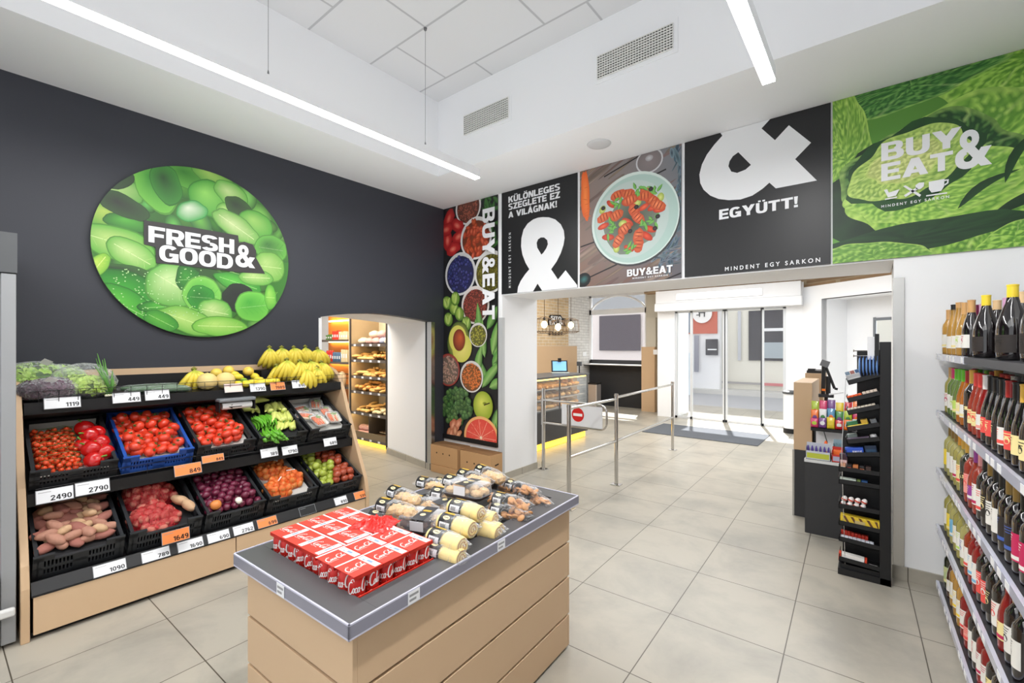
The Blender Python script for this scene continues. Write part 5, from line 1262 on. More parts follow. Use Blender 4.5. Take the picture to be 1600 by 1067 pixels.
# bag dispenser under the upper tier
a = on_x(341, 626, -4.05); b = on_x(392, 618, -4.05)
t = thing('bag_dispenser', 'grey plastic bag roll holder hanging under the upper tier', 'bag dispenser', (-4.07, (a.y + b.y) / 2, a.z), group=None)
MB().box(-4.12, -4.02, a.y, b.y + .03, 1.205, 1.232).build('cover', mat('dispenser_grey', (120, 124, 128), .35), t, world=True, bevel=.008)
MB().tube([(-4.07, a.y + .03, 1.17), (-4.07, b.y + .01, 1.17)], .028, 14).build('bag_roll', mat('roll_white', (226, 226, 226), .6), t, world=True)
MB().box(-4.11, -4.03, a.y, a.y + .008, 1.13, 1.21).box(-4.11, -4.03, b.y + .02, b.y + .028, 1.13, 1.21).build('bracket', M_black, t, world=True)
MB(T(-4.045, (a.y + b.y) / 2, 1.165)).prism([(-.05, 0), (-.02, .018), (-.02, .006), (.05, .006), (.05, -.006), (-.02, -.006), (-.02, -.018)], lambda p, q_, h: (h, p, q_), 0, .002).build('arrow_mark', M_black, t, world=True)
# ---- price cards
M_cardw = mat('card_white', (232, 233, 236), .55); M_cardo = mat('card_orange', (240, 140, 76), .55); M_hold = mat('card_holder', (150, 152, 156), .4)
def price(u, v, x, num, orange=False, w_=.148, h=.068, lean=20, lab='', plain=None, dx=.012):
    p_ = on_x(u, v, x + dx)
    if lean == 33: p_ = on_x(u, v, -3.684); p_.z = .281; p_.x = -3.687
    M = frame(p_, (0, 1, 0), (-math.sin(math.radians(lean)), 0, math.cos(math.radians(lean))))
    t = thing('price_card', lab, 'price card', M=M, group='price cards on the fruit stand')
    MB().box(-w_ / 2 - .003, w_ / 2 + .003, -h / 2 - .003, h / 2 + .003, -.003, 0).build('holder', M_hold, t)
    MB().box(-w_ / 2, w_ / 2, -h / 2, h / 2, 0, .001).build('card', plain or (M_cardo if orange else M_cardw), t)
    if num: heavy_local(num, M_letk, t, w_ * .46, -h * .40, .0016, None, h * .40, .11, 'price', True, 1.0)
    MB().box(-w_ * .45, -w_ * .1, h * .30, h * .34, .001, .0014).build('small_print', mat('print_grey', (150, 150, 152), .6), t)
    return t
XU = -4.095
price(98, 629, XU, '1119', lab='white price card reading 1119 below the bagged salads', w_=.165)
price(198, 621, XU, '449', lab='white price card reading 449, left one of the pair under the cucumbers')
price(246, 617, XU, '449', lab='white price card reading 449, right one of the pair under the cucumbers', w_=.14)
price(365, 606, XU, '', lab='pale pink unlettered card under the melons', plain=mat('card_pink', (236, 206, 196), .55), w_=.13)
price(403, 605, XU, '1390', lab='white price card reading 1390 below the lemons', w_=.12)
price(434, 603, XU, '1989', True, lab='orange price card reading 1989 below the bananas', w_=.12)
price(467, 600, XU, '890', lab='white price card reading 890 below the bananas', w_=.12)
XM = -3.885
price(86, 773, XM, '2490', lab='white price card reading 2490 under the cherry tomatoes', w_=.158, h=.076)
price(145, 761, XM, '2790', lab='white price card reading 2790 under the bell peppers', w_=.158, h=.076)
price(294, 733, XM, '849', True, lab='front orange price card reading 849 under the blue crate', w_=.16, h=.074, dx=.02)
price(333, 716, XM, '849', True, lab='half hidden orange price card under the black tomato crate', w_=.14, h=.05)
price(421, 707, XM, '189', lab='white price card reading 189 under the pointed peppers', w_=.13)
price(453, 703, XM, '1790', lab='white price card reading 1790 under the pale peppers', w_=.125)
price(516, 690, XM, '689', lab='white price card reading 689 under the carrot trays', w_=.12)
price(275, 837, -3.66, '1649', True, lab='orange price card reading 1649 clipped to the net bag crate', w_=.15, h=.075, dx=.0, lean=10)
XL = -3.684
for (u, v, n_, o_, lb, w2) in [(172, 897, '1090', 0, 'white price card reading 1090 under the potatoes', .15), (244, 876, '789', 0, 'white price card reading 789 below the net bag crate', .145), (298, 858, '1690', 0, 'white price card reading 1690 before the red onions', .145), (342, 847, '690', 0, 'white price card reading 690 before the red onions', .135), (381, 834, '2762', 0, 'white price card reading 2762 on the lower rail', .135), (418, 823, '699', 1, 'orange price card reading 699 on the lower rail', .14), (533, 785, '890', 0, 'white price card reading 890 under the apples', .115), (563, 777, '599', 1, 'orange price card reading 599 at the right end of the rail', .115)]:
    price(u, v, XL, n_, bool(o_), lean=33, h=.064, lab=lb, w_=w2, dx=.004)
price(481, 806, XL, '', lab='empty black card holder on the lower rail', plain=M_blackp, lean=33, w_=.13, dx=.004)
# ============================================================ island table in the middle
MI = T(-1.215, .741, 0) @ R(2.4)
ti = thing('island_table', 'oak clad island table with a grey rimmed sunken top and drink cartons on it', 'table', M=MI)
M_grey = mat('graphite_laminate', (78, 78, 80), .45); M_gap = mat('gap_black', (18, 16, 14), .8)
LX, LY = -.766, 1.42
for z0, z1 in ((.015, .178), (.190, .385), (.397, .575), (.587, .782)):
    MB().box(LX + .03, -.03, .03, .048, z0, z1).build('side_board', M_woodx, ti, bevel=.002)
    MB().box(LX + .03, -.03, LY - .048, LY - .03, z0, z1).build('side_board', M_woodx, ti, bevel=.002)
    MB().box(-.048, -.03, .048, LY - .048, z0, z1).build('side_board', M_woody, ti, bevel=.002)
    MB().box(LX + .03, LX + .048, .048, LY - .048, z0, z1).build('side_board', M_woody, ti, bevel=.002)
MB().box(LX + .055, -.055, .055, LY - .055, 0, .77).build('carcass', M_gap, ti)
xa, xb, ya, yb_ = LX + .07, -.095, .10, 1.312
for b in ((LX, 0, 0, ya), (LX, 0, yb_, LY), (LX, xa, ya + .0006, yb_ - .0006), (xb, 0, ya + .0006, yb_ - .0006)):
    MB().box(b[0], b[1], b[2], b[3], .783, .83).build('rim_panel', M_grey, ti)
MB().box(xa - .003, xb + .003, ya - .003, yb_ + .003, .783, .797).build('sunken_bed', mat('bed_grey', (70, 70, 72), .6), ti)
M_rail = clear('rail_plastic', (206, 206, 222), .16, .12)
M_shr0 = mat('rail_edge_plastic', (196, 196, 214), .25)
for nm, b in (('front', (LX - .004, .008, -.008, -.002)), ('right', (.002, .008, -.008, LY + .004)), ('left', (LX - .008, LX - .002, -.004, LY + .004)), ('rear', (LX - .004, .008, LY + .002, LY + .008))):
    MB().box(*b, .789, .827).build('price_rail', mat('rail_grey_plastic', (134, 134, 148), .22, coat=.4), ti)
    MB().box(*b, .8272, .832).build('rail_edge', M_shr0, ti)
    MB().box(*b, .783, .7888).build('rail_edge', M_shr0, ti)
for k, (u, v, side) in enumerate([(450.5, 912, 'f'), (646, 931, 'r'), (782, 851, 'r')]):
    if side == 'f':
        a = MI.inverted() @ on_z(u, v, .808); M = frame((a.x + .02, -.0095, .808), (1, 0, 0), (0, 0, 1))
    else:
        a = MI.inverted() @ on_z(u, v, .808); M = frame((.0095, a.y, .808), (0, 1, 0), (0, 0, 1))
    t = thing('rail_label', ('small white shelf label on the left short edge of the island', 'small white shelf label on the long edge below the cans', 'small white shelf label on the long edge below the swiss rolls')[k], 'label', M=MI @ M, group='shelf labels on the island')
    MB().box(-.026, .026, -.021, .021, 0, .001).build('card', M_cardw, t)
    MB().box(-.02, .02, .004, .012, .001, .0014).box(-.02, .01, -.012, -.004, .001, .0014).build('print', mat('print_grey', (150, 150, 152), .6), t)
# ---- script logo as ribbons
def ribbon(pts, w, out, taper=True):
    n = len(pts)
    L_ = []; Rr = []
    for i, p_ in enumerate(pts):
        a = pts[max(i - 1, 0)]; b = pts[min(i + 1, n - 1)]; d = Vector((b[0] - a[0], b[1] - a[1])); d.normalize()
        ww = w * (.45 + .55 * abs(d.y) + .1) / 2
        L_.append((p_[0] - d.y * ww, p_[1] + d.x * ww)); Rr.append((p_[0] + d.y * ww, p_[1] - d.x * ww))
    for i in range(n - 1): out.append([L_[i], Rr[i], Rr[i + 1], L_[i + 1]])
def arcp(cx, cy, rx, ry, a0, a1, n=10): return [(cx + rx * math.cos(math.radians(a0 + (a1 - a0) * i / n)), cy + ry * math.sin(math.radians(a0 + (a1 - a0) * i / n))) for i in range(n + 1)]
def script_logo():
    o = []
    ribbon(arcp(.14, .05, .12, .19, 60, 330, 12), .055, o); ribbon(arcp(.20, .27, .07, .05, -30, 200, 8), .03, o)
    ribbon([(-.02, -.20), (.12, -.245), (.34, -.215), (.60, -.235)], .035, o)
    ribbon(arcp(.29, -.04, .042, .075, 0, 360, 10), .04, o)
    ribbon(arcp(.395, -.04, .045, .075, 50, 320, 9), .04, o)
    ribbon(arcp(.49, -.04, .042, .075, 30, 360, 9), .04, o); ribbon([(.535, .04), (.53, -.09), (.565, -.11)], .04, o)
    ribbon([(.57, -.03), (.63, -.02)], .035, o)
    ribbon(arcp(.75, .06, .11, .20, 60, 320, 12), .055, o); ribbon([(.70, .25), (.80, .31), (.93, .26), (1.06, .30)], .03, o)
    ribbon(arcp(.86, -.04, .04, .075, 0, 360, 10), .04, o)
    ribbon([(.915, -.10), (.93, .05), (.97, .22), (.95, .26), (.93, .18), (.935, -.05), (.965, -.11)], .035, o)
    ribbon(arcp(1.02, -.04, .04, .075, 30, 360, 9), .04, o); ribbon([(1.062, .04), (1.06, -.09), (1.10, -.115)], .04, o)
    return [[(p_[0] + .16 * p_[1], p_[1]) for p_ in q_] for q_ in o]
LOGO = script_logo()
M_canr = mat('can_red', (204, 40, 34), .3, metal=.25, coat=.2); M_alu = mat('aluminium', (200, 200, 202), .25, metal=1); M_redc = mat('carton_red', (224, 60, 46), .5); M_whc = mat('carton_white', (238, 236, 234), .5)
def can_mesh():
    r_, h = .0282, .094; mb = MB()
    mb.mi = 0; mb.lathe([(r_ * .80, .002), (r_ * .9, .004), (r_, .014), (r_, h - .012), (r_ * .86, h - .002), (r_ * .84, h)], 20)
    mb.mi = 1; mb.lathe([(r_ * .80, .002), (r_ * .74, 0), (r_ * .6, .004)], 20, cap1=False); mb.lathe([(r_ * .845, h), (r_ * .78, h - .003), (.0001, h - .003)], 20, cap0=False)
    mb.mi = 2
    for q_ in LOGO:
        vs = []
        for k, (x, y) in enumerate(q_):
            # logo runs along the height direction tilted around the can
            sx = (x - .53) * .078; sy = y * .105
            th = -math.pi / 2 + sx / r_; rr_ = r_ * 1.008
            vs.append((rr_ * math.cos(th), rr_ * math.sin(th), .052 + sy + sx * .10))
        mb.add(vs, [(0, 1, 2, 3)])
    mb.add([(r_ * 1.006 * math.cos(-math.pi / 2 + .5 + .3 * math.cos(a)), r_ * 1.006 * math.sin(-math.pi / 2 + .5 + .3 * math.cos(a)), .018 + .008 * math.sin(a)) for a in [2 * math.pi * i / 10 for i in range(10)]], [tuple(range(10))])
    return mb
_can = can_mesh().build('can', [M_canr, M_alu, mat('can_white', (240, 238, 236), .35)], None, smooth=True, autos=40)
can_data = _can.data; bpy.data.objects.remove(_can)
UP_ = .1185; BZ = .7975
def carton_top(M, t, torn=False):
    """printed card sleeve lying over four cans; long print direction along local x"""
    w_ = UP_ / 2 - .0012; z = .0955
    mb = MB(); mb.mi = 0; mb.box(-w_, w_, -w_, w_, z, z + .002)
    for s_ in (-1, 1):
        mb.add([(-w_, s_ * w_, z + .002), (w_, s_ * w_, z + .002), (w_, s_ * (w_ + .0006), z - .011), (-w_, s_ * (w_ + .0006), z - .011)], [(0, 1, 2, 3), (3, 2, 1, 0)])
    mb.build('carton_sleeve', [M_redc], t)
    p_ = MB(); zz = z + .0024
    p_.box(-w_, w_, w_ - .008, w_, zz - .0003, zz); p_.box(w_ - .030, w_ - .004, -w_ + .006, w_ - .012, zz - .0003, zz)
    for q_ in LOGO: p_.add([(-.052 + (b + .3) * .0, 0, 0) if False else (-.052 + x * .068, (y) * .075 - .004, zz + .0002) for x, y in q_], [(0, 1, 2, 3)])
    p_.build('white_print', M_whc, t)
    q2 = MB(); q2.box(w_ - .022, w_ - .012, -.02, .008, zz + .0002, zz + .0005); q2.box(w_ - .026, w_ - .02, .016, .028, zz + .0002, zz + .0005)
    q2.build('blue_print', mat('print_blue', (130, 160, 200), .5), t)
units = []
for j in range(3): units.append((-.172, .151 + j * UP_, 90, 'in the aisle side row', ('nearest corner', 'middle', 'by the rolls')[j]))
for j in range(3): units.append((-.291, .151 + j * UP_, 90, 'in the second aisle row', ('near end', 'middle', 'by the film')[j]))
for i in range(3):
    for j in range(3): units.append((-.412 - i * UP_, .163 + j * UP_ * 1.02, 0, 'in left block ' + ('right', 'middle', 'outer')[i] + ' column', ('near row', 'middle row', 'far row')[j]))
for (x, y, a, l1, l2) in units:
    M = MI @ T(x, y, BZ) @ R(a)
    torn = (a == 0 and y > .38 and x > -.45)
    t = thing('drink_multipack', 'red four pack of cola cans ' + l1 + ', ' + l2, 'drinks pack', M=M, group='multipacks of cola cans')
    for cx in (-1, 1):
        for cyy in (-1, 1):
            o = bpy.data.objects.new('can', can_data); C.objects.link(o); o.parent = t
            o.matrix_local = T(cx * .0288, cyy * .0288, 0) @ R(-a + rnd.choice([8, 30, 55, 75]))
    if not torn: carton_top(M, t)
    else: carton_top(M, t)
# crumpled red film over the far pack
c = MI @ Vector((-.425, .41, .905)); mb = MB()
g = []
nn = 22
for i in range(nn + 1):
    row = []
    for j in range(nn + 1):
        x, y = (i / nn - .5), (j / nn - .5); e = max(0, 1 - (4 * x * x) ** 2) * max(0, 1 - (4 * y * y) ** 2)
        h = (.022 * abs(noise.noise(Vector((x * 7, y * 7, 3)))) * 2 + .006) * e
        row.append((x * (.17 + .03 * noise.noise(Vector((y * 6, 0, 1)))), y * (.15 + .03 * noise.noise(Vector((x * 6, 0, 5)))), h))
    g.append(row)
vs = [p_ for r_ in g for p_ in r_]; fs = [(i * (nn + 1) + j, (i + 1) * (nn + 1) + j, (i + 1) * (nn + 1) + j + 1, i * (nn + 1) + j + 1) for i in range(nn) for j in range(nn)]
mb.M = T(*c) @ R(20) @ T(0, 0, -.008); mb.add(vs, fs)
tag(mb.build('torn_wrapping', mat('red_film', (226, 44, 36), .15, coat=.5, bump=.6, bump_scale=40)), 'crumpled torn red film lying on the far cola cartons', 'wrapping')
# printed tray edges
t = thing('can_tray', 'low red cardboard tray edge around the cola cans', 'tray', M=MI @ T(0, 0, BZ))
MB().box(-.1105, -.1065, .088, .51, 0, .030).build('tray_side', M_redc, t)
MB().box(-.70, -.1065, .0855, .0885, 0, .026).build('tray_side', M_redc, t)

# ---- packed cakes and biscuits
M_sponge = mat('sponge_cream', (240, 216, 146), .7, noise_amt=.06, noise_scale=20); M_brownc = mat('baked_brown', (186, 124, 64), .6, noise_amt=1, noise_scale=55, rgb2=(244, 220, 172), bump=.5, bump_scale=90)
M_jam = mat('roll_filling', (200, 130, 74), .6); M_sleeve = mat('black_sleeve', (34, 33, 34), .35); M_gold = mat('gold_print', (206, 168, 60), .4); M_cream = mat('cream_oval', (238, 220, 170), .5)
M_cfilm = clear('pack_film', (236, 238, 240), .07, .10, wrinkle=20)
M_nut = mat('biscuit', (206, 150, 98), .7, noise_amt=.25, noise_scale=30)
M_darkc = mat('dark_tray', (60, 50, 50), .4)
def half_ring(r_, x0, x1, n=12, a0=-20, a1=200, rz=1.0):
    return [[(x, r_ * math.cos(math.radians(a0 + (a1 - a0) * i / n)), r_ * rz * math.sin(math.radians(a0 + (a1 - a0) * i / n))) for i in range(n + 1)] for x in (x0, x1)]
def sleeve(t, r_, x0, x1, rz=1.0, yc=0):
    mb = MB(T(0, yc, 0)); mb.ring(half_ring(r_, x0, x1, 16, -30, 210, rz), False, False, False); mb.ring([[q_ for q_ in rr_][::-1] for rr_ in half_ring(r_ * .985, x0, x1, 16, -30, 210, rz)], False, False, False)
    s_ = mb.build('sleeve', M_sleeve, t, smooth=True)
    def patch(name, a0, a1, u0, u1, m, k=1.006):
        pb = MB(T(0, yc, 0)); pb.ring(half_ring(r_ * k, x0 + (x1 - x0) * u0, x0 + (x1 - x0) * u1, 6, a0, a1, rz), False, False, False); return pb.build(name, m, s_, smooth=True)
    patch('white_label', 188, 150, .12, .88, M_cardw); patch('label_print', 182, 160, .2, .6, mat('print_grey', (150, 150, 152), .6), 1.010)
    patch('gold_lettering', 92, 66, .1, .9, M_gold)
    ob = MB(T(0, yc, 0)); cc = []
    for i in range(12):
        a = 2 * math.pi * i / 12; an = math.radians(122 + 13 * math.sin(a)); u = .5 + .26 * math.cos(a)
        cc.append((x0 + (x1 - x0) * u, r_ * 1.008 * math.cos(an), r_ * rz * 1.008 * math.sin(an)))
    ob.add(cc, [tuple(range(12))]); ob.build('oval_badge', M_cream, s_)
    return s_
def roll_cake(t, x0, x1, yc, r_, m):
    prof = [(x0, r_ * .5), (x0 + .004, r_ * .93), (x0 + .02, r_), (x1 - .012, r_), (x1 - .002, r_ * .94), (x1, r_ * .9)]
    rings = [[(x, yc + q_ * math.cos(2 * math.pi * i / 18), q_ * .94 * math.sin(2 * math.pi * i / 18)) for i in range(18)] for x, q_ in prof]
    b = MB().ring(rings).build('cake_roll', m, t, smooth=True, autos=50)
    sp_ = []
    pts = [(yc + (r_ * (.86 - .78 * k / 34)) * math.cos(k * .42), .94 * (r_ * (.86 - .78 * k / 34)) * math.sin(k * .42)) for k in range(35)]
    out = []; ribbon(pts, r_ * .11, out)
    mb = MB()
    for q_ in out: mb.add([(x1 + .0008, a, b_) for a, b_ in q_], [(0, 1, 2, 3), (3, 2, 1, 0)])
    mb.build('filling_spiral', M_jam, b)
def film(t, x0, x1, w_, h, seed=0, m=None):
    rings = []
    for i in range(11):
        k = i / 10; x = x0 + (x1 - x0) * k; e = math.sin(math.pi * min(1, max(0, k))) ** .28 if 0 < k < 1 else .12
        rings.append([(x, (w_ * (e if e > .5 else .9) + .004 * noise.noise(Vector((x * 60, j, seed)))) * math.cos(2 * math.pi * j / 20), h * e * math.sin(2 * math.pi * j / 20) + .003 * noise.noise(Vector((x * 50, j * .7, seed + 4)))) for j in range(20)])
    MB().ring(rings, True, False, False).build('film_wrap', m or M_cfilm, t, smooth=True)
def pack(kind, u, v, z, yaw, label, roll=0, s=1.0):
    """u, v: sleeve centre in the photograph, z: its height"""
    p_ = on_z(u, v, z)
    M = T(*p_) @ R(yaw) @ R(roll, 'X') @ Matrix.Scale(s, 4)
    t = thing('cake_pack' if kind != 'biscuit' else 'biscuit_pack', label, 'packed cakes' if kind != 'biscuit' else 'packed biscuits', M=M, group={'roll': 'packs of cream swiss rolls', 'brown': 'packs of brown filled rolls', 'biscuit': 'packs of biscuits', 'box': 'clear boxed pastries', 'dark': 'dark tray packs'}[kind])
    if kind == 'roll':
        roll_cake(t, -.050, .105, 0, .034, M_sponge); sleeve(t, .037, -.032, .030); film(t, -.062, .125, .040, .038, u)
    elif kind == 'brown':
        for k in range(3):
            x = .045 + k * .042; MB(T(x, .002 * (k - 1), -.008) @ R(25 * (k - 1) + 20)).ball((0, 0, 0), .027, .037, .022, 24, 16, lambda d: 1 + .06 * math.sin(d.y * 16 + k) + .30 * noise.noise(d * 2.8 + Vector((u, k, 0))) + .22 * noise.noise(d * 7 + Vector((k, u, 0)))).build('pastry', M_brownc, t, smooth=True)
        MB().ball((-.02, 0, -.006), .03, .028, .026, 20, 14, lambda d: 1 + .2 * noise.noise(d * 5)).build('pastry', M_brownc, t, smooth=True)
        sleeve(t, .034, -.034, .028); film(t, -.06, .175, .037, .034, u)
    elif kind == 'biscuit':
        for k in range(15):
            x = rnd.uniform(.03, .14); mbb = MB(T(x, rnd.uniform(-.02, .02), rnd.uniform(-.02, .016)) @ rotr(180, 50)); mbb.lathe([(.001, -.004), (.017, -.004), (.019, 0), (.015, .005), (.001, .006)], 10).build('biscuit', M_nut, t, smooth=True)
        for k in range(4):
            x = rnd.uniform(-.05, -.03); MB(T(x, rnd.uniform(-.016, .016), rnd.uniform(-.016, .012)) @ rotr(180, 50)).lathe([(.001, -.004), (.017, -.004), (.019, 0), (.015, .005), (.001, .006)], 10).build('biscuit', M_nut, t, smooth=True)
        sleeve(t, .033, -.030, .026); film(t, -.066, .16, .037, .034, u)
    elif kind in ('box', 'dark'):
        w_, l_ = .20, .13
        top = MB().ring([[(a * k, b * k, zz) for a, b in rbox(w_, l_, .025)] for k, zz in ((1.03, -.02), (1.0, -.018), (.95, .022), (.90, .026))], True, False, True)
        top.build('clear_lid', clear('lid_plastic', (228, 232, 238), .12, .08), t, smooth=True, autos=50)
        MB().ring([[(a * k, b * k, zz) for a, b in rbox(w_, l_, .025)] for k, zz in ((.9, -.036), (1.03, -.021), (1.0, -.019))], True, True, False).build('base_tray', M_darkc, t, smooth=True)
        for k in range(6): MB().ball((-.07 + (k % 3) * .07, -.03 + (k // 3) * .055, -.012), .028, .022, .018, 18, 12, lambda d: 1 + .3 * noise.noise(d * 5 + Vector((k, u, 0)))).build('pastry', M_brownc if kind == 'box' else mat('dark_cake', (92, 60, 48), .6), t, smooth=True)
        MB().box(-.028, .028, -.067, .067, .0265, .0275).build('sleeve', mat('grey_sleeve', (70, 72, 76), .3), t)
        MB().box(-.030, .030, -.0695, -.0675, -.018, .02).build('front_label', M_cardw, t)
        MB().box(-.018, .018, .015, .03, .028, .0285).build('gold_lettering', M_gold, t)
        MB().lathe([(.012, .028), (.012, .0285), (.001, .0287)], 12, (0, -.015, 0)).build('oval_badge', M_cream, t)
    return t
PK = [('roll', 685, 861, .835, 4, 'cream swiss roll pack lowest of the near stack, mostly below the others'), ('roll', 688, 842, .872, 2, 'cream swiss roll pack nearest the cola cans'),
 ('roll', 743, 826, .838, 8, 'lower swiss roll pack behind the cola corner, spiral end towards the rim'), ('roll', 704, 818, .905, 4, 'middle swiss roll pack of the stack with black sleeve'), ('roll', 719, 795, .93, 3, 'topmost cream swiss roll pack on the stack'), ('roll', 738, 806, .868, 12, 'swiss roll pack just behind the topmost one, ends showing'),
 ('roll', 748, 822, .835, 6, 'swiss roll pack lowest at the long rim'),
 ('brown', 604, 791, .885, 8, 'brown pastry pack at the left, just behind the cartons'), ('brown', 620, 771, .90, -4, 'brown pastry pack leaning at the far left of the heap'), ('brown', 592, 808, .835, 14, 'brown pastry pack under the others near the red film'), ('brown', 640, 800, .845, 10, 'brown pastry pack in the hollow left of the swiss rolls'),
 ('dark', 664, 812, .85, 18, 'clear lidded tray of dark cakes tucked between pastries and rolls'), ('box', 731, 762, .93, 8, 'big clear lidded pastry box on top in the middle'), ('box', 700, 788, .85, -8, 'clear pastry box below the top box'),
 ('brown', 688, 772, .88, 10, 'pastry pack half hidden left of the clear box'), ('brown', 707, 753, .93, 0, 'pastry pack behind the clear box, sleeve up'), ('brown', 728, 744, .94, -6, 'pastry pack at the back centre of the heap'), ('brown', 755, 737, .94, -14, 'rearmost pastry pack with a white label facing up'),
 ('biscuit', 801, 760, .88, -4, 'biscuit pack at the far right corner of the heap'), ('biscuit', 783, 781, .885, 2, 'biscuit pack in front of the far corner one'), ('biscuit', 780, 797, .845, 4, 'biscuit pack low behind the swiss rolls'), ('biscuit', 822, 776, .835, -10, 'biscuit pack lying low at the far right rim'),
 ('brown', 664, 755, .845, 6, 'pastry pack at the far left edge of the sunken bed'), ('biscuit', 765, 760, .86, 10, 'biscuit pack between the clear box and the corner packs'), ('brown', 655, 785, .84, 0, 'pastry pack low beside the dark tray'), ('biscuit', 690, 756, .84, 4, 'biscuit pack lying low at the back edge')]
for k, (kd, u, v, z, yaw, lb) in enumerate(PK): pack(kd, u, v, z, yaw + 2, lb, rnd.uniform(-8, 8), 1.13)
# ============================================================ wine shelves on the right
a1_ = math.radians(1.0)
WD = Vector((math.sin(a1_), -math.cos(a1_), 0)); WN = Vector((math.cos(a1_), math.sin(a1_), 0)); W0 = Vector((.345, 4.15, 0))
MW_ = frame(W0, WD, -WN) if False else None
def WP(k, d, z): return W0 + WD * k + WN * d + Vector((0, 0, z))
def wbox(mb, k0, k1, d0, d1, z0, z1):
    P = [WP(k, d, z) for z in (z0, z1) for k, d in ((k0, d0), (k0, d1), (k1, d1), (k1, d0))]
    mb.add([tuple(p_) for p_ in P], [(0, 3, 2, 1), (4, 5, 6, 7), (0, 1, 5, 4), (1, 2, 6, 5), (2, 3, 7, 6), (3, 0, 4, 7)]); return mb
tw = thing('wine_shelf', 'tall dark metal shelving full of wine bottles along the right wall', 'shelving', W0)
M_shm = mat('shelf_metal', (52, 52, 56), .4); M_shr = mat('shelf_rail_plastic', (196, 198, 214), .22, coat=.3)
SZ = [1.600, 1.222, .838, .455, .075]
for i, z in enumerate(SZ):
    wbox(MB(), 0, 4.0, .004, .40, z - .028, z).build('shelf_board', M_shm, tw, world=True)
    if i: wbox(MB(), 0.0, 4.0, -.012, .003, z - .034, z + .004).build('price_rail', M_shr, tw, world=True)
    else: wbox(MB(), 0.0, 1.02, -.012, .003, z - .034, z + .004).build('price_rail', M_shr, tw, world=True); wbox(MB(), 1.03, 4.0, -.012, .003, z - .030, z + .002).build('plain_edge', M_shm, tw, world=True)
wbox(MB(), 0, 4.0, .02, .40, 0, .047).build('plinth', M_shm, tw, world=True)
wbox(MB(), 0, 4.0, .405, .425, 0, 2.0).build('back_panel', mat('shelf_back', (150, 150, 154), .6), tw, world=True)
for k in (.004, 1.25, 2.5): wbox(MB(), k, k + .03, .385, .404, 0, 2.0).build('upright', M_shm, tw, world=True)
ls = ['second', 'third', 'fourth', 'lowest']
for i, z in enumerate(SZ):
    for j in range(22):
        k = .04 + j * .095 + .02 * math.sin(j * 7.3)
        if (j * 7 + i * 3) % 5 in (1, 3): continue
        if i == 0 and k > 1: break
        p_ = WP(k, -.0135, z - .015)
        if proj(p_)[0] > 1610 or proj(p_)[1] > 1080: continue
        t = thing('shelf_label', 'tiny white price ticket in the rail of the ' + (['top'] + ls)[i] + ' wine shelf', 'label', M=frame(p_, -WD, (0, 0, 1)), group='price tickets on the ' + (['top'] + ls)[i] + ' wine shelf')
        MB().box(-.028, .028, -.015, .015, 0, .0012).build('ticket', M_cardw, t)
        MB().box(-.022, .0, -.004, .003, .0012, .0016).box(.006, .022, -.010, .004, .0012, .0016).build('print', mat('print_grey', (150, 150, 152), .6), t)
# ---- bottles
SH = {
 'burg': ([(.030, 0), (.037, .004), (.038, .02), (.038, .125), (.036, .150), (.028, .185), (.019, .215), (.0155, .235), (.0145, .285)], .285, (.045, .115)),
 'bord': ([(.030, 0), (.036, .004), (.037, .02), (.037, .185), (.034, .203), (.022, .222), (.0155, .235), (.0145, .30)], .295, (.05, .15)),
 'ries': ([(.028, 0), (.034, .004), (.035, .02), (.035, .13), (.031, .17), (.023, .22), (.017, .26), (.0145, .30)], .300, (.04, .115)),
 'slim': ([(.028, 0), (.033, .004), (.034, .02), (.034, .175), (.031, .195), (.020, .215), (.0145, .23), (.0135, .28)], .28, (.045, .13)),
 'big': ([(.040, 0), (.0465, .005), (.048, .025), (.048, .115), (.045, .145), (.033, .19), (.021, .225), (.0165, .25), (.0155, .285)], .285, (.03, .10)),
}
def glassm(name, rgb, rough=.05, mixk=.0): return mat('glass_' + name, rgb, rough, coat=1, spec=.6, noise_amt=.12, noise_scale=9)
def tglass(name, rgb, tr=.55):
    k = 'tglass_' + name
    if k in MATS: return MATS[k]
    m = mat(k, rgb, .06, coat=.6, trans=tr, ior=1.33); return m
G = {'amber': tglass('amber', (244, 186, 90)), 'olive': tglass('olive', (214, 204, 112)), 'pale': tglass('pale', (230, 222, 140)), 'green': tglass('green', (130, 160, 80), .5), 'dgreen': glassm('dgreen', (30, 34, 20)),
     'dark': glassm('dark', (20, 14, 16)), 'rose': tglass('rose', (190, 70, 52), .45), 'redr': tglass('redr', (166, 36, 34), .4), 'orange': tglass('orange', (214, 126, 36), .45), 'brown': glassm('brown', (74, 40, 24)), 'orangerose': tglass('orangerose', (176, 66, 30), .4)}
CAPC = {'black': (24, 24, 26), 'tan': (212, 164, 106), 'purple': (116, 34, 70), 'lilac': (220, 168, 206), 'yellow': (244, 214, 60), 'beige': (232, 198, 150), 'pink': (226, 70, 120), 'lime': (104, 196, 50), 'red': (168, 40, 40), 'coral': (232, 74, 70), 'white': (236, 232, 232),
        'gold': (226, 178, 76), 'orange': (240, 168, 60), 'violet': (150, 60, 150), 'rosec': (236, 160, 160), 'dgold': (150, 120, 60), 'silver': (190, 190, 194)}
LABC = {'white': (234, 232, 226), 'cream': (240, 224, 160), 'green': (190, 220, 110), 'yellow': (244, 214, 60), 'coral': (234, 84, 78), 'pink': (240, 160, 150), 'purple': (150, 64, 150), 'blue': (70, 100, 180), 'sky': (120, 184, 220), 'pgreen': (190, 204, 150), 'blackl': (46, 40, 38), 'magenta': (196, 40, 90), 'black': (30, 28, 28)}
def capm(n): return mat('capsule_' + n, CAPC[n], .35, coat=.2)
def labm(n): return mat('label_' + n, LABC[n], .6)
BP = {}
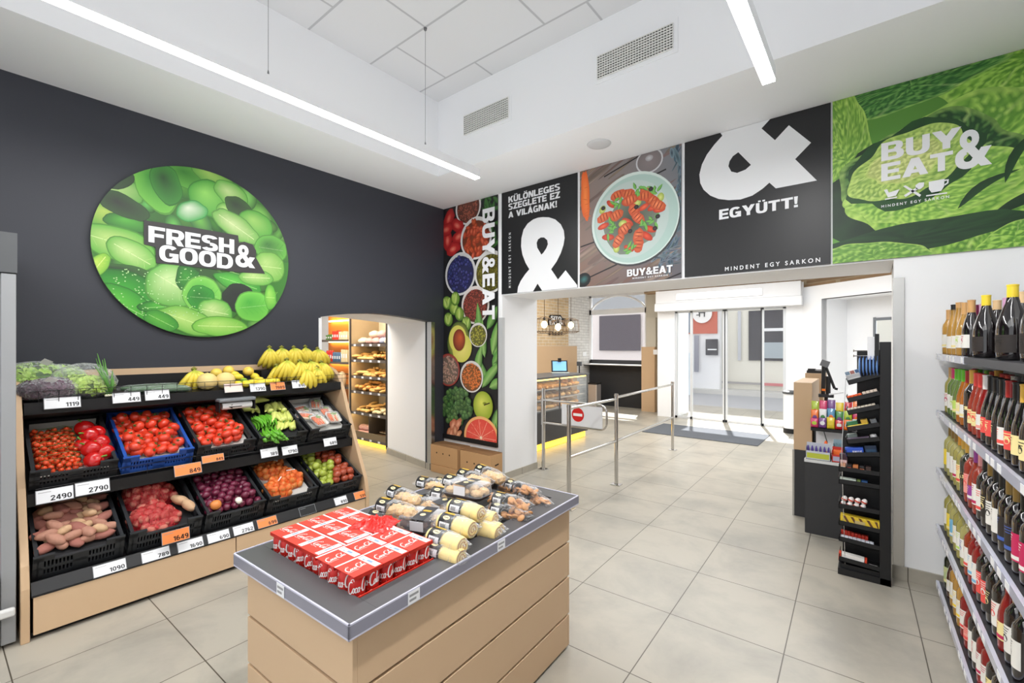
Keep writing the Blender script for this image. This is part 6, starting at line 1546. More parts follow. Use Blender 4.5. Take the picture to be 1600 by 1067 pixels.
def bottle_proto(sh, label_style):
    key = (sh, label_style)
    if key in BP: return BP[key]
    prof, top, (l0, l1) = SH[sh]
    body = MB().lathe(prof, 18, cap1=False); body_m = body
    bo = body.build('glass', G['dark'], None, smooth=True, autos=50)
    r_n = prof[-1][0]; nz = top - (.058 if sh != 'big' else .06)
    cap = MB().lathe([(r_n + .0012, nz), (r_n + .0016, nz + .004), (r_n + .0012, top + .006), (r_n + .0022, top + .007), (r_n + .0022, top + .013), (r_n * .6, top + .0145), (.001, top + .0145)], 14).build('capsule', capm('black'), None, smooth=True, autos=40)
    rr_ = max(r for r, z in prof) + .0006
    hw = {'wide': 100, 'mid': 70, 'band': 175}[label_style if label_style in ('wide', 'mid', 'band') else 'wide']
    if label_style == 'band': l0, l1 = l0 + .05, l0 + .068
    lb = MB(); lb.mi = 0; lb.lathe([(rr_, l0), (rr_, l1)], 16, a0=math.radians(180 - hw), a1=math.radians(180 + hw), cap0=False, cap1=False)
    lb.mi = 1; rr2 = rr_ + .0005
    if label_style == 'wide': lb.lathe([(rr2, l0 + .006), (rr2, l0 + .02)], 12, a0=math.radians(180 - hw + 4), a1=math.radians(180 + hw - 4), cap0=False, cap1=False)
    else:
        n = 12; c_ = (l0 + l1) / 2; lb.add([(-rr2 * math.cos(.36 * math.cos(2 * math.pi * i / n)), rr2 * math.sin(.36 * math.cos(2 * math.pi * i / n)), c_ + .014 * math.sin(2 * math.pi * i / n)) for i in range(n)], [tuple(range(n))])
    # fine lines of print
    for q_ in range(3):
        zq = l1 - .012 - q_ * .010; lb.lathe([(rr2, zq), (rr2, zq + .003)], 5, a0=math.radians(180 - 28 + q_ * 6), a1=math.radians(180 + 28 - q_ * 6), cap0=False, cap1=False)
    lo = lb.build('label', [labm('white'), labm('black')], None, smooth=True)
    BP[key] = (bo.data, cap.data, lo.data)
    for o in (bo, cap, lo): bpy.data.objects.remove(o)
    return BP[key]
def bottle(sh, gl, cp, lb, acc, M, label, group, style='wide'):
    b, c_, l_ = bottle_proto(sh, style)
    t = thing('wine_bottle', label, 'wine bottle', M=M, group=group)
    for nm, me, m in (('glass', b, G[gl]), ('capsule', c_, capm(cp))):
        o = bpy.data.objects.new(nm, me); C.objects.link(o); o.parent = t; omat(o, m)
    if lb:
        o = bpy.data.objects.new('label', l_); C.objects.link(o); o.parent = t; omat(o, labm(lb), 0); omat(o, labm(acc), 1)
    return t
GN = {'amber': 'golden', 'olive': 'olive clear', 'pale': 'pale yellow', 'green': 'green', 'dgreen': 'dark green', 'dark': 'near black', 'rose': 'rose red', 'redr': 'deep red clear', 'orange': 'orange', 'brown': 'brown', 'orangerose': 'orange rose'}
LN = dict(white='white', cream='cream', green='light green', yellow='yellow', coral='coral red', pink='salmon pink', purple='purple', blue='blue', sky='sky blue', pgreen='pale green', blackl='dark', magenta='magenta', black='black')
# shelf rows: list of (how many, shape, glass, cap, label, accent, style)
ROWS = [
 [(1, 'slim', 'amber', 'black', 'white', 'white', 'wide'), (1, 'slim', 'amber', 'tan', 'white', 'cream', 'wide'), (1, 'ries', 'amber', 'black', 'white', 'white', 'wide'), (2, 'burg', 'amber', 'tan', 'white', 'cream', 'wide'), (1, 'burg', 'amber', 'tan', 'white', 'green', 'mid'), (2, 'burg', 'dark', 'purple', 'white', 'blackl', 'wide'), (2, 'burg', 'dark', 'lilac', 'white', 'black', 'wide'),
  (7, 'big', 'dark', 'yellow', 'blackl', 'black', 'mid'), (2, 'big', 'dark', 'lilac', 'blackl', 'black', 'mid'), (8, 'big', 'dark', 'beige', 'blackl', 'black', 'mid')],
 [(2, 'slim', 'olive', 'tan', 'white', 'magenta', 'mid'), (1, 'slim', 'green', 'pink', 'white', 'white', 'wide'), (2, 'slim', 'green', 'lime', 'white', 'green', 'mid'), (2, 'burg', 'green', 'lime', 'green', 'cream', 'wide'), (2, 'burg', 'orange', 'lime', 'cream', 'white', 'wide'), (2, 'burg', 'orange', 'red', 'white', 'cream', 'wide'), (1, 'bord', 'dark', 'gold', 'cream', 'black', 'band'),
  (3, 'burg', 'rose', 'coral', 'cream', 'coral', 'mid'), (1, 'burg', 'redr', 'white', 'white', 'pink', 'wide'), (3, 'burg', 'dark', 'black', 'coral', 'dgold' if False else 'cream', 'mid'), (2, 'burg', 'dark', 'black', 'blackl', 'cream', 'mid'), (2, 'burg', 'dark', 'red', 'white', 'coral', 'wide'), (2, 'burg', 'dark', 'black', 'coral', 'cream', 'mid'), (3, 'burg', 'dark', 'gold', 'cream', 'black', 'mid')],
 [(2, 'bord', 'pale', 'dgold', 'yellow', 'cream', 'mid'), (3, 'bord', 'pale', 'dgold', 'white', 'white', 'wide'), (2, 'bord', 'olive', 'orange', 'white', 'magenta', 'wide'), (2, 'bord', 'olive', 'gold', 'cream', 'coral', 'wide'), (2, 'bord', 'dgreen', 'gold', 'cream', 'black', 'band'), (2, 'bord', 'rose', 'white', 'pink', 'coral', 'mid'),
  (1, 'burg', 'rose', 'violet', 'purple', 'white', 'wide'), (2, 'bord', 'rose', 'rosec', 'white', 'magenta', 'wide'), (2, 'bord', 'dark', 'black', 'white', 'coral', 'wide'), (2, 'bord', 'dark', 'dgold', 'blackl', 'cream', 'mid'), (3, 'bord', 'dark', 'black', 'white', 'blackl', 'mid'), (3, 'bord', 'dark', 'dgold', 'blackl', 'blue', 'wide'), (4, 'bord', 'dark', 'black', 'magenta', 'white', 'wide')],
 [(2, 'bord', 'olive', 'dgold', 'white', 'white', 'wide'), (1, 'bord', 'olive', 'gold', 'yellow', 'cream', 'wide'), (1, 'bord', 'pale', 'silver', 'sky', 'white', 'wide'), (2, 'bord', 'olive', 'dgold', 'white', 'cream', 'mid'), (2, 'bord', 'olive', 'dgold', 'white', 'green', 'wide'), (1, 'bord', 'pale', 'silver', 'white', 'blue', 'mid'), (1, 'bord', 'orangerose', 'rosec', 'white', 'coral', 'wide'),
  (3, 'bord', 'redr', 'rosec', 'white', 'sky', 'wide'), (3, 'bord', 'dark', 'black', 'coral', 'white', 'mid'), (2, 'bord', 'dark', 'dgold', 'blackl', 'cream', 'mid'), (2, 'bord', 'dark', 'black', 'white', 'coral', 'mid'), (2, 'burg', 'redr', 'red', 'cream', 'magenta', 'wide'), (3, 'bord', 'dark', 'dgold', 'white', 'black', 'mid')],
 [(2, 'bord', 'dgreen', 'black', 'pgreen', 'cream', 'wide'), (2, 'burg', 'brown', 'dgold', 'white', 'cream', 'mid'), (2, 'bord', 'amber', 'dgold', 'white', 'cream', 'wide'), (3, 'bord', 'amber', 'gold', 'white', 'yellow', 'wide'), (2, 'bord', 'redr', 'rosec', 'white', 'coral', 'wide'), (2, 'burg', 'redr', 'rosec', 'pink', 'coral', 'wide'), (3, 'bord', 'dark', 'black', 'white', 'coral', 'mid'), (3, 'bord', 'redr', 'rosec', 'white', 'magenta', 'wide'), (3, 'bord', 'dark', 'dgold', 'cream', 'black', 'mid')],
]
rnd = random.Random(9)
SN = ['top', 'second', 'third', 'fourth', 'lowest']
nb = 0
def k_at(u, d):
    lo, hi = -.5, 3.0
    for _ in range(40):
        m = (lo + hi) / 2
        if proj(WP(m, d, 1.6))[0] < u: lo = m
        else: hi = m
    return lo
TOP = [(1475.5, .045, 'slim', 'amber', 'black', 'white', 'white', 'wide', 'golden wine bottle with black cap, farthest on the top wine shelf'), (1488, .10, 'slim', 'amber', 'tan', 'white', 'cream', 'wide', 'golden wine bottle with a cork coloured cap behind the farthest one'), (1483, .05, 'slim', 'amber', 'tan', 'white', 'cream', 'wide', 'golden wine bottle with tan cap, second on the top wine shelf'),
 (1491, .05, 'ries', 'amber', 'black', 'white', 'white', 'wide', 'slender golden bottle with black cap among the tan capped ones'), (1499, .05, 'ries', 'amber', 'tan', 'white', 'cream', 'wide', 'tallest slender golden bottle with tan cap on the top shelf'), (1508, .05, 'burg', 'amber', 'tan', 'white', 'green', 'mid', 'golden bottle with tan cap and green marked white label, top shelf'), (1515, .12, 'burg', 'dark', 'purple', 'white', 'blackl', 'wide', 'dark bottle with purple cap and white label behind the golden ones'),
 (1518, .05, 'burg', 'dark', 'tan', 'white', 'magenta', 'mid', 'dark bottle with tan cap and white label before the purple capped one'), (1526, .13, 'burg', 'dark', 'purple', 'white', 'black', 'wide', 'dark bottle with purple cap left of the lilac capped one'), (1536, .15, 'big', 'dark', 'lilac', 'blackl', 'black', 'mid', 'dark bottle with lilac cap, left one of two on the top shelf'), (1541, .06, 'big', 'dark', 'yellow', 'blackl', 'black', 'mid', 'big dark bottle with bright yellow cap, left one of two in front'),
 (1558, .16, 'big', 'dark', 'beige', 'blackl', 'black', 'mid', 'dark bottle with beige cap between the two yellow capped ones'), (1550, .26, 'big', 'dark', 'yellow', 'blackl', 'black', 'mid', 'dark bottle with yellow cap in the rearmost row'), (1574, .17, 'big', 'dark', 'lilac', 'blackl', 'black', 'mid', 'dark bottle with lilac cap, right one of two on the top shelf'), (1582.5, .06, 'big', 'dark', 'yellow', 'blackl', 'black', 'mid', 'big dark bottle with bright yellow cap, right one of two in front'), (1598, .16, 'big', 'dark', 'beige', 'blackl', 'black', 'mid', 'dark bottle with beige cap at the right edge of the picture'), (1587, .27, 'big', 'dark', 'beige', 'blackl', 'black', 'mid', 'dark bottle with beige cap in the rearmost row near the edge'), (1626, .07, 'big', 'dark', 'yellow', 'blackl', 'black', 'mid', 'big dark bottle with yellow cap cut by the right edge')]
for (u, d, sh, gl, cp, lb, acc, st, lab) in TOP:
    bottle(sh, gl, cp, lb, acc, T(*WP(k_at(u, d), d, SZ[0] + .0015)) @ R(rnd.uniform(0, 30)), lab, 'bottles on the top wine shelf', st)
for si, row in enumerate(ROWS):
    if si == 0: continue
    seqs = []
    for spec in row: seqs += [spec] * max(1, round(spec[0] * .72))
    z = SZ[si] + .0015
    for dep in range(3 if si == 0 else 2):
        k = .05 + .01 * dep; idx = 0
        while idx < len(seqs) and k < 2.45:
            n_, sh, gl, cp, lb, acc, st = seqs[idx]; w_ = .105 if sh == 'big' else (.118 if k < .8 else .104)
            p_ = WP(k + w_ / 2 + rnd.uniform(-.004, .004), (.060 if sh == 'big' else .052) + dep * (.102 if sh == 'big' else .088), z)
            top = Vector(p_) + Vector((0, 0, .29))
            uu, vt = proj(top); ub, vb = proj(p_)
            if uu < 1640 and vt < 1085 and not (dep and rnd.random() < .25):
                lab = (GN[gl] + ' wine bottle with ' + cp.replace('dgold', 'dull gold').replace('rosec', 'rose') + ' cap and ' + LN[lb] + ' label, ' + SN[si] + ' shelf' + (', front row' if dep == 0 else ', row behind' if dep == 1 else ', rearmost row'))
                bottle(sh, gl, cp, lb, acc, T(*p_) @ R(57 - 57 + rnd.uniform(-14, 30)), lab, GN[gl] + ' bottles with ' + cp + ' caps on the ' + SN[si] + ' wine shelf', st); nb += 1
            k += w_; idx += 1
print('bottles', nb)
p_ = WP(2.02, .25, 1.6015)
bottle('ries', 'dark', 'black', 'blackl', 'cream', T(*p_) @ Matrix.Scale(1.28, 4), 'tallest near black bottle on the top shelf at the right edge', 'tall bottle', 'mid')
# tall strip of black lettering on the cap of two bottles
# ============================================================ chilled cabinet at the far left
rnd = random.Random(31)
M_gry = mat('cabinet_grey', (150, 152, 154), .45); M_gryd = mat('cabinet_dark_grey', (84, 86, 88), .5)
t = thing('chilled_cabinet', 'tall grey open chilled drinks cabinet cut off by the left edge', 'refrigerator', (-4.1, -.4, 0))
MB().box(-4.55, -3.70, .165, .222, .02, 2.055).build('side_panel', M_gry, t, world=True, bevel=.004)
MB().box(-4.55, -3.695, -1.6, .226, 2.06, 2.28).build('top_fascia', M_gryd, t, world=True)
MB().box(-4.55, -4.50, -1.6, .165, .1, 2.05).build('back_panel', M_gryd, t, world=True)
MB().box(-4.5, -3.66, -1.6, .15, .05, .40).build('base_panel', mat('cabinet_light_grey', (176, 178, 180), .45), t, world=True)
MB().box(-3.665, -3.63, -1.6, .215, .19, .235).build('bumper_rail', mat('bumper_white', (214, 214, 212), .4), t, world=True, bevel=.01)
MB().tube([(-3.78, .19, 0), (-3.78, .19, .06)], .02, 10).build('foot', M_black, t, world=True)
for z in (.62, .97, 1.30, 1.62): 
    MB().box(-4.48, -3.80, -1.6, .16, z - .02, z).build('cabinet_shelf', M_black, t, world=True)
    MB().box(-3.80, -3.79, -1.6, .16, z - .03, z + .012).build('label_strip', mat('strip_lilac', (120, 122, 150), .4), t, world=True)
for k, (z, c, h, r_) in enumerate([(.40, (186, 18, 20), .20, .045), (.62, (150, 140, 120), .22, .04), (.97, (222, 40, 44), .09, .05), (1.12, (226, 228, 230), .09, .045), (1.30, (214, 216, 220), .2, .04), (1.62, (60, 62, 66), .26, .04)]):
    for j in range(2):
        tt = thing('drink_bottle', ('red fizzy drink bottle on the cabinet floor', 'brown glass bottle on the lowest cabinet shelf', 'red and white packet on the cabinet shelf', 'white tub stacked on the red packet', 'white milk bottle on the upper cabinet shelf', 'black labelled bottle on the top cabinet shelf')[k] + (', front', ', behind')[j], 'bottle', (-3.86, .10 - j * .1, z + .001), group='goods in the chilled cabinet')
        MB().lathe([(r_ * .85, 0), (r_, .01), (r_, h * .65), (r_ * .4, h * .86), (r_ * .36, h * .95)], 16).build('container', mat('drink_%d' % k, c, .25, coat=.4), tt, smooth=True, autos=50)
        MB().lathe([(r_ * .42, h * .94), (r_ * .42, h), (.001, h)], 12).build('lid', mat('drink_lid_%d' % (k % 2), ((230, 230, 230), (200, 30, 30))[k % 2], .4), tt, smooth=True, autos=50)
# ============================================================ cardboard boxes in the corner
M_card = mat('cardboard', (188, 148, 104), .8, noise_amt=.06, noise_scale=12)
def cbox(x0, x1, y0, y1, z0, z1, label, holes, flap=True, handle=False):
    t = thing('cardboard_box', label, 'cardboard box', ((x0 + x1) / 2, (y0 + y1) / 2, z0), group='cardboard boxes in the corner')
    MB().box(x0, x1, y0, y1, z0, z1).build('carton', M_card, t, world=True, bevel=.003)
    if flap: MB().add([(x0, y0 + .002, z1 + .002), (x1, y0 + .002, z1 + .002), (x1, (y0 + y1) / 2 - .004, z1 + .010), (x0, (y0 + y1) / 2 - .004, z1 + .010)], [(0, 1, 2, 3), (3, 2, 1, 0)]).add([(x0, (y0 + y1) / 2 + .004, z1 + .010), (x1, (y0 + y1) / 2 + .004, z1 + .010), (x1, y1, z1 + .002), (x0, y1, z1 + .002)], [(0, 1, 2, 3), (3, 2, 1, 0)]).build('top_flaps', M_card, t, world=True)
    hb = MB()
    for i in range(holes):
        hx = x0 + (x1 - x0) * (.22 + .24 * i); hb.lathe([(.001, 0), (.011, 0)], 12)
        n = 12; 
        hb.v = hb.v[:-2 * n] if False else hb.v
    hb = MB()
    for i in range(holes):
        hx = x0 + (x1 - x0) * (.24 + .24 * i); hz = z0 + (z1 - z0) * .62
        hb.add([(hx + .011 * math.cos(a), y0 - .0008, hz + .011 * math.sin(a)) for a in [-2 * math.pi * j / 12 for j in range(12)]], [tuple(range(12))])
    if handle: hb.add([(x1 + .0008, y0 + .08, z0 + (z1 - z0) * .60), (x1 + .0008, y0 + .15, z0 + (z1 - z0) * .62), (x1 + .0008, y0 + .15, z0 + (z1 - z0) * .67), (x1 + .0008, y0 + .08, z0 + (z1 - z0) * .65)], [(0, 1, 2, 3)])
    if holes: hb.build('punched_holes', mat('hole_dark', (40, 26, 16), .9), t, world=True)
cbox(-4.565, -4.065, 3.965, 4.205, .10, .355, 'left brown cardboard box on a lower carton under the tall poster', 3)
cbox(-4.55, -4.04, 3.955, 4.205, .0, .097, 'flat lighter carton under the left cardboard box', 0, False)
cbox(-4.032, -3.525, 3.985, 4.205, 0, .350, 'right brown cardboard box with a handle slot under the tall poster', 3, True, True)
# ============================================================ bakery shelves seen through the passage
BX0, BX1, BYF = -6.97, -5.93, 4.27
M_rack = mat('bakery_dark_frame', (58, 50, 44), .5); M_bback = mat('bakery_back', (222, 206, 176), .6)
t = thing('bakery_shelf', 'warm lit dark framed bakery shelf full of loaves and pastries beyond the passage', 'shelving', ((BX0 + BX1) / 2, BYF, 0))
MB().box(BX1 - .02, BX1 + .12, BYF - .02, 4.85, 0.03, 2.3).build('end_post', M_rack, t, world=True)
MB().box(BX0 - .02, BX0 + .02, BYF, 4.85, 0.03, 2.3).build('divider', mat('divider_beige', (196, 172, 136), .5), t, world=True)
MB().box(BX0 - .022, BX0 + .022, BYF - .01, BYF, 0.03, 2.3).build('divider_edge', M_rack, t, world=True)
MB().box(BX0, BX1, 4.82, 4.85, .1, 2.3).build('back_panel', M_bback, t, world=True)
MB().box(BX0, BX1, BYF, BYF + .02, .08, .22).build('base_panel', mat('bakery_base', (120, 104, 80), .5), t, world=True)
MB().box(BX0 - 1.2, BX1 + .1, BYF + .03, BYF + .05, 0.005, .07).build('plinth_light', mat('warm_plinth', (255, 214, 90), .5, emit=(255, 200, 60), estr=1.6), t, world=True)
zs = [on_y(573, v, BYF).z for v in (538, 563, 589, 613, 646.5, 686)]
M_wstrip = mat('warm_strip', (255, 240, 210), .5, emit=(255, 226, 170), estr=14)
pz_ = zs + []
for i, z in enumerate(zs):
    MB().box(BX0 + .02, BX1 - .02, BYF + .01, 4.82, z - .02, z).build('shelf_board', M_rack, t, world=True)
    MB().box(BX0 + .02, BX1 - .02, BYF - .002, BYF + .01, z - .035, z + .01).build('label_rail', mat('bakery_rail', (90, 82, 76), .4), t, world=True)
    if i: MB().box(BX0 + .05, BX1 - .05, BYF + .03, BYF + .05, zs[i - 1] - .03, zs[i - 1] - .022).build('shelf_light', M_wstrip, t, world=True)
    lb = MB()
    for j in range(4): lb.box(BX0 + .1 + j * .23, BX0 + .16 + j * .23, BYF - .004, BYF - .0025, z - .028, z + .004)
    lb.build('price_tickets', M_cardw, t, world=True)
MB().box(BX0 + .05, BX1 - .05, BYF + .03, BYF + .05, 2.26, 2.27).build('shelf_light', M_wstrip, t, world=True)
M_gold2 = mat('golden_pastry', (226, 170, 96), .6, noise_amt=.25, noise_scale=18)
pA = proto('croissant', MB().tube([(.05 * math.cos(a), .05 * math.sin(a) - .02, .018) for a in [math.radians(200 - 220 * i / 8 + 100 - 90) for i in range(9)]], [.008, .016, .022, .027, .029, .027, .022, .016, .008], 8), M_gold2)
pB = proto('bread_roll', MB().ball((0, 0, .026), .045, .036, .028, 12, 8, lambda d: 1 + .06 * noise.noise(d * 2)), mat('roll_crust', (220, 160, 90), .6, noise_amt=.25, noise_scale=20))
pC = proto('long_pastry', MB().ball((0, 0, .022), .075, .03, .024, 12, 8, lambda d: 1 + .05 * math.sin(d.x * 12)), mat('long_crust', (232, 184, 112), .6, noise_amt=.25, noise_scale=20))
pD = proto('pale_roll', MB().ball((0, 0, .024), .055, .038, .026, 12, 8, lambda d: 1 + .08 * noise.noise(d * 2.5)), mat('pale_crust', (236, 212, 166), .6, noise_amt=.15, noise_scale=20))
for si, (z, prs, nm) in enumerate([(zs[1], [pC, pB], 'second'), (zs[2], [pC, pA], 'third'), (zs[3], [pB, pC], 'fourth'), (zs[4], [pC, pD], 'fifth')]):
    for j in range(9):
        for r_ in range(3):
            pr = prs[0] if j < 5 else prs[1]
            x = BX0 + .10 + j * .105 + rnd.uniform(-.02, .02); y = BYF + .08 + r_ * .13
            put(pr, T(x, y, z + .002 + r_ * .030 + (.035 if rnd.random() < .35 else 0)) @ R(rnd.uniform(0, 180)) @ Matrix.Scale(1.22, 4), {'croissant': 'golden curved pastry', 'bread_roll': 'round brown bread roll', 'long_pastry': 'long golden pastry', 'pale_roll': 'pale floury roll'}[pr.name.split('.')[0]] + ' on the ' + nm + ' bakery shelf', 'pastry', 'pastries on the ' + nm + ' bakery shelf')
def softbag(M, rx, ry, rz, m, label, seed, group):
    t = thing('bread_bag', label, 'bag', M=M, group=group)
    MB().ball((0, 0, rz * .9), rx, ry, rz, 14, 9, lambda d: 1 + .16 * noise.noise(d * 2.2 + Vector((seed, 0, 0)))).build('bag_body', m, t, smooth=True)
    return t
bagm = [mat('bag_red', (214, 92, 78), .4, noise_amt=1, noise_scale=14, rgb2=(236, 226, 214)), mat('bag_cream', (232, 214, 186), .4, noise_amt=.2, noise_scale=14), mat('bag_blue', (236, 232, 230), .4, noise_amt=1, noise_scale=12, rgb2=(96, 120, 180))]
for k, (x, dz, m, lb) in enumerate([(-6.82, 0, 1, 'cream loaf bag at the left of the top bakery shelf'), (-6.62, 0, 0, 'red printed loaf bag second on the top bakery shelf'), (-6.42, 0, 0, 'red and white loaf bag in the middle of the top bakery shelf'), (-6.22, 0, 2, 'blue and white loaf bag on the top bakery shelf'), (-6.06, 0, 1, 'pale loaf bag by the dark end post'), (-6.50, .11, 1, 'white loaf bag stacked on the red ones'), (-6.28, .11, 0, 'red loaf bag stacked above the blue one')]):
    softbag(T(x, BYF + .16, zs[0] + .001 + dz) @ R(rnd.uniform(-20, 20)), .115, .09, .062, bagm[m], lb, k, 'loaf bags on the top bakery shelf')
for k in range(8): softbag(T(-6.86 + .10 * (k % 4), BYF + .12 + .05 * (k // 4), zs[5] + .002 + .09 * (k // 4)) @ R(rnd.uniform(0, 90)), .07, .06, .05, bagm[0], 'red and white snack bag at the bottom left of the bakery shelf', k, 'snack bags at the bottom of the bakery shelf')
for k in range(12):
    t = thing('sandwich_pack', 'cream and brown packed slice at the bottom right of the bakery shelf', 'packed slice', T(-6.38 + .13 * (k % 4), BYF + .08 + .08 * (k // 4), zs[5] + .002 + .04 * (k // 4)).to_translation(), group='packed slices at the bottom of the bakery shelf')
    MB().box(-.055, .055, -.035, .035, 0, .014).build('bread', mat('slice_cream', (230, 206, 160), .6), t); MB().box(-.052, .052, -.033, .033, .0142, .024).build('filling', mat('slice_brown', (110, 80, 56), .6), t)
MB().box(-6.47, -6.45, BYF + .02, 4.8, zs[5], zs[4] - .03).build('bakery_partition', M_rack, bpy.data.objects['bakery_shelf'], world=True)
# left unit, orange backed
t = thing('snack_shelf', 'shelf with an orange back wall left of the bakery shelf', 'shelving', (-7.6, BYF, 0))
MB().box(-8.2, -7.0, 4.55, 4.58, .1, 2.3).build('back_panel', mat('orange_back', (236, 140, 50), .5), t, world=True)
MB().box(-7.03, -6.995, BYF, 4.58, .1, 2.3).build('side_panel', mat('pale_board', (220, 196, 160), .5), t, world=True)
zl = [on_y(525, v, BYF).z for v in (531, 565.5, 602.6, 637.5)]
for z in zl:
    MB().box(-8.2, -7.03, BYF, 4.55, z - .02, z).build('shelf_board', M_rack, t, world=True); MB().box(-8.2, -7.03, BYF - .004, BYF, z - .035, z + .005).build('label_rail', mat('bakery_rail', (90, 82, 76), .4), t, world=True)
MB().box(-8.1, -7.1, 4.5, 4.52, zl[0] + .35, zl[0] + .37).build('shelf_light', M_wstrip, t, world=True)
MB().box(-8.1, -7.1, 4.5, 4.52, zl[0] - .04, zl[0] - .03).build('shelf_light', M_wstrip, t, world=True)
MB().box(-8.1, -7.1, 4.5, 4.52, zl[1] - .04, zl[1] - .03).build('shelf_light', M_wstrip, t, world=True)
k = 0
for zi, (specs) in enumerate([[((90, 130, 60), 3, .10), ((220, 60, 40), 3, .16), ((230, 210, 170), 4, .14)], [((206, 52, 40), 3, .20), ((80, 110, 140), 4, .17), ((226, 206, 160), 3, .24)], [], [((240, 150, 60), 4, .14), ((236, 214, 150), 3, .18), ((206, 190, 200), 4, .12)]]):
    x = -7.85
    for c, n_, h in specs:
        for j in range(n_):
            tt = thing('grocery_packet', 'small ' + {206: 'red', 220: 'red', 90: 'green', 80: 'blue grey', 240: 'orange', 230: 'cream', 226: 'cream', 236: 'yellow'}.get(c[0], 'pale') + ' packet on the ' + ('top', 'second', 'third', 'lowest')[zi] + ' snack shelf', 'packet', (x, BYF + .08, zl[zi] + .001), group='packets on the snack shelf')
            if zi == 1 and c[0] != 226: MB().lathe([(.030, 0), (.033, .005), (.033, h - .02), (.026, h)], 14).build('can_body', mat('pk%d' % c[0], c, .4), tt, smooth=True, autos=40)
            else: MB().box(-.032, .032, -.03, .03, 0, h * rnd.uniform(.85, 1.1)).build('carton_body', mat('pk%d' % c[0], c, .5, noise_amt=.25, noise_scale=30), tt, bevel=.004)
            MB().box(-.02, .02, -.0345, -.0335, h * .3, h * .6).build('front_label', M_cardw, tt)
            x += .074
b_ = on_y(534, 590, BYF - .06); softbag(T(b_.x, b_.y, zl[2] - .0) , .085, .08, .14, mat('paper_bag', (214, 186, 150), .6, noise_amt=.12, noise_scale=10), 'crumpled beige bag hanging at the front of the snack shelf', 3, None)
# ============================================================ railing and gate
M_ch = M_chrome
def post(x, y, h, r_=.021, base=True):
    mb = MB().tube([(x, y, .008), (x, y, h)], r_, 18)
    return mb
P0, P1, P2, PG = (-2.404, 3.919), (-2.383, 4.957), (-2.474, 7.154), (-3.442, 4.96)
t = thing('queue_railing', 'polished chrome guide railing with three posts leading to the doors', 'railing', (P1[0], P1[1], 0))
for (x, y), h in ((P0, 1.06), (P1, 1.085), (P2, 1.085)):
    MB().tube([(x, y, .008), (x, y, h)], .022, 18).build('post', M_ch, t, world=True, smooth=True, autos=40)
    MB(T(x, y, 0)).box(-.06, .06, -.045, .045, 0, .009).build('base_plate', M_ch, t, world=True, bevel=.003)
    MB().lathe([(.0225, 0), (.026, .0), (.026, .02), (.0225, .02)], 18, (x, y, h - .03)).build('cap_ring', M_ch, t, world=True, smooth=True, autos=40)
for a, b, z in ((P0, P1, 1.02), (P0, P1, .52), (P1, P2, 1.04), (P1, P2, .52)):
    MB().tube([(*a, z), (*b, z)], .016, 14).build('rail', M_ch, t, world=True, smooth=True, autos=40)
t = thing('swing_gate', 'chrome swing gate with a round red no entry sign', 'gate', (PG[0], PG[1], 0))
MB().tube([(*PG, .008), (*PG, 1.085)], .024, 18).build('post', M_ch, t, world=True, smooth=True, autos=40)
MB(T(*PG, 0)).box(-.06, .06, -.045, .045, 0, .009).build('base_plate', M_ch, t, world=True, bevel=.003)
MB().tube([(*PG, .60), (*PG, .96)], .031, 18).build('pivot_sleeve', M_ch, t, world=True, smooth=True, autos=40)
gx = -2.50; gy = PG[1] - .02
path = [(PG[0] + .02, gy, .93), (gx - .09, gy, .93)] + [(gx - .09 + .09 * math.sin(a), gy, .84 + .09 * math.cos(a)) for a in [math.radians(15 * i) for i in range(1, 6)]] + [(gx, gy, .84), (gx, gy, .72)] + [(gx - .09 + .09 * math.cos(a), gy, .72 - .09 * math.sin(a)) for a in [math.radians(15 * i) for i in range(1, 6)]] + [(gx - .09, gy, .63), (PG[0] + .02, gy, .63)]
MB().tube(path, .013, 12).build('gate_arm', M_ch, t, world=True, smooth=True, autos=60)
sc_ = on_y(902, 651.5, gy - .02)
MB().box(sc_.x - .24, sc_.x + .34, gy - .006, gy + .002, .645, .905).build('sign_plate', mat('sign_plate', (222, 222, 224), .4), t, world=True)
MB().add([(sc_.x + .088 * math.cos(a), gy - .0075, .785 + .088 * math.sin(a)) for a in [-2 * math.pi * i / 32 for i in range(32)]], [tuple(range(32))]).build('red_disc', mat('sign_red', (206, 34, 30), .4), t, world=True)
MB().box(sc_.x - .065, sc_.x + .065, gy - .0095, gy - .0085, .768, .802).build('white_bar', M_whc, t, world=True)
# ============================================================ cafe counter with lit display
CX = -4.04; CY0, CY1 = 5.2, 7.24
t = thing('cafe_display_case', 'lit glass fronted cafe display case with a grey top and glowing base', 'display case', (-4.35, 6.2, 0))
MB().box(-4.70, CX + .02, CY0, CY1 + .02, 1.125, 1.155).build('top_slab', M_grey, t, world=True)
MB().box(-4.68, CX, CY0, CY1, .12, .60).build('base_panel', mat('case_black', (52, 50, 50), .4), t, world=True)
MB().box(-4.66, CX - .04, CY0, CY1 - .03, .012, .12).build('plinth_light', mat('warm_plinth', (255, 214, 90), .5, emit=(255, 200, 60), estr=1.6), t, world=True)
MB().box(-4.68, -4.66, CY0, CY1, .60, 1.125).build('back_panel', mat('case_back', (206, 196, 180), .5), t, world=True)
for y in (CY0, 6.30, CY1 - .02): MB().box(CX - .02, CX, y, y + .02, .60, 1.125).build('frame_post', M_grey, t, world=True)
MB().box(-4.66, CX - .004, CY1 - .006, CY1 - .001, .60, 1.125).box(CX - .008, CX - .003, CY0, CY1, .60, 1.125).build('glass', M_glass, t, world=True)
MB().box(CX - .06, CX - .025, CY0 + .02, CY1 - .03, 1.098, 1.122).build('light_bar', mat('case_light', (255, 224, 130), .5, emit=(255, 214, 110), estr=2.6), t, world=True)
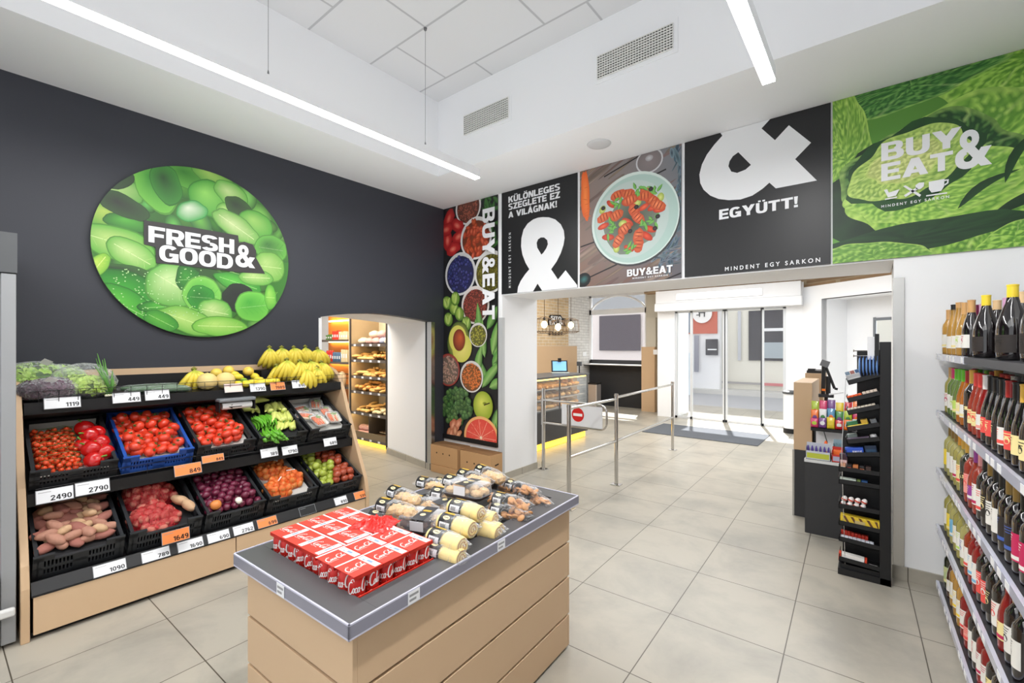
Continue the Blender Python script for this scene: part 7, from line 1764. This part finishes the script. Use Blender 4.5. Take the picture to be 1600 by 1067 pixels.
for z in (.62, .79, .95): MB().box(-4.64, CX - .05, CY0 + .02, CY1 - .03, z - .012, z).build('case_shelf', mat('case_shelf', (180, 172, 160), .3), t, world=True)
for si, z in enumerate((.62, .79, .95)):
    for j in range(13):
        for r_ in range(2):
            put(rnd.choice([pA, pC, pB]), T(CX - .13 - .13 * r_, 5.3 + j * .145 + rnd.uniform(-.02, .02), z + .002 + .03 * r_) @ R(rnd.uniform(0, 180)) @ Matrix.Scale(1.35, 4), 'golden pastry on the ' + ('lower', 'middle', 'upper')[si] + ' shelf of the cafe display case', 'pastry', 'pastries in the cafe display case')
a = on_z(875, 583, 1.155); M = T(a.x, a.y, 1.1555) @ R(42)
t = thing('payment_tablet', 'black till tablet with a blue screen on the cafe display case', 'till screen', M=M)
MB().box(-.16, .16, -.10, .08, 0, .016).build('stand_base', mat('tablet_base', (196, 206, 200), .4), t, bevel=.004)
MM = T(0, .03, .02) @ R(76, 'X')
MB(MM).box(-.15, .15, 0, .215, -.008, .006).build('housing', M_blackp, t, bevel=.004); MB(MM).box(-.125, .125, .02, .195, .0062, .0075).build('screen', mat('screen_blue', (110, 160, 200), .3, emit=(110, 160, 205), estr=.8), t)
MB().box(-.03, .03, .04, .07, .2, .27).build('reader', M_blackp, t)
a = Vector((-4.16, 7.14, 1.155))
t = thing('card_reader', 'small dark card reader on a short pole at the end of the display case', 'card reader', (a.x, a.y, 1.1555))
MB().tube([(0, 0, 0), (0, 0, .13)], .012, 10).build('pole', M_blackp, t); MB().box(-.045, .045, -.02, .02, .13, .21).build('reader_head', M_gryd, t, bevel=.005)
a = on_z(929, 636, 0)
t = thing('waste_bin', 'brushed steel waste bin beside the black counter front', 'bin', (a.x, a.y, 0))
MB().box(-.13, .13, -.13, .13, 0, .62).build('body', mat('bin_steel', (206, 200, 196), .35, metal=.7), t, bevel=.02); MB().box(-.135, .135, -.135, .135, .62, .66).build('rim', M_blackp, t)
# sign on the brick wall
XB = -6.285
def bpx(u, v): return on_x(u, v, XB)
def bsign(s, u0, vt, vb, u1, par):
    a = bpx(u0, vb); b = bpx(u0, vt); c = bpx(u1, vb); heavy(s, M_letw, par, (XB + .03, a.y, a.z), (0, 1, 0), (0, 0, 1), c.y - a.y, b.z - a.z)
a = bpx(856, 493.5); b = bpx(883, 508)
t = thing('wall_sign', 'black and white lettered sign on the brick wall behind the hanging bulbs', 'sign', (XB, (a.y + b.y) / 2, b.z))
poly = [(856, 500), (859, 492), (875, 492), (878, 497), (884, 498), (881, 504), (884, 510), (874, 508), (856, 508)]
MB().prism([tuple(bpx(*p_).yz) for p_ in poly], lambda p_, q_, h: (h, p_, q_), XB, XB + .022).build('backing', M_black, t, world=True)
bsign('SITO', 859, 493.5, 500, 875.5, t); bsign('EAT', 857, 501, 507, 870, t); bsign('&', 871, 500, 507, 879, t)
d_ = MB()
for k in range(5):
    c = bpx(858 + k * 4.7, 521); d_.add([(XB + .02, c.y + .045 * math.cos(a_), c.z + .045 * math.sin(a_)) for a_ in [2 * math.pi * i / 14 for i in range(14)]], [tuple(range(14))])
d_.build('round_letters_backing', M_black, t, world=True)
# pendants
M_bulb = mat('bulb_glow', (255, 226, 170), .3, emit=(255, 214, 140), estr=9); M_cage = mat('cage_wire', (92, 74, 54), .4, metal=.6)
for k, (u, v) in enumerate([(850.5, 507), (872, 511), (892, 508)]):
    dd = (7.9, 8.35, 8.8)[k]; l_ = (u - 800) * dd / F; x, y = DX * dd + RX * l_, DY * dd + RY * l_; z = H - (v - Y0) * dd / F
    t = thing('pendant_lamp', ('left', 'middle', 'right')[k] + ' hanging bulb in a wire cage over the cafe counter', 'pendant lamp', (x, y, z), group='caged pendant lamps')
    MB().ball((0, 0, 0), .055, .055, .065, 14, 9).build('bulb', M_bulb, t, smooth=True)
    MB().lathe([(.012, .065), (.018, .07), (.018, .12), (.006, .13)], 10).build('socket', M_blackp, t, smooth=True, autos=40)
    MB().tube([(0, 0, .12), (0, 0, 3.4 - z)], .005, 6).build('cord', M_cage, t)
    cg = MB()
    for j in range(8):
        a_ = math.pi * j / 4; cg.tube([(.02 * math.cos(a_), .02 * math.sin(a_), .14), (.15 * math.cos(a_), .15 * math.sin(a_), .10), (.17 * math.cos(a_), .17 * math.sin(a_), -.12), (.10 * math.cos(a_), .10 * math.sin(a_), -.15)], .004, 4)
    for r_, z_ in ((.15, .10), (.17, -.12), (.10, -.15)): cg.tube([(r_ * math.cos(math.pi * j / 8), r_ * math.sin(math.pi * j / 8), z_) for j in range(17)], .004, 4)
    cg.build('cage', M_cage, t)
# switch plate on the oak column
a = on_y(1024, 550, 10.895)
tag(MB().box(a.x - .05, a.x + .05, 10.882, 10.9, a.z - .06, a.z + .06).build('switch_plate', M_white, bevel=.003), 'small white push button plate on the oak column', 'switch')
a = bpx(913, 553)
tag(MB().box(XB - .01, XB + .01, a.y - .1, a.y + .1, a.z - .06, a.z + .06).build('notice', M_white), 'small white notice on the white brick by the window', 'notice')
# ============================================================ checkout corner
M_ckd = mat('checkout_black', (52, 52, 54), .5)
t = thing('checkout_counter', 'charcoal checkout counter front with a pale edge strip', 'counter', (-.3, 5.0, 0))
MB().box(-.470, -.02, 4.745, 5.12, .0, .625).build('front_panel', M_ckd, t, world=True)
MB().box(-.474, -.02, 4.74, 5.12, .628, .652).build('worktop', mat('pale_edge', (215, 216, 216), .4), t, world=True)
MB().box(-.42, -.02, 5.14, 5.16, .655, .90).build('white_upstand', M_white, t, world=True)
t = thing('checkout_divider', 'oak divider panel on a black base at the checkout', 'divider', (-.53, 5.5, 0))
MB().box(-.602, -.452, 5.15, 5.90, .645, 1.30).build('oak_box', M_woodz, t, world=True, bevel=.002)
MB().box(-.596, -.475, 5.15, 5.90, 0, .643).build('black_base', M_ckd, t, world=True)
MB().box(-.612, -.598, 5.14, 5.16, 0, .643).build('steel_edge', M_steel, t, world=True)
t = thing('rear_divider', 'second oak divider behind the first with a black tray on top', 'divider', (-.42, 6.4, 0))
a = on_y(1258, 583, 6.15); b = on_y(1281, 583, 6.15)
MB().box(a.x, b.x + .03, 6.15, 6.7, 0, a.z).build('oak_box', M_woodz, t, world=True)
MB().box(a.x + .01, b.x + .04, 6.2, 6.6, a.z, a.z + .03).box(a.x + .02, a.x + .09, 6.2, 6.3, a.z + .03, a.z + .05).build('black_tray', M_black, t, world=True)
a = on_z(1236, 676, 0)
t = thing('floor_stand', 'white floor stand with a grey top behind the oak divider', 'stand', (a.x, a.y, 0))
MB().lathe([(.13, 0), (.13, .09)], 20).build('black_foot', M_black, t); MB().lathe([(.125, .09), (.125, .74)], 20).build('white_body', M_white, t, smooth=True, autos=40); MB().lathe([(.14, .74), (.15, .78), (.12, .80), (.001, .80)], 20).build('grey_lid', M_gryd, t, smooth=True, autos=40)
# candy shelf
a = on_y(1270, 664, 5.10)
t = thing('candy_shelf', 'black checkout shelf carrying colourful candy bags', 'shelf', (a.x, 5.1, .88))
MB().box(-.448, -.02, 4.98, 5.135, .872, .900).build('shelf_board', M_black, t, world=True)
MB().box(-.448, -.02, 5.12, 5.135, .900, 1.06).build('back_plate', M_black, t, world=True)
cols = {'pink': (214, 60, 110), 'yellow': (232, 206, 50), 'orange': (240, 120, 40), 'blue': (90, 150, 190), 'lime': (176, 200, 50), 'purple': (120, 70, 140), 'red': (200, 40, 50), 'white': (230, 230, 230), 'green': (70, 140, 70)}
nm_ = list(cols)
for r_ in range(3):
    for j in range(7):
        c = nm_[(j * 5 + r_ * 2) % 9]; c2 = nm_[(j * 3 + r_ + 4) % 9]
        x = -.42 + j * .062; y = 4.995 + .045 * r_; z = .9012 + .0
        t = thing('candy_bag', c + ' and ' + c2 + ' candy bag, ' + ('front', 'middle', 'rear')[r_] + ' row, ' + ('first', 'second', 'third', 'fourth', 'fifth', 'sixth', 'seventh')[j] + ' from the oak divider', 'candy bag', (x, y, z), group='candy bags on the checkout shelf')
        h = .085 + .075 * r_ + .01 * (j % 3)
        MB().ring([[(a_ * wk, b_ * tk, zz) for a_, b_ in rbox(.058, .03, .012, 3)] for wk, tk, zz in ((1, .1, 0), (1, .8, .015), (.96, 1, h * .5), (1, .7, h - .02), (1.02, .1, h - .006), (1.02, .08, h))]).build('bag_body', mat('candy_' + c, cols[c], .25, noise_amt=.3, noise_scale=40, coat=.4), t, smooth=True)
        MB().add([(.020 * math.cos(a_), -.0155, h * .5 + h * .2 * math.sin(a_) ) for a_ in [2 * math.pi * q_ / 9 for q_ in range(9)]], [tuple(range(9))]).build('print_patch', mat('candy_' + c2, cols[c2], .25, noise_amt=.3, noise_scale=40, coat=.4), t, smooth=True)
        if r_ == 0 and j in (3,): MB().box(-.016, .016, -.018, -.0165, .03, .055).build('price_sticker', M_cardw, t)
# boxes on the counter
def display_box(x0, x1, y0, y1, h, c1, c2, c3, label, stuff=None):
    t = thing('candy_display_box', label, 'display box', ((x0 + x1) / 2, (y0 + y1) / 2, .6525), group='candy boxes on the checkout counter')
    z = .6525
    MB().box(x0, x1, y0, y0 + .003, z, z + h * .55).box(x0, x1, y1 - .003, y1, z, z + h).box(x0, x0 + .003, y0, y1, z, z + h * .8).box(x1 - .003, x1, y0, y1, z, z + h * .8).box(x0, x1, y0, y1, z, z + .003).build('carton', mat('dbox' + label[:6], c1, .5), t, world=True)
    MB().box(x0 + .008, x1 - .008, y0 - .0012, y0 - .0004, z + .012, z + h * .42).build('front_print', mat('dprint' + label[:6], c2, .5, noise_amt=1, noise_scale=26, rgb2=c3), t, world=True)
    for i in range(6):
        tt = thing('candy_piece', 'small sweet standing in the ' + label, 'sweet', (x0 + .015 + (x1 - x0 - .03) * i / 5, (y0 + y1) / 2, z + .004), group='sweets in the ' + label[:30])
        MB().ball((0, 0, h * .42), .010, .012, h * .42, 8, 6).build('wrapper', mat('sweet' + label[:6], stuff, .4), tt, smooth=True)
display_box(-.465, -.285, 4.76, 4.85, .135, (200, 204, 214), (120, 180, 70), (230, 206, 60), 'green and yellow printed candy box', (90, 70, 150))
display_box(-.275, -.200, 4.76, 4.85, .12, (206, 60, 50), (230, 230, 230), (60, 60, 150), 'red white candy box beside the green one', (240, 120, 50))
display_box(-.275, -.190, 4.90, 4.99, .16, (150, 176, 190), (210, 220, 224), (110, 140, 150), 'pale blue grey candy box behind the red one', (120, 150, 160))
t = thing('orange_net', 'orange net of sweets with a dark stick on the checkout counter', 'net', (-.325, 4.88, .6525))
MB().lathe([(.045, 0), (.04, .05), (.018, .12), (.006, .155)], 10).build('net_body', mat('orange_netting', (236, 100, 40), .6, noise_amt=.3, noise_scale=60), t, smooth=True); MB().tube([(.01, 0, .14), (-.02, 0, .26)], .004, 6).build('stick', M_black, t)
# scanner stand
a = on_y(1290, 620, 5.3)
t = thing('scanner_stand', 'black jointed scanner stand with a slanted arm above the candy', 'scanner stand', (a.x, 5.3, .90))
def sp3(u, v, y=5.3): return tuple(on_y(u, v, y))
MB().box(-.44, -.02, 5.19, 5.9, 0, .855).build('cashier_desk_body', M_ckd, tag(thing('cashier_desk', 'dark cashier desk behind the checkout shelf', 'desk', (-.2, 5.5, 0)), None), world=True)
MB().tube([(sp3(1291, 618)[0], 5.3, .856), sp3(1291, 618)], .015, 8).build('lower_pole', M_blackp, t, world=True)
MB().tube([sp3(1286, 618), sp3(1287, 572)], .017, 8).build('upright', M_blackp, t, world=True); MB().tube([sp3(1291, 574), sp3(1304, 607)], .012, 8).tube([sp3(1304, 607), sp3(1309, 608)], .012, 6).build('slanted_arm', M_blackp, t, world=True)
MB().tube([sp3(1294, 618), sp3(1294, 588)], .020, 8).build('body', M_blackp, t, world=True); MB().obox(T(*sp3(1289, 568)) @ R(20, 'Y'), .07, .04, .06).build('head', mat('scanner_head', (110, 110, 112), .4), t, world=True)
MB().obox(T(*sp3(1291, 618)), .12, .08, .03).build('foot', M_blackp, t, world=True); MB().obox(T(*sp3(1287, 609, 5.27)), .03, .01, .02).build('orange_mark', mat('orange_mark', (250, 130, 30), .4), t, world=True)
# shelf behind: slanted papers
a = on_y(1306, 612, 5.0)
tag(MB().obox(T(a.x, 5.0 + .07, a.z - .02) @ R(-14, 'Y'), .11, .06, .012).build('leaflet_stack', mat('leaflets', (226, 226, 228), .6)), 'white leaflets lying on the candy bags by the black rack', 'leaflets')
# ---- narrow black rack by the opening
RY0 = 4.03
t = thing('checkout_rack', 'narrow black wire tray rack of sweets and small goods before the right pillar', 'rack', (-.05, 4.1, 0))
MB().box(.038, .100, RY0, 4.195, 0, 1.684).build('side_upright', M_black, t, world=True, bevel=.003)
MB().box(-.175, .038, 4.185, 4.197, .05, 1.02).box(-.09, .038, 4.185, 4.197, 1.0205, 1.62).build('back_panel', M_black, t, world=True)
MB().box(.012, .036, 4.02, 4.06, 1.52, 1.74).build('top_sign_edge', M_black, t, world=True)
MB().box(-.028, .010, 4.03, 4.05, 1.56, 1.72).build('white_top_sign', M_cardw, t, world=True)
MB().box(-.197, .100, RY0, 4.197, 0, .045).build('base', M_black, t, world=True); MB().box(-.185, .04, RY0 + .02, 4.19, .045, .075).build('base_step', M_black, t, world=True)
tiers = []
vs_ = [592, 620, 640, 667, 688, 710, 737, 757, 796, 824, 850, 882]
for i, v in enumerate(vs_):
    z = on_y(1345, v, RY0).z; x0 = -.15 if i < 6 else -.192; tilt = (-20, -20, -19, -17, -14, -9, 0, 0, 0, 2, 3, 3)[i]
    M = T(.038, RY0, z) @ R(-tilt if False else tilt * -1 * -1, 'Y') if False else T(.038, RY0, z + math.tan(math.radians(-tilt)) * .09) @ R(-(-tilt), 'Y')
    M = T(.038, RY0, z) @ Matrix.Rotation(math.radians(-tilt), 4, 'Y')
    M = T(.038, RY0, z + .09 * math.tan(math.radians(-tilt))) @ Matrix.Rotation(math.radians(tilt), 4, 'Y')
    L_ = .038 - x0; hh = .017
    MB(M).box(-L_, 0, 0, .004, -hh, hh).box(-L_, 0, 0, .155, -hh, -hh + .004).box(-L_, -L_ + .004, 0, .155, -hh, hh * 2).build('tray', M_black, t, world=True)
    tiers.append((M, L_, -hh + .005))
MB().tube([(-.155, RY0 + .01, .08), (-.165, RY0 + .005, .5), (-.175, RY0 + .01, .9), (-.15, RY0 + .01, 1.42)], .0022, 5).build('edge_wire', M_chrome, t, world=True)
def item(i, x0, x1, h, c, label, name='packet', c2=None, y0=.008, d=.05, txt=None, cat='packet'):
    M, L_, z = tiers[i]
    t = thing(name, label, cat, M=M @ T((x0 + x1) / 2, y0, z), group='small goods in the black rack')
    w_ = (x1 - x0) / 2
    MB().box(-w_, w_, 0, d, 0, h).build('pack_body', mat('rk_%d_%d_%d' % c, c, .45, noise_amt=.12, noise_scale=50), t, bevel=.002)
    if c2: MB().box(-w_ * .8, w_ * .8, -.001, -.0002, h * .2, h * .62).build('front_print', mat('rk_%d_%d_%d' % c2, c2, .45), t)
    if txt: heavy(txt, M_letw, t, tuple((M @ T((x0 + x1) / 2, y0, z)) @ Vector((-w_ * .2, -.0022, h * .3))), tuple((M.to_3x3() @ Vector((1, 0, 0)))), tuple((M.to_3x3() @ Vector((0, 0, 1)))), w_ * 1.05, h * .36)
    return t
ordn = ('first', 'second', 'third', 'fourth', 'fifth', 'sixth', 'seventh', 'eighth')
item(0, -.185, -.10, .062, (170, 170, 172), 'grey flat box in the top tray of the black rack', c2=(200, 200, 200))
for k in range(3): item(0, -.185 + .03 * k, -.16 + .03 * k, .085, ((120, 140, 160), (170, 110, 100), (70, 100, 140))[k], ('blue grey', 'dull pink', 'navy')[k] + ' packet standing behind the grey box in the rack', y0=.08)
for k in range(4): item(1, -.185 + .022 * k, -.165 + .022 * k, .040, (238, 92, 30), 'orange packet, ' + ordn[k] + ' from the left in the rack')
for k in range(4): item(1, -.092 + .022 * k, -.072 + .022 * k, .044, (224, 206, 190), 'cream and red packet, ' + ordn[k] + ' beside the orange ones', c2=(200, 90, 80))
for k in range(8): item(2, -.185 + .021 * k, -.166 + .021 * k, .038, (226, 214, 196), 'white gum packet, ' + ordn[k] + ' from the left in the third tray', c2=((90, 150, 80), (206, 70, 60))[k % 2])
item(3, -.185, -.06, .030, (236, 204, 60), 'long yellow carton in the fourth tray of the rack', c2=(240, 220, 120)); item(3, -.185, -.12, .055, (60, 130, 90), 'green packet behind the yellow carton in the rack', y0=.07); item(3, -.10, -.06, .055, (236, 196, 80), 'small yellow lid packet behind the long yellow carton', y0=.07); item(3, -.045, -.01, .05, (120, 124, 128), 'grey pouch at the right of the fourth tray', y0=.05)
item(4, -.185, -.055, .034, (92, 78, 98), 'purple grey flat carton in the fifth tray', c2=(130, 116, 130)); item(4, -.18, -.12, .055, (150, 164, 160), 'silvery green packet behind the purple grey carton', y0=.07)
M, L_, z = tiers[4]; tt = thing('round_tin', 'pale round tin at the right of the fifth tray', 'tin', M=M @ T(-.03, .05, z), group='small goods in the black rack'); MB().lathe([(.018, 0), (.02, .004), (.02, .036), (.016, .042), (.001, .042)], 16).build('tin_body', mat('tin_pale', (210, 210, 212), .3), tt, smooth=True, autos=40)
item(5, -.190, -.085, .060, (44, 84, 190), 'bright blue sweets carton with white letters in the rack', c2=None, txt='HALLS'); item(5, -.078, -.01, .07, (34, 52, 80), 'dark navy packet right of the bright blue carton', c2=(50, 80, 110), y0=.03)
for k in range(5): item(6, -.22 + .036 * k, -.19 + .036 * k, .05, ((206, 150, 120), (40, 30, 30), (196, 120, 70), (30, 28, 30), (60, 44, 40))[k], ('beige', 'black', 'tan', 'dark', 'brown')[k] + ' snack bar in the seventh tray of the rack', c2=((250, 236, 226), (200, 60, 50), (60, 40, 40), (230, 120, 60), (120, 90, 80))[k])
item(6, -.228, -.18, .11, (70, 46, 56), 'dark patterned carton at the left above the snack bars', c2=(220, 190, 190), y0=.06)
item(7, -.225, -.13, .036, (196, 208, 196), 'pale green and white carton in the eighth tray', c2=(90, 160, 150)); item(7, -.125, -.105, .036, (110, 130, 70), 'olive packet between the pale and blue cartons'); item(7, -.10, -.065, .036, (40, 80, 130), 'blue packet in the eighth tray of the rack')
M, L_, z = tiers[8]
for k in range(8):
    tt = thing('chocolate_egg', ('lower', 'upper')[k // 4] + ' white and red foil egg, ' + ordn[k % 4] + ' from the left in the rack', 'chocolate egg', M=M @ T(-.205 + .038 * (k % 4) + .008 * (k // 4), .03, z + .024 + .038 * (k // 4)) @ R(20, 'Y'), group='white foil eggs in the rack')
    MB().ball((0, 0, 0), .0175, .0175, .024, 12, 9, lambda d: 1 - .1 * max(0, d.z)).build('foil', mat('egg_white', (236, 232, 230), .35), tt, smooth=True)
    MB().lathe([(.0174, -.009), (.0180, -.004), (.0176, .001)], 12, cap0=False, cap1=False).build('red_band', mat('egg_red', (206, 70, 50), .4), tt, smooth=True)
M, L_, z = tiers[9]
tt = thing('striped_carton', 'yellow carton with brown diagonal stripes in the rack', 'carton', M=M @ T(-.11, .006, z))
MB().box(-.112, .112, 0, .06, 0, .072).build('pack_body', mat('striped_yellow', (222, 190, 50), .5), tt, bevel=.002)
sb = MB()
for k in range(5):
    x = -.10 + k * .045
    sb.add([(x, -.0008, .070), (x + .016, -.0008, .070), (min(x + .056, .11), -.0008, .004), (min(x + .040, .11), -.0008, .004)], [(0, 3, 2, 1)])
sb.build('stripes', mat('stripe_brown', (96, 60, 34), .5), tt)
MB().box(-.028, .03, -.0016, -.0009, .028, .050).build('label_patch', mat('stripe_label', (196, 176, 120), .5), tt)
for k in range(8): item(10, -.222 + .024 * k, -.200 + .024 * k, .030, (222, 226, 236), 'white and blue wrapped bar, ' + ordn[k] + ' from the left near the rack bottom', c2=(50, 60, 160))
for k in range(8): item(10, -.222 + .020 * k, -.204 + .020 * k, .052, (196, 50, 30), 'red orange bar standing behind, ' + ordn[k] + ' from the left near the rack bottom', y0=.07, d=.03)
item(11, -.215, -.085, .052, (232, 228, 224), 'white carton with red ends in the lowest tray', c2=(226, 226, 226)); M, L_, z = tiers[11]
tt = item(11, -.232, -.218, .052, (222, 70, 40), 'red end carton at the lower left corner of the rack'); item(11, -.082, -.070, .052, (222, 70, 40), 'red end carton right of the white one in the lowest tray')
item(11, -.06, -.01, .012, (206, 206, 204), 'flat grey card lying in the lowest tray')
# hanging blue packets on a hook
t = thing('display_hook', 'chrome double hook sticking out at the top of the black rack', 'hook', (0, RY0, 1.55))
for v in (548, 556):
    a = on_y(1334, v, RY0); MB().tube([(a.x, RY0, a.z), (.038, RY0 + .02, a.z + .002)], .0035, 8).tube([(a.x, RY0, a.z + .008), (a.x, RY0, a.z - .008)], .0035, 6).build('hook_rod', M_chrome, t, world=True)
for k in range(6):
    a = on_y(1344 + 5.4 * k, 571, RY0); h = .135
    tt = thing('hanging_packet', 'blue hanging packet, ' + ordn[k] + ' from the left on the rack hook', 'packet', (a.x, RY0 + .01, a.z + h / 2), group='blue packets on the rack hook')
    MB().box(-.001, .001, -.03, .03, -h, 0).build('hang_card', mat('hang_card', (60, 110, 190), .3, coat=.5), tt); MB().ball((-.004, 0, -h * .5), .007, .026, h * .42, 8, 7).build('blister', mat('blister_blue', (54, 104, 190) if k % 2 else (120, 160, 210), .2, coat=.5), tt, smooth=True)
